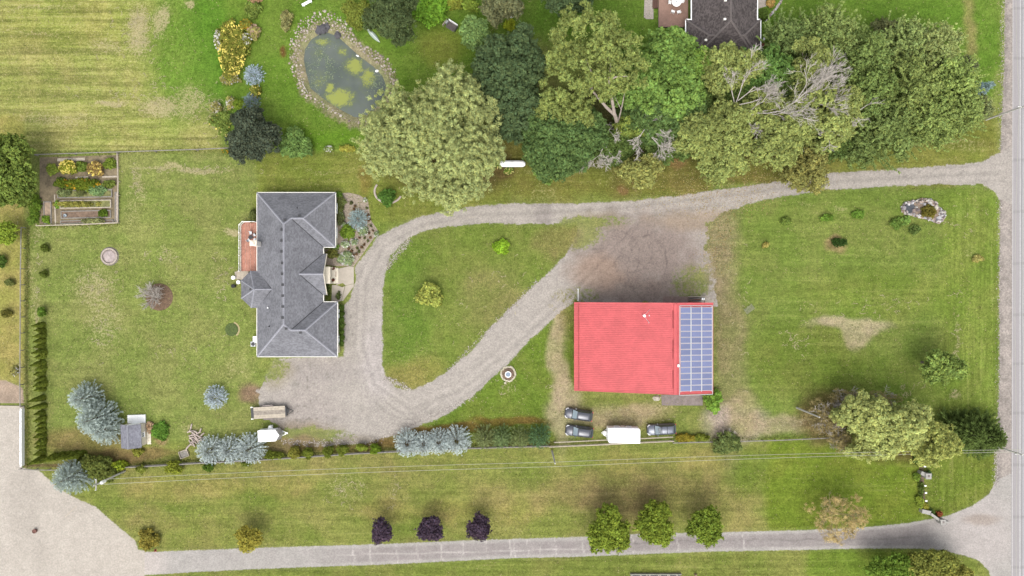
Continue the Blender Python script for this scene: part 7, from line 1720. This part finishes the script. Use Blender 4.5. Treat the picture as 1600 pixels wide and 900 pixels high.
for k, (qx, qy, rx_, ry_, lb) in enumerate(((1292, 652, 42, 34, 'brownish half bare shrub left of the pale willows'), (1322, 622, 34, 20, 'brown green shrub above the left pale willow'), (1378, 625, 30, 18, 'thin brown shrub between the upper willow crowns'), (1440, 650, 16, 18, 'dull brown bush between willow and dark spruce'), (1310, 690, 24, 22, 'brown thicket under the lower left of willows'))):
    THK.append((lb, qx, qy, rx_, ry_, 270 + k))
for k, (qx, qy, rx_, lb) in enumerate(((1510, 676, 34, 'dark green spruce left half of the pair at the roadside'), (1541, 681, 33, 'dark green spruce right half of the pair overhanging the road edge'))):
    spruce('dark_spruce', lb, qx, qy, rx_, 7.5, C_SPRUCE, 'dark_spruce_needles', 280 + k, group='dark spruces at the road', needle=.5, width=.2, zf=.45, irr=.3, nb=12, per=8, tip=1.35)
for k, (qx, qy, rx_, ry_, lb) in enumerate(((597, 829, 17, 20, 'dark purple leaved tree, left of three by the lane'), (673, 827, 21, 20, 'dark purple leaved tree, middle of three by the lane'), (748, 824, 19, 20, 'dark purple leaved tree, right of three by the lane'))):
    broadleaf('purple_tree', lb, qx, qy, rx_, ry_, 4.2, C_PURPLE, 'purple_leaves', 285 + k, lobe=.5, leaf=.17, dens=30, group='purple trees along the lower lane')
broadleaf('small_tree', 'yellow green small tree above the lower lane', 389, 842, 20, 20, 3.8, LC(158, 154, 72), 'yellow_tree_leaves', 290, lobe=.5, leaf=.16, dens=28)
shrub('bush', 'sparse yellowish bush at the corner of gravel lot and lane', 234, 843, 17, 16, 1.2, LC(150, 144, 72), 'corner_bush_leaves', 291, lobe=.4, gaps=.35)
for k, (qx, qy, rx_, ry_, lb) in enumerate(((950, 828, 33, 37, 'largest yellowish green maple, left of three over the lane'), (1023, 816, 29, 35, 'pointed yellowish green maple, middle of three over the lane'), (1103, 820, 27, 29, 'yellowish green maple, right of three over the lane'))):
    broadleaf('young_maple', lb, qx, qy, rx_, ry_, 6, LC(126, 146, 60) if k < 2 else LC(118, 140, 58), 'young_maple_leaves_%d' % (k // 2), 292 + k, lobe=.75, leaf=.22, dens=22, group='maples overhanging the lower lane', lobe_var=.18, trunk_h=.25)
def wispy(name, label, qx, qy, rxp, ryp, h, col, cname, seed, cat='tree', group=None, twig=None, per=10, needle=.34):
    """half bare crown: fine upright sprays on a many branched frame"""
    zc = h * .5; c = W(qx, qy, zc); rad = max(rxp, ryp) * MP * .92
    V, F, Tn, cs = crown(seed, rad, rad, h * .42, int(rad * rad * 2.6), .62, .085, 62, wisp=.35, gaps=.08, fill=.35, aspect=.3, clump=1.2, lobe_var=.12); V[:, 2] += h * .55
    V[:, 0] *= rxp / max(rxp, ryp); V[:, 1] *= ryp / max(rxp, ryp)
    t_ = thing(name, label, cat, Vector((c.x, c.y, 0)), 0, group); link('crown', np_mesh('crown', V, F, leaf_mat(cname, col, .2), Tn), t_)
    mb = branch_skeleton(seed, [((0, 0, h * .25), (math.cos(q * .9), math.sin(q * .9), .7), rad * .45) for q in range(8)], depth=4, spread=.42, r0=.045, up=.2); mb.tube([(0, 0, 0), (0, 0, h * .3)], [.16, .12], 6)
    link('branches', mb.mesh('branches', twig or M_BARK), t_); return t_
wispy('golden_tree', 'thin golden tree with bare twigs standing over the lane', 1306, 806, 48, 44, 6.5, LC(190, 174, 128), 'golden_leaves', 296, twig=plain('golden_twigs', A(216, 200, 160), .9, .15), per=9)
for k, (qx, qy, rx_, ry_, c_, lb) in enumerate(((1392, 886, 40, 22, LC(104, 132, 56), 'green tree cut by the bottom edge, left of a pair'), (1450, 884, 46, 26, LC(134, 142, 74), 'olive green tree cut by the bottom edge, right of pair'), (1492, 896, 24, 16, LC(150, 152, 80), 'yellowish bush at the bottom edge below the lane mouth'))):
    broadleaf('young_maple', lb, qx, qy, rx_, ry_, 5, c_, 'bottom_leaves_%d' % k, 300 + k, lobe=.75, leaf=.2, dens=22, gaps=.1)
shrub('bush', 'straggly green bush with dead twigs right of the parked cars', 1135, 692, 24, 18, 2.2, LC(120, 138, 84), 'straggly_leaves', 304, lobe=.4, gaps=.3); mbs = branch_skeleton(44, [((0, 0, .2), (math.cos(q), math.sin(q), 1), 1.2) for q in range(5)], depth=3, r0=.04); dt = thing('dead_bush', 'bare twigs poking out of the straggly green bush', 'dead bush', W(1132, 684)); link('twigs', mbs.mesh('twigs', M_DEAD), dt)
for k, (qx, qy, rx_, ry_, c_, lb) in enumerate(((1070, 684, 16, 6, LC(152, 144, 60), 'yellowish weeds at the fence right of the grey car'), (1095, 683, 12, 5, LC(120, 134, 58), 'green weeds along the fence left of the straggly bush'), (1433, 717, 7, 10, LC(80, 108, 56), 'dark bush below the willow at the entrance bed'), (1432, 745, 6, 6, LC(140, 170, 76), 'lime green plant left of the upper entrance pillar'), (1451, 741, 4, 6, LC(90, 122, 80), 'dark plant right of the upper entrance pillar'), (1436, 783, 6, 9, LC(140, 160, 70), 'yellow green plant at the lower entrance bed'), (1445, 791, 5, 6, LC(150, 154, 70), 'yellowish plant above the broken entrance wall'), (1454, 800, 5, 5, LC(100, 130, 76), 'small dark green plant beside the sloping white wall'), (1467, 803, 5, 4, LC(160, 96, 70), 'rusty red plant above the lower entrance pillar'), (1439, 765, 3, 12, LC(104, 124, 64), 'thin green planting between the entrance pillars'))):
    shrub('bedding_plant', lb, qx, qy, rx_, ry_, .8, c_, 'entrance_leaves_%d' % k, 310 + k, lobe=.28, leaf=.12, dens=50, cat='plant')
for lb, qx, qy, rx_, ry_, sd_ in THK: wispy('thicket', lb, qx, qy, rx_, ry_, 3.4, LC(158, 148, 108), 'thicket_leaves', sd_, 'shrub', 'brown thicket round the willows', M_DEAD)
# --- vegetable garden plants ---
flowers('sunflower_clump', 'bright yellow flowers at upper left of vegetable garden', 108, 262, 14, 11, 1.2, LC(140, 150, 60), 'veg_leaves', F_Y, 'yellow_petals', 330, 110, .2)
flowers('sunflower_clump', 'yellow flowers at upper right of vegetable garden', 150, 264, 12, 11, 1.0, LC(160, 140, 90), 'veg_leaves_b', F_Y, 'yellow_petals', 331, 70, .17)
flowers('squash_plant', 'yellow flowered green row across the vegetable garden', 124, 288, 34, 9, .9, LC(112, 130, 50), 'veg_leaves_c', F_O, 'orange_petals', 332, 60, .16)
for k, (qx, qy, rx_, ry_, c_, lb) in enumerate(((82, 265, 9, 9, LC(140, 160, 74), 'green plant left of the bright yellow flowers'), (128, 260, 8, 8, LC(118, 142, 66), 'green plants between the two yellow flower clumps'), (172, 256, 10, 8, LC(128, 150, 66), 'green plants at the upper right garden corner'), (95, 286, 10, 9, LC(96, 120, 56), 'dark leafy plants left of the squash row'), (172, 288, 10, 7, LC(122, 140, 70), 'green plants right of the squash row'), (152, 298, 15, 8, LC(128, 158, 110), 'blue green asparagus plants in the herb bed'), (102, 302, 12, 6, LC(132, 146, 100), 'grey green herbs at the left of the herb bed'), (126, 302, 10, 5, LC(130, 140, 92), 'grey green herbs in the middle of the herb bed'), (161, 333, 8, 6, LC(92, 118, 46), 'dark green plant in the brown earth bed'), (150, 346, 20, 4, LC(150, 158, 110), 'pale lettuces along the bottom garden bed'), (73, 343, 6, 8, LC(128, 160, 64), 'lime green plant at the lower left of the garden'), (90, 320, 4, 6, LC(130, 164, 70), 'small lime plant left of the pale edged bed'), (55, 325, 9, 22, LC(110, 140, 58), 'tall green growth outside the left side of garden'), (50, 345, 6, 7, LC(130, 160, 74), 'fresh green clump at the outer lower left of garden'), (118, 319, 36, 4, LC(150, 150, 80), 'low weeds filling the pale edged bed'))):
    shrub('vegetable_plant', lb, qx, qy, rx_, ry_, .6, c_, 'veg_plant_%d' % k, 340 + k, lobe=.3, leaf=.13, dens=40, cat='plant', gaps=.1)
# --- ground scatter: leaves, tufts, lily pads ---
def scatter(name, n, sampler, size, cols, seed, z=.03, flat=True, aspect=.6):
    r = np.random.default_rng(seed); xy = sampler(r, n); n = len(xy)
    P = np.stack([(xy[:, 0] - 800) * MP, (450 - xy[:, 1]) * MP, np.full(n, z) + r.uniform(0, .02, n)], -1)
    V, F = leaf_quads(P, unit(np.array([0, 0, 1.]) + r.normal(0, .15 if flat else .6, (n, 3))), size, aspect, r)
    V[:, 2] = np.maximum(V[:, 2], z - .02)
    cc_ = np.array(cols)[r.integers(0, len(cols), n)].repeat(4, 0)
    return tag(link(name, np_mesh(name, V, F, leaf_mat('scatter_' + name, (1, 1, 1), .1, .1), cc_)), kind='stuff')
def near(lines, sd):
    def f(r, n):
        P = []
        for k in range(n):
            (a, b) = lines[r.integers(0, len(lines))]; t = r.random(); P.append((a[0] + (b[0] - a[0]) * t + r.normal(0, sd), a[1] + (b[1] - a[1]) * t + r.normal(0, sd)))
        return np.array(P)
    return f
scatter('fallen_leaves', 2400, near([((960, 285), (1300, 275)), ((1080, 320), (1220, 300)), ((1060, 300), (1230, 262)), ((1130, 345), (1110, 420)), ((1000, 310), (1180, 320))], 14), .085, [A(206, 176, 130), A(226, 206, 160), A(176, 140, 96), A(190, 170, 90)], 1)
scatter('clover_tufts', 2600, lambda r, n: np.stack([r.uniform(600, 1556, n), r.uniform(300, 680, n)], -1)[lambda a: slice(None)] if False else (lambda a: a[(drive_sd(a[:, 0], a[:, 1]) < -3) & ~((a[:, 0] > 890) & (a[:, 0] < 1120) & (a[:, 1] > 465) & (a[:, 1] < 680))])(np.stack([r.uniform(596, 1556, n), r.uniform(320, 690, n)], -1)), .10, [A(190, 190, 120), A(96, 124, 48), A(110, 140, 56)], 2, .02)
scatter('lily_pads', 900, lambda r, n: (lambda a: a[(poly_sd(a[:, 0], a[:, 1], WATER) > 3) & (fbm(a[:, 0] / 9, a[:, 1] / 9, 3) > .45)])(np.concatenate([np.stack([r.normal(500, 14, n), r.normal(100, 24, n)], -1), np.stack([r.normal(585, 8, n // 3), r.normal(125, 8, n // 3)], -1)])), .085, [A(150, 166, 140), A(128, 146, 120), A(176, 190, 150)], 3, -.285, aspect=.9)
scatter('bank_weeds', 2600, lambda r, n: (lambda a, d: a[(d < -3) & (d > -16)])(*(lambda a: (a, poly_sd(a[:, 0], a[:, 1], WATER)))(np.stack([r.uniform(450, 625, n * 3), r.uniform(15, 200, n * 3)], -1))), .12, [A(150, 160, 80), A(120, 146, 60), A(176, 168, 120)], 4, .03, False)
scatter('fence_weeds', 4200, near([((200, 727), (300, 720)), ((300, 722), (470, 712)), ((470, 711), (640, 701)), ((740, 697), (870, 693)), ((1050, 688), (1300, 681)), ((42, 360), (43, 480)), ((43, 480), (43, 640)), ((60, 242), (366, 233)), ((60, 354), (186, 350)), ((43, 640), (44, 730))], 2.6), .15, [A(120, 136, 58), A(146, 150, 72), A(100, 116, 50), A(170, 164, 100)], 5, .06, False, .3)
scatter('verge_stones', 2400, near([((1567, -50), (1564, 230)), ((1562, 310), (1560, 690)), ((1558, 690), (1556, 760)), ((640, 372), (604, 420)), ((600, 590), (640, 608)), ((700, 580), (840, 440)), ((440, 690), (580, 692)), ((580, 692), (740, 620))], 2.4), .09, [A(214, 202, 192), A(170, 158, 150), A(236, 228, 216)], 6, .03, True, .9)

def tufts(n, seed):
    r = np.random.default_rng(seed); x = r.uniform(-5, 1572, n); y = r.uniform(-5, 905, n)
    keep = (drive_sd(x, y) < -1.5) & (poly_sd(x, y, LOT) < 0) & (poly_sd(x, y, LANE) < -1) & (poly_sd(x, y, TAN) < 0) & (poly_sd(x, y, WATER) < -14) & (poly_sd(x, y, SHOULDER) < 0)
    keep &= ~((x > 402) & (x < 545) & (y > 300) & (y < 560)) & ~((x > 897) & (x < 1116) & (y > 472) & (y < 618)) & ~((x > 62) & (x < 186) & (y > 245) & (y < 350)) & ~((x > 1028) & (x < 1190) & (y < 95))
    keep &= fbm(x / 22, y / 22, 91) + r.normal(0, .12, n) > .46
    x = x[keep]; y = y[keep]; n = len(x)
    c1, a1 = lawn_attrs(x, y)
    P = np.stack([(x - 800) * MP, (450 - y) * MP, r.uniform(.03, .08, n)], -1)
    V, F = leaf_quads(P, unit(np.array([0, 0, 1.]) + r.normal(0, .45, (n, 3))), .10, .55, r)
    V[:, 2] = np.maximum(V[:, 2], .006)
    straw = (r.random(n) < .10 + a1[:, 0] * .75)[:, None]
    k = r.uniform(.62, 1.25, n)[:, None]
    c = np.where(straw, np.array(A(206, 194, 142)) * r.uniform(.8, 1.15, n)[:, None], c1 * k * np.array([.95, 1.03, .9]))
    return tag(link('grass_tufts', np_mesh('grass_tufts', V, F, leaf_mat('tuft_grass', (1, 1, 1), .1, .08), c.repeat(4, 0))), kind='stuff')
tufts(150000, 5)

shrub('bush', 'dark green bush in the bed right of the dark roofed house', 1192, 24, 9, 9, 1.2, LC(92, 116, 56), 'neighbour_leaves', 400, lobe=.3)
shrub('bush', 'round tan bush in the bed right of the dark roofed house', 1204, 5, 6, 6, .9, LC(190, 164, 104), 'tan_bush_leaves', 401, lobe=.25)
bst = thing('stone_border', 'pale stone border curving along the neighbour flower bed', 'edging', W(1205, 18))
for k in range(22):
    t_ = k / 21; q = W(1222 - 26 * t_, -2 + 34 * t_ ** .8) - W(1205, 18); link('stone', ROCKW[k % 4], bst, (q.x, q.y, .08), (0, 0, k), (.26, .22, .2))
tb2 = thing('garden_pots', 'white pot and terracotta pot by the dark house lower right wall', 'pots', W(1192, 62)); MB().lathe([(.16, 0), (.24, .4), (.2, .4)], 10).build('pot', M_WHITE, tb2); MB().lathe([(.2, 0), (.3, .45), (.25, .45)], 10).build('pot', M_BRICK, tb2, (-.1, -1.0, 0))

# dry clippings lying in short curved rows
def clip_rows(n, seed):
    r = np.random.default_rng(seed); P = []; T = []
    spots = [(1240, 535, 22, 20, 16), (1330, 490, 70, 20, 22), (1400, 470, 60, 18, 16), (1496, 520, 6, 50, 16), (1250, 660, 70, 3, 18), (1420, 610, 20, 12, 10), (1500, 350, 24, 24, 14), (150, 450, 30, 30, 34), (165, 505, 24, 40, 30), (290, 266, 76, 6, 36), (212, 290, 9, 30, 16), (250, 400, 24, 14, 16), (345, 440, 14, 60, 18), (120, 352, 60, 5, 16), (280, 545, 40, 8, 10), (545, 768, 30, 24, 26), (620, 770, 8, 22, 10), (870, 560, 12, 80, 30), (960, 648, 70, 14, 40), (230, 150, 90, 26, 60), (215, 50, 40, 40, 60), (790, 605, 12, 16, 10), (760, 470, 70, 60, 20), (1150, 480, 24, 90, 26), (1190, 665, 50, 10, 20), (60, 460, 6, 90, 22), (330, 180, 24, 24, 26)]
    for cx, cy, sx, sy, k in spots:
        for _ in range(k):
            x = cx + r.normal(0, sx * .6); y = cy + r.normal(0, sy * .6); a = r.uniform(0, 6.28) if sx < sy * 3 else r.normal(0, .4); L_ = r.integers(4, 12); cv = r.normal(0, .25)
            for q in range(L_):
                P.append((x + r.normal(0, .5), y + r.normal(0, .5))); T.append((math.cos(a + r.normal(0, .4)), -math.sin(a + r.normal(0, .4)), 0)); x += math.cos(a) * 1.0; y += math.sin(a) * 1.0; a += cv
    P = np.array(P); n = len(P); P3 = np.stack([(P[:, 0] - 800) * MP, (450 - P[:, 1]) * MP, r.uniform(.04, .07, n)], -1)
    V, F = leaf_quads(P3, unit(np.array([0, 0, 1.]) + r.normal(0, .2, (n, 3))), .10, .5, r, np.array(T)); V[:, 2] = np.maximum(V[:, 2], .008)
    c = np.array(A(218, 206, 164)) * r.uniform(.75, 1.12, n)[:, None]
    return tag(link('dry_clippings', np_mesh('dry_clippings', V, F, leaf_mat('clip_straw', (1, 1, 1), .1, .08), c.repeat(4, 0))), kind='stuff')
clip_rows(0, 8)
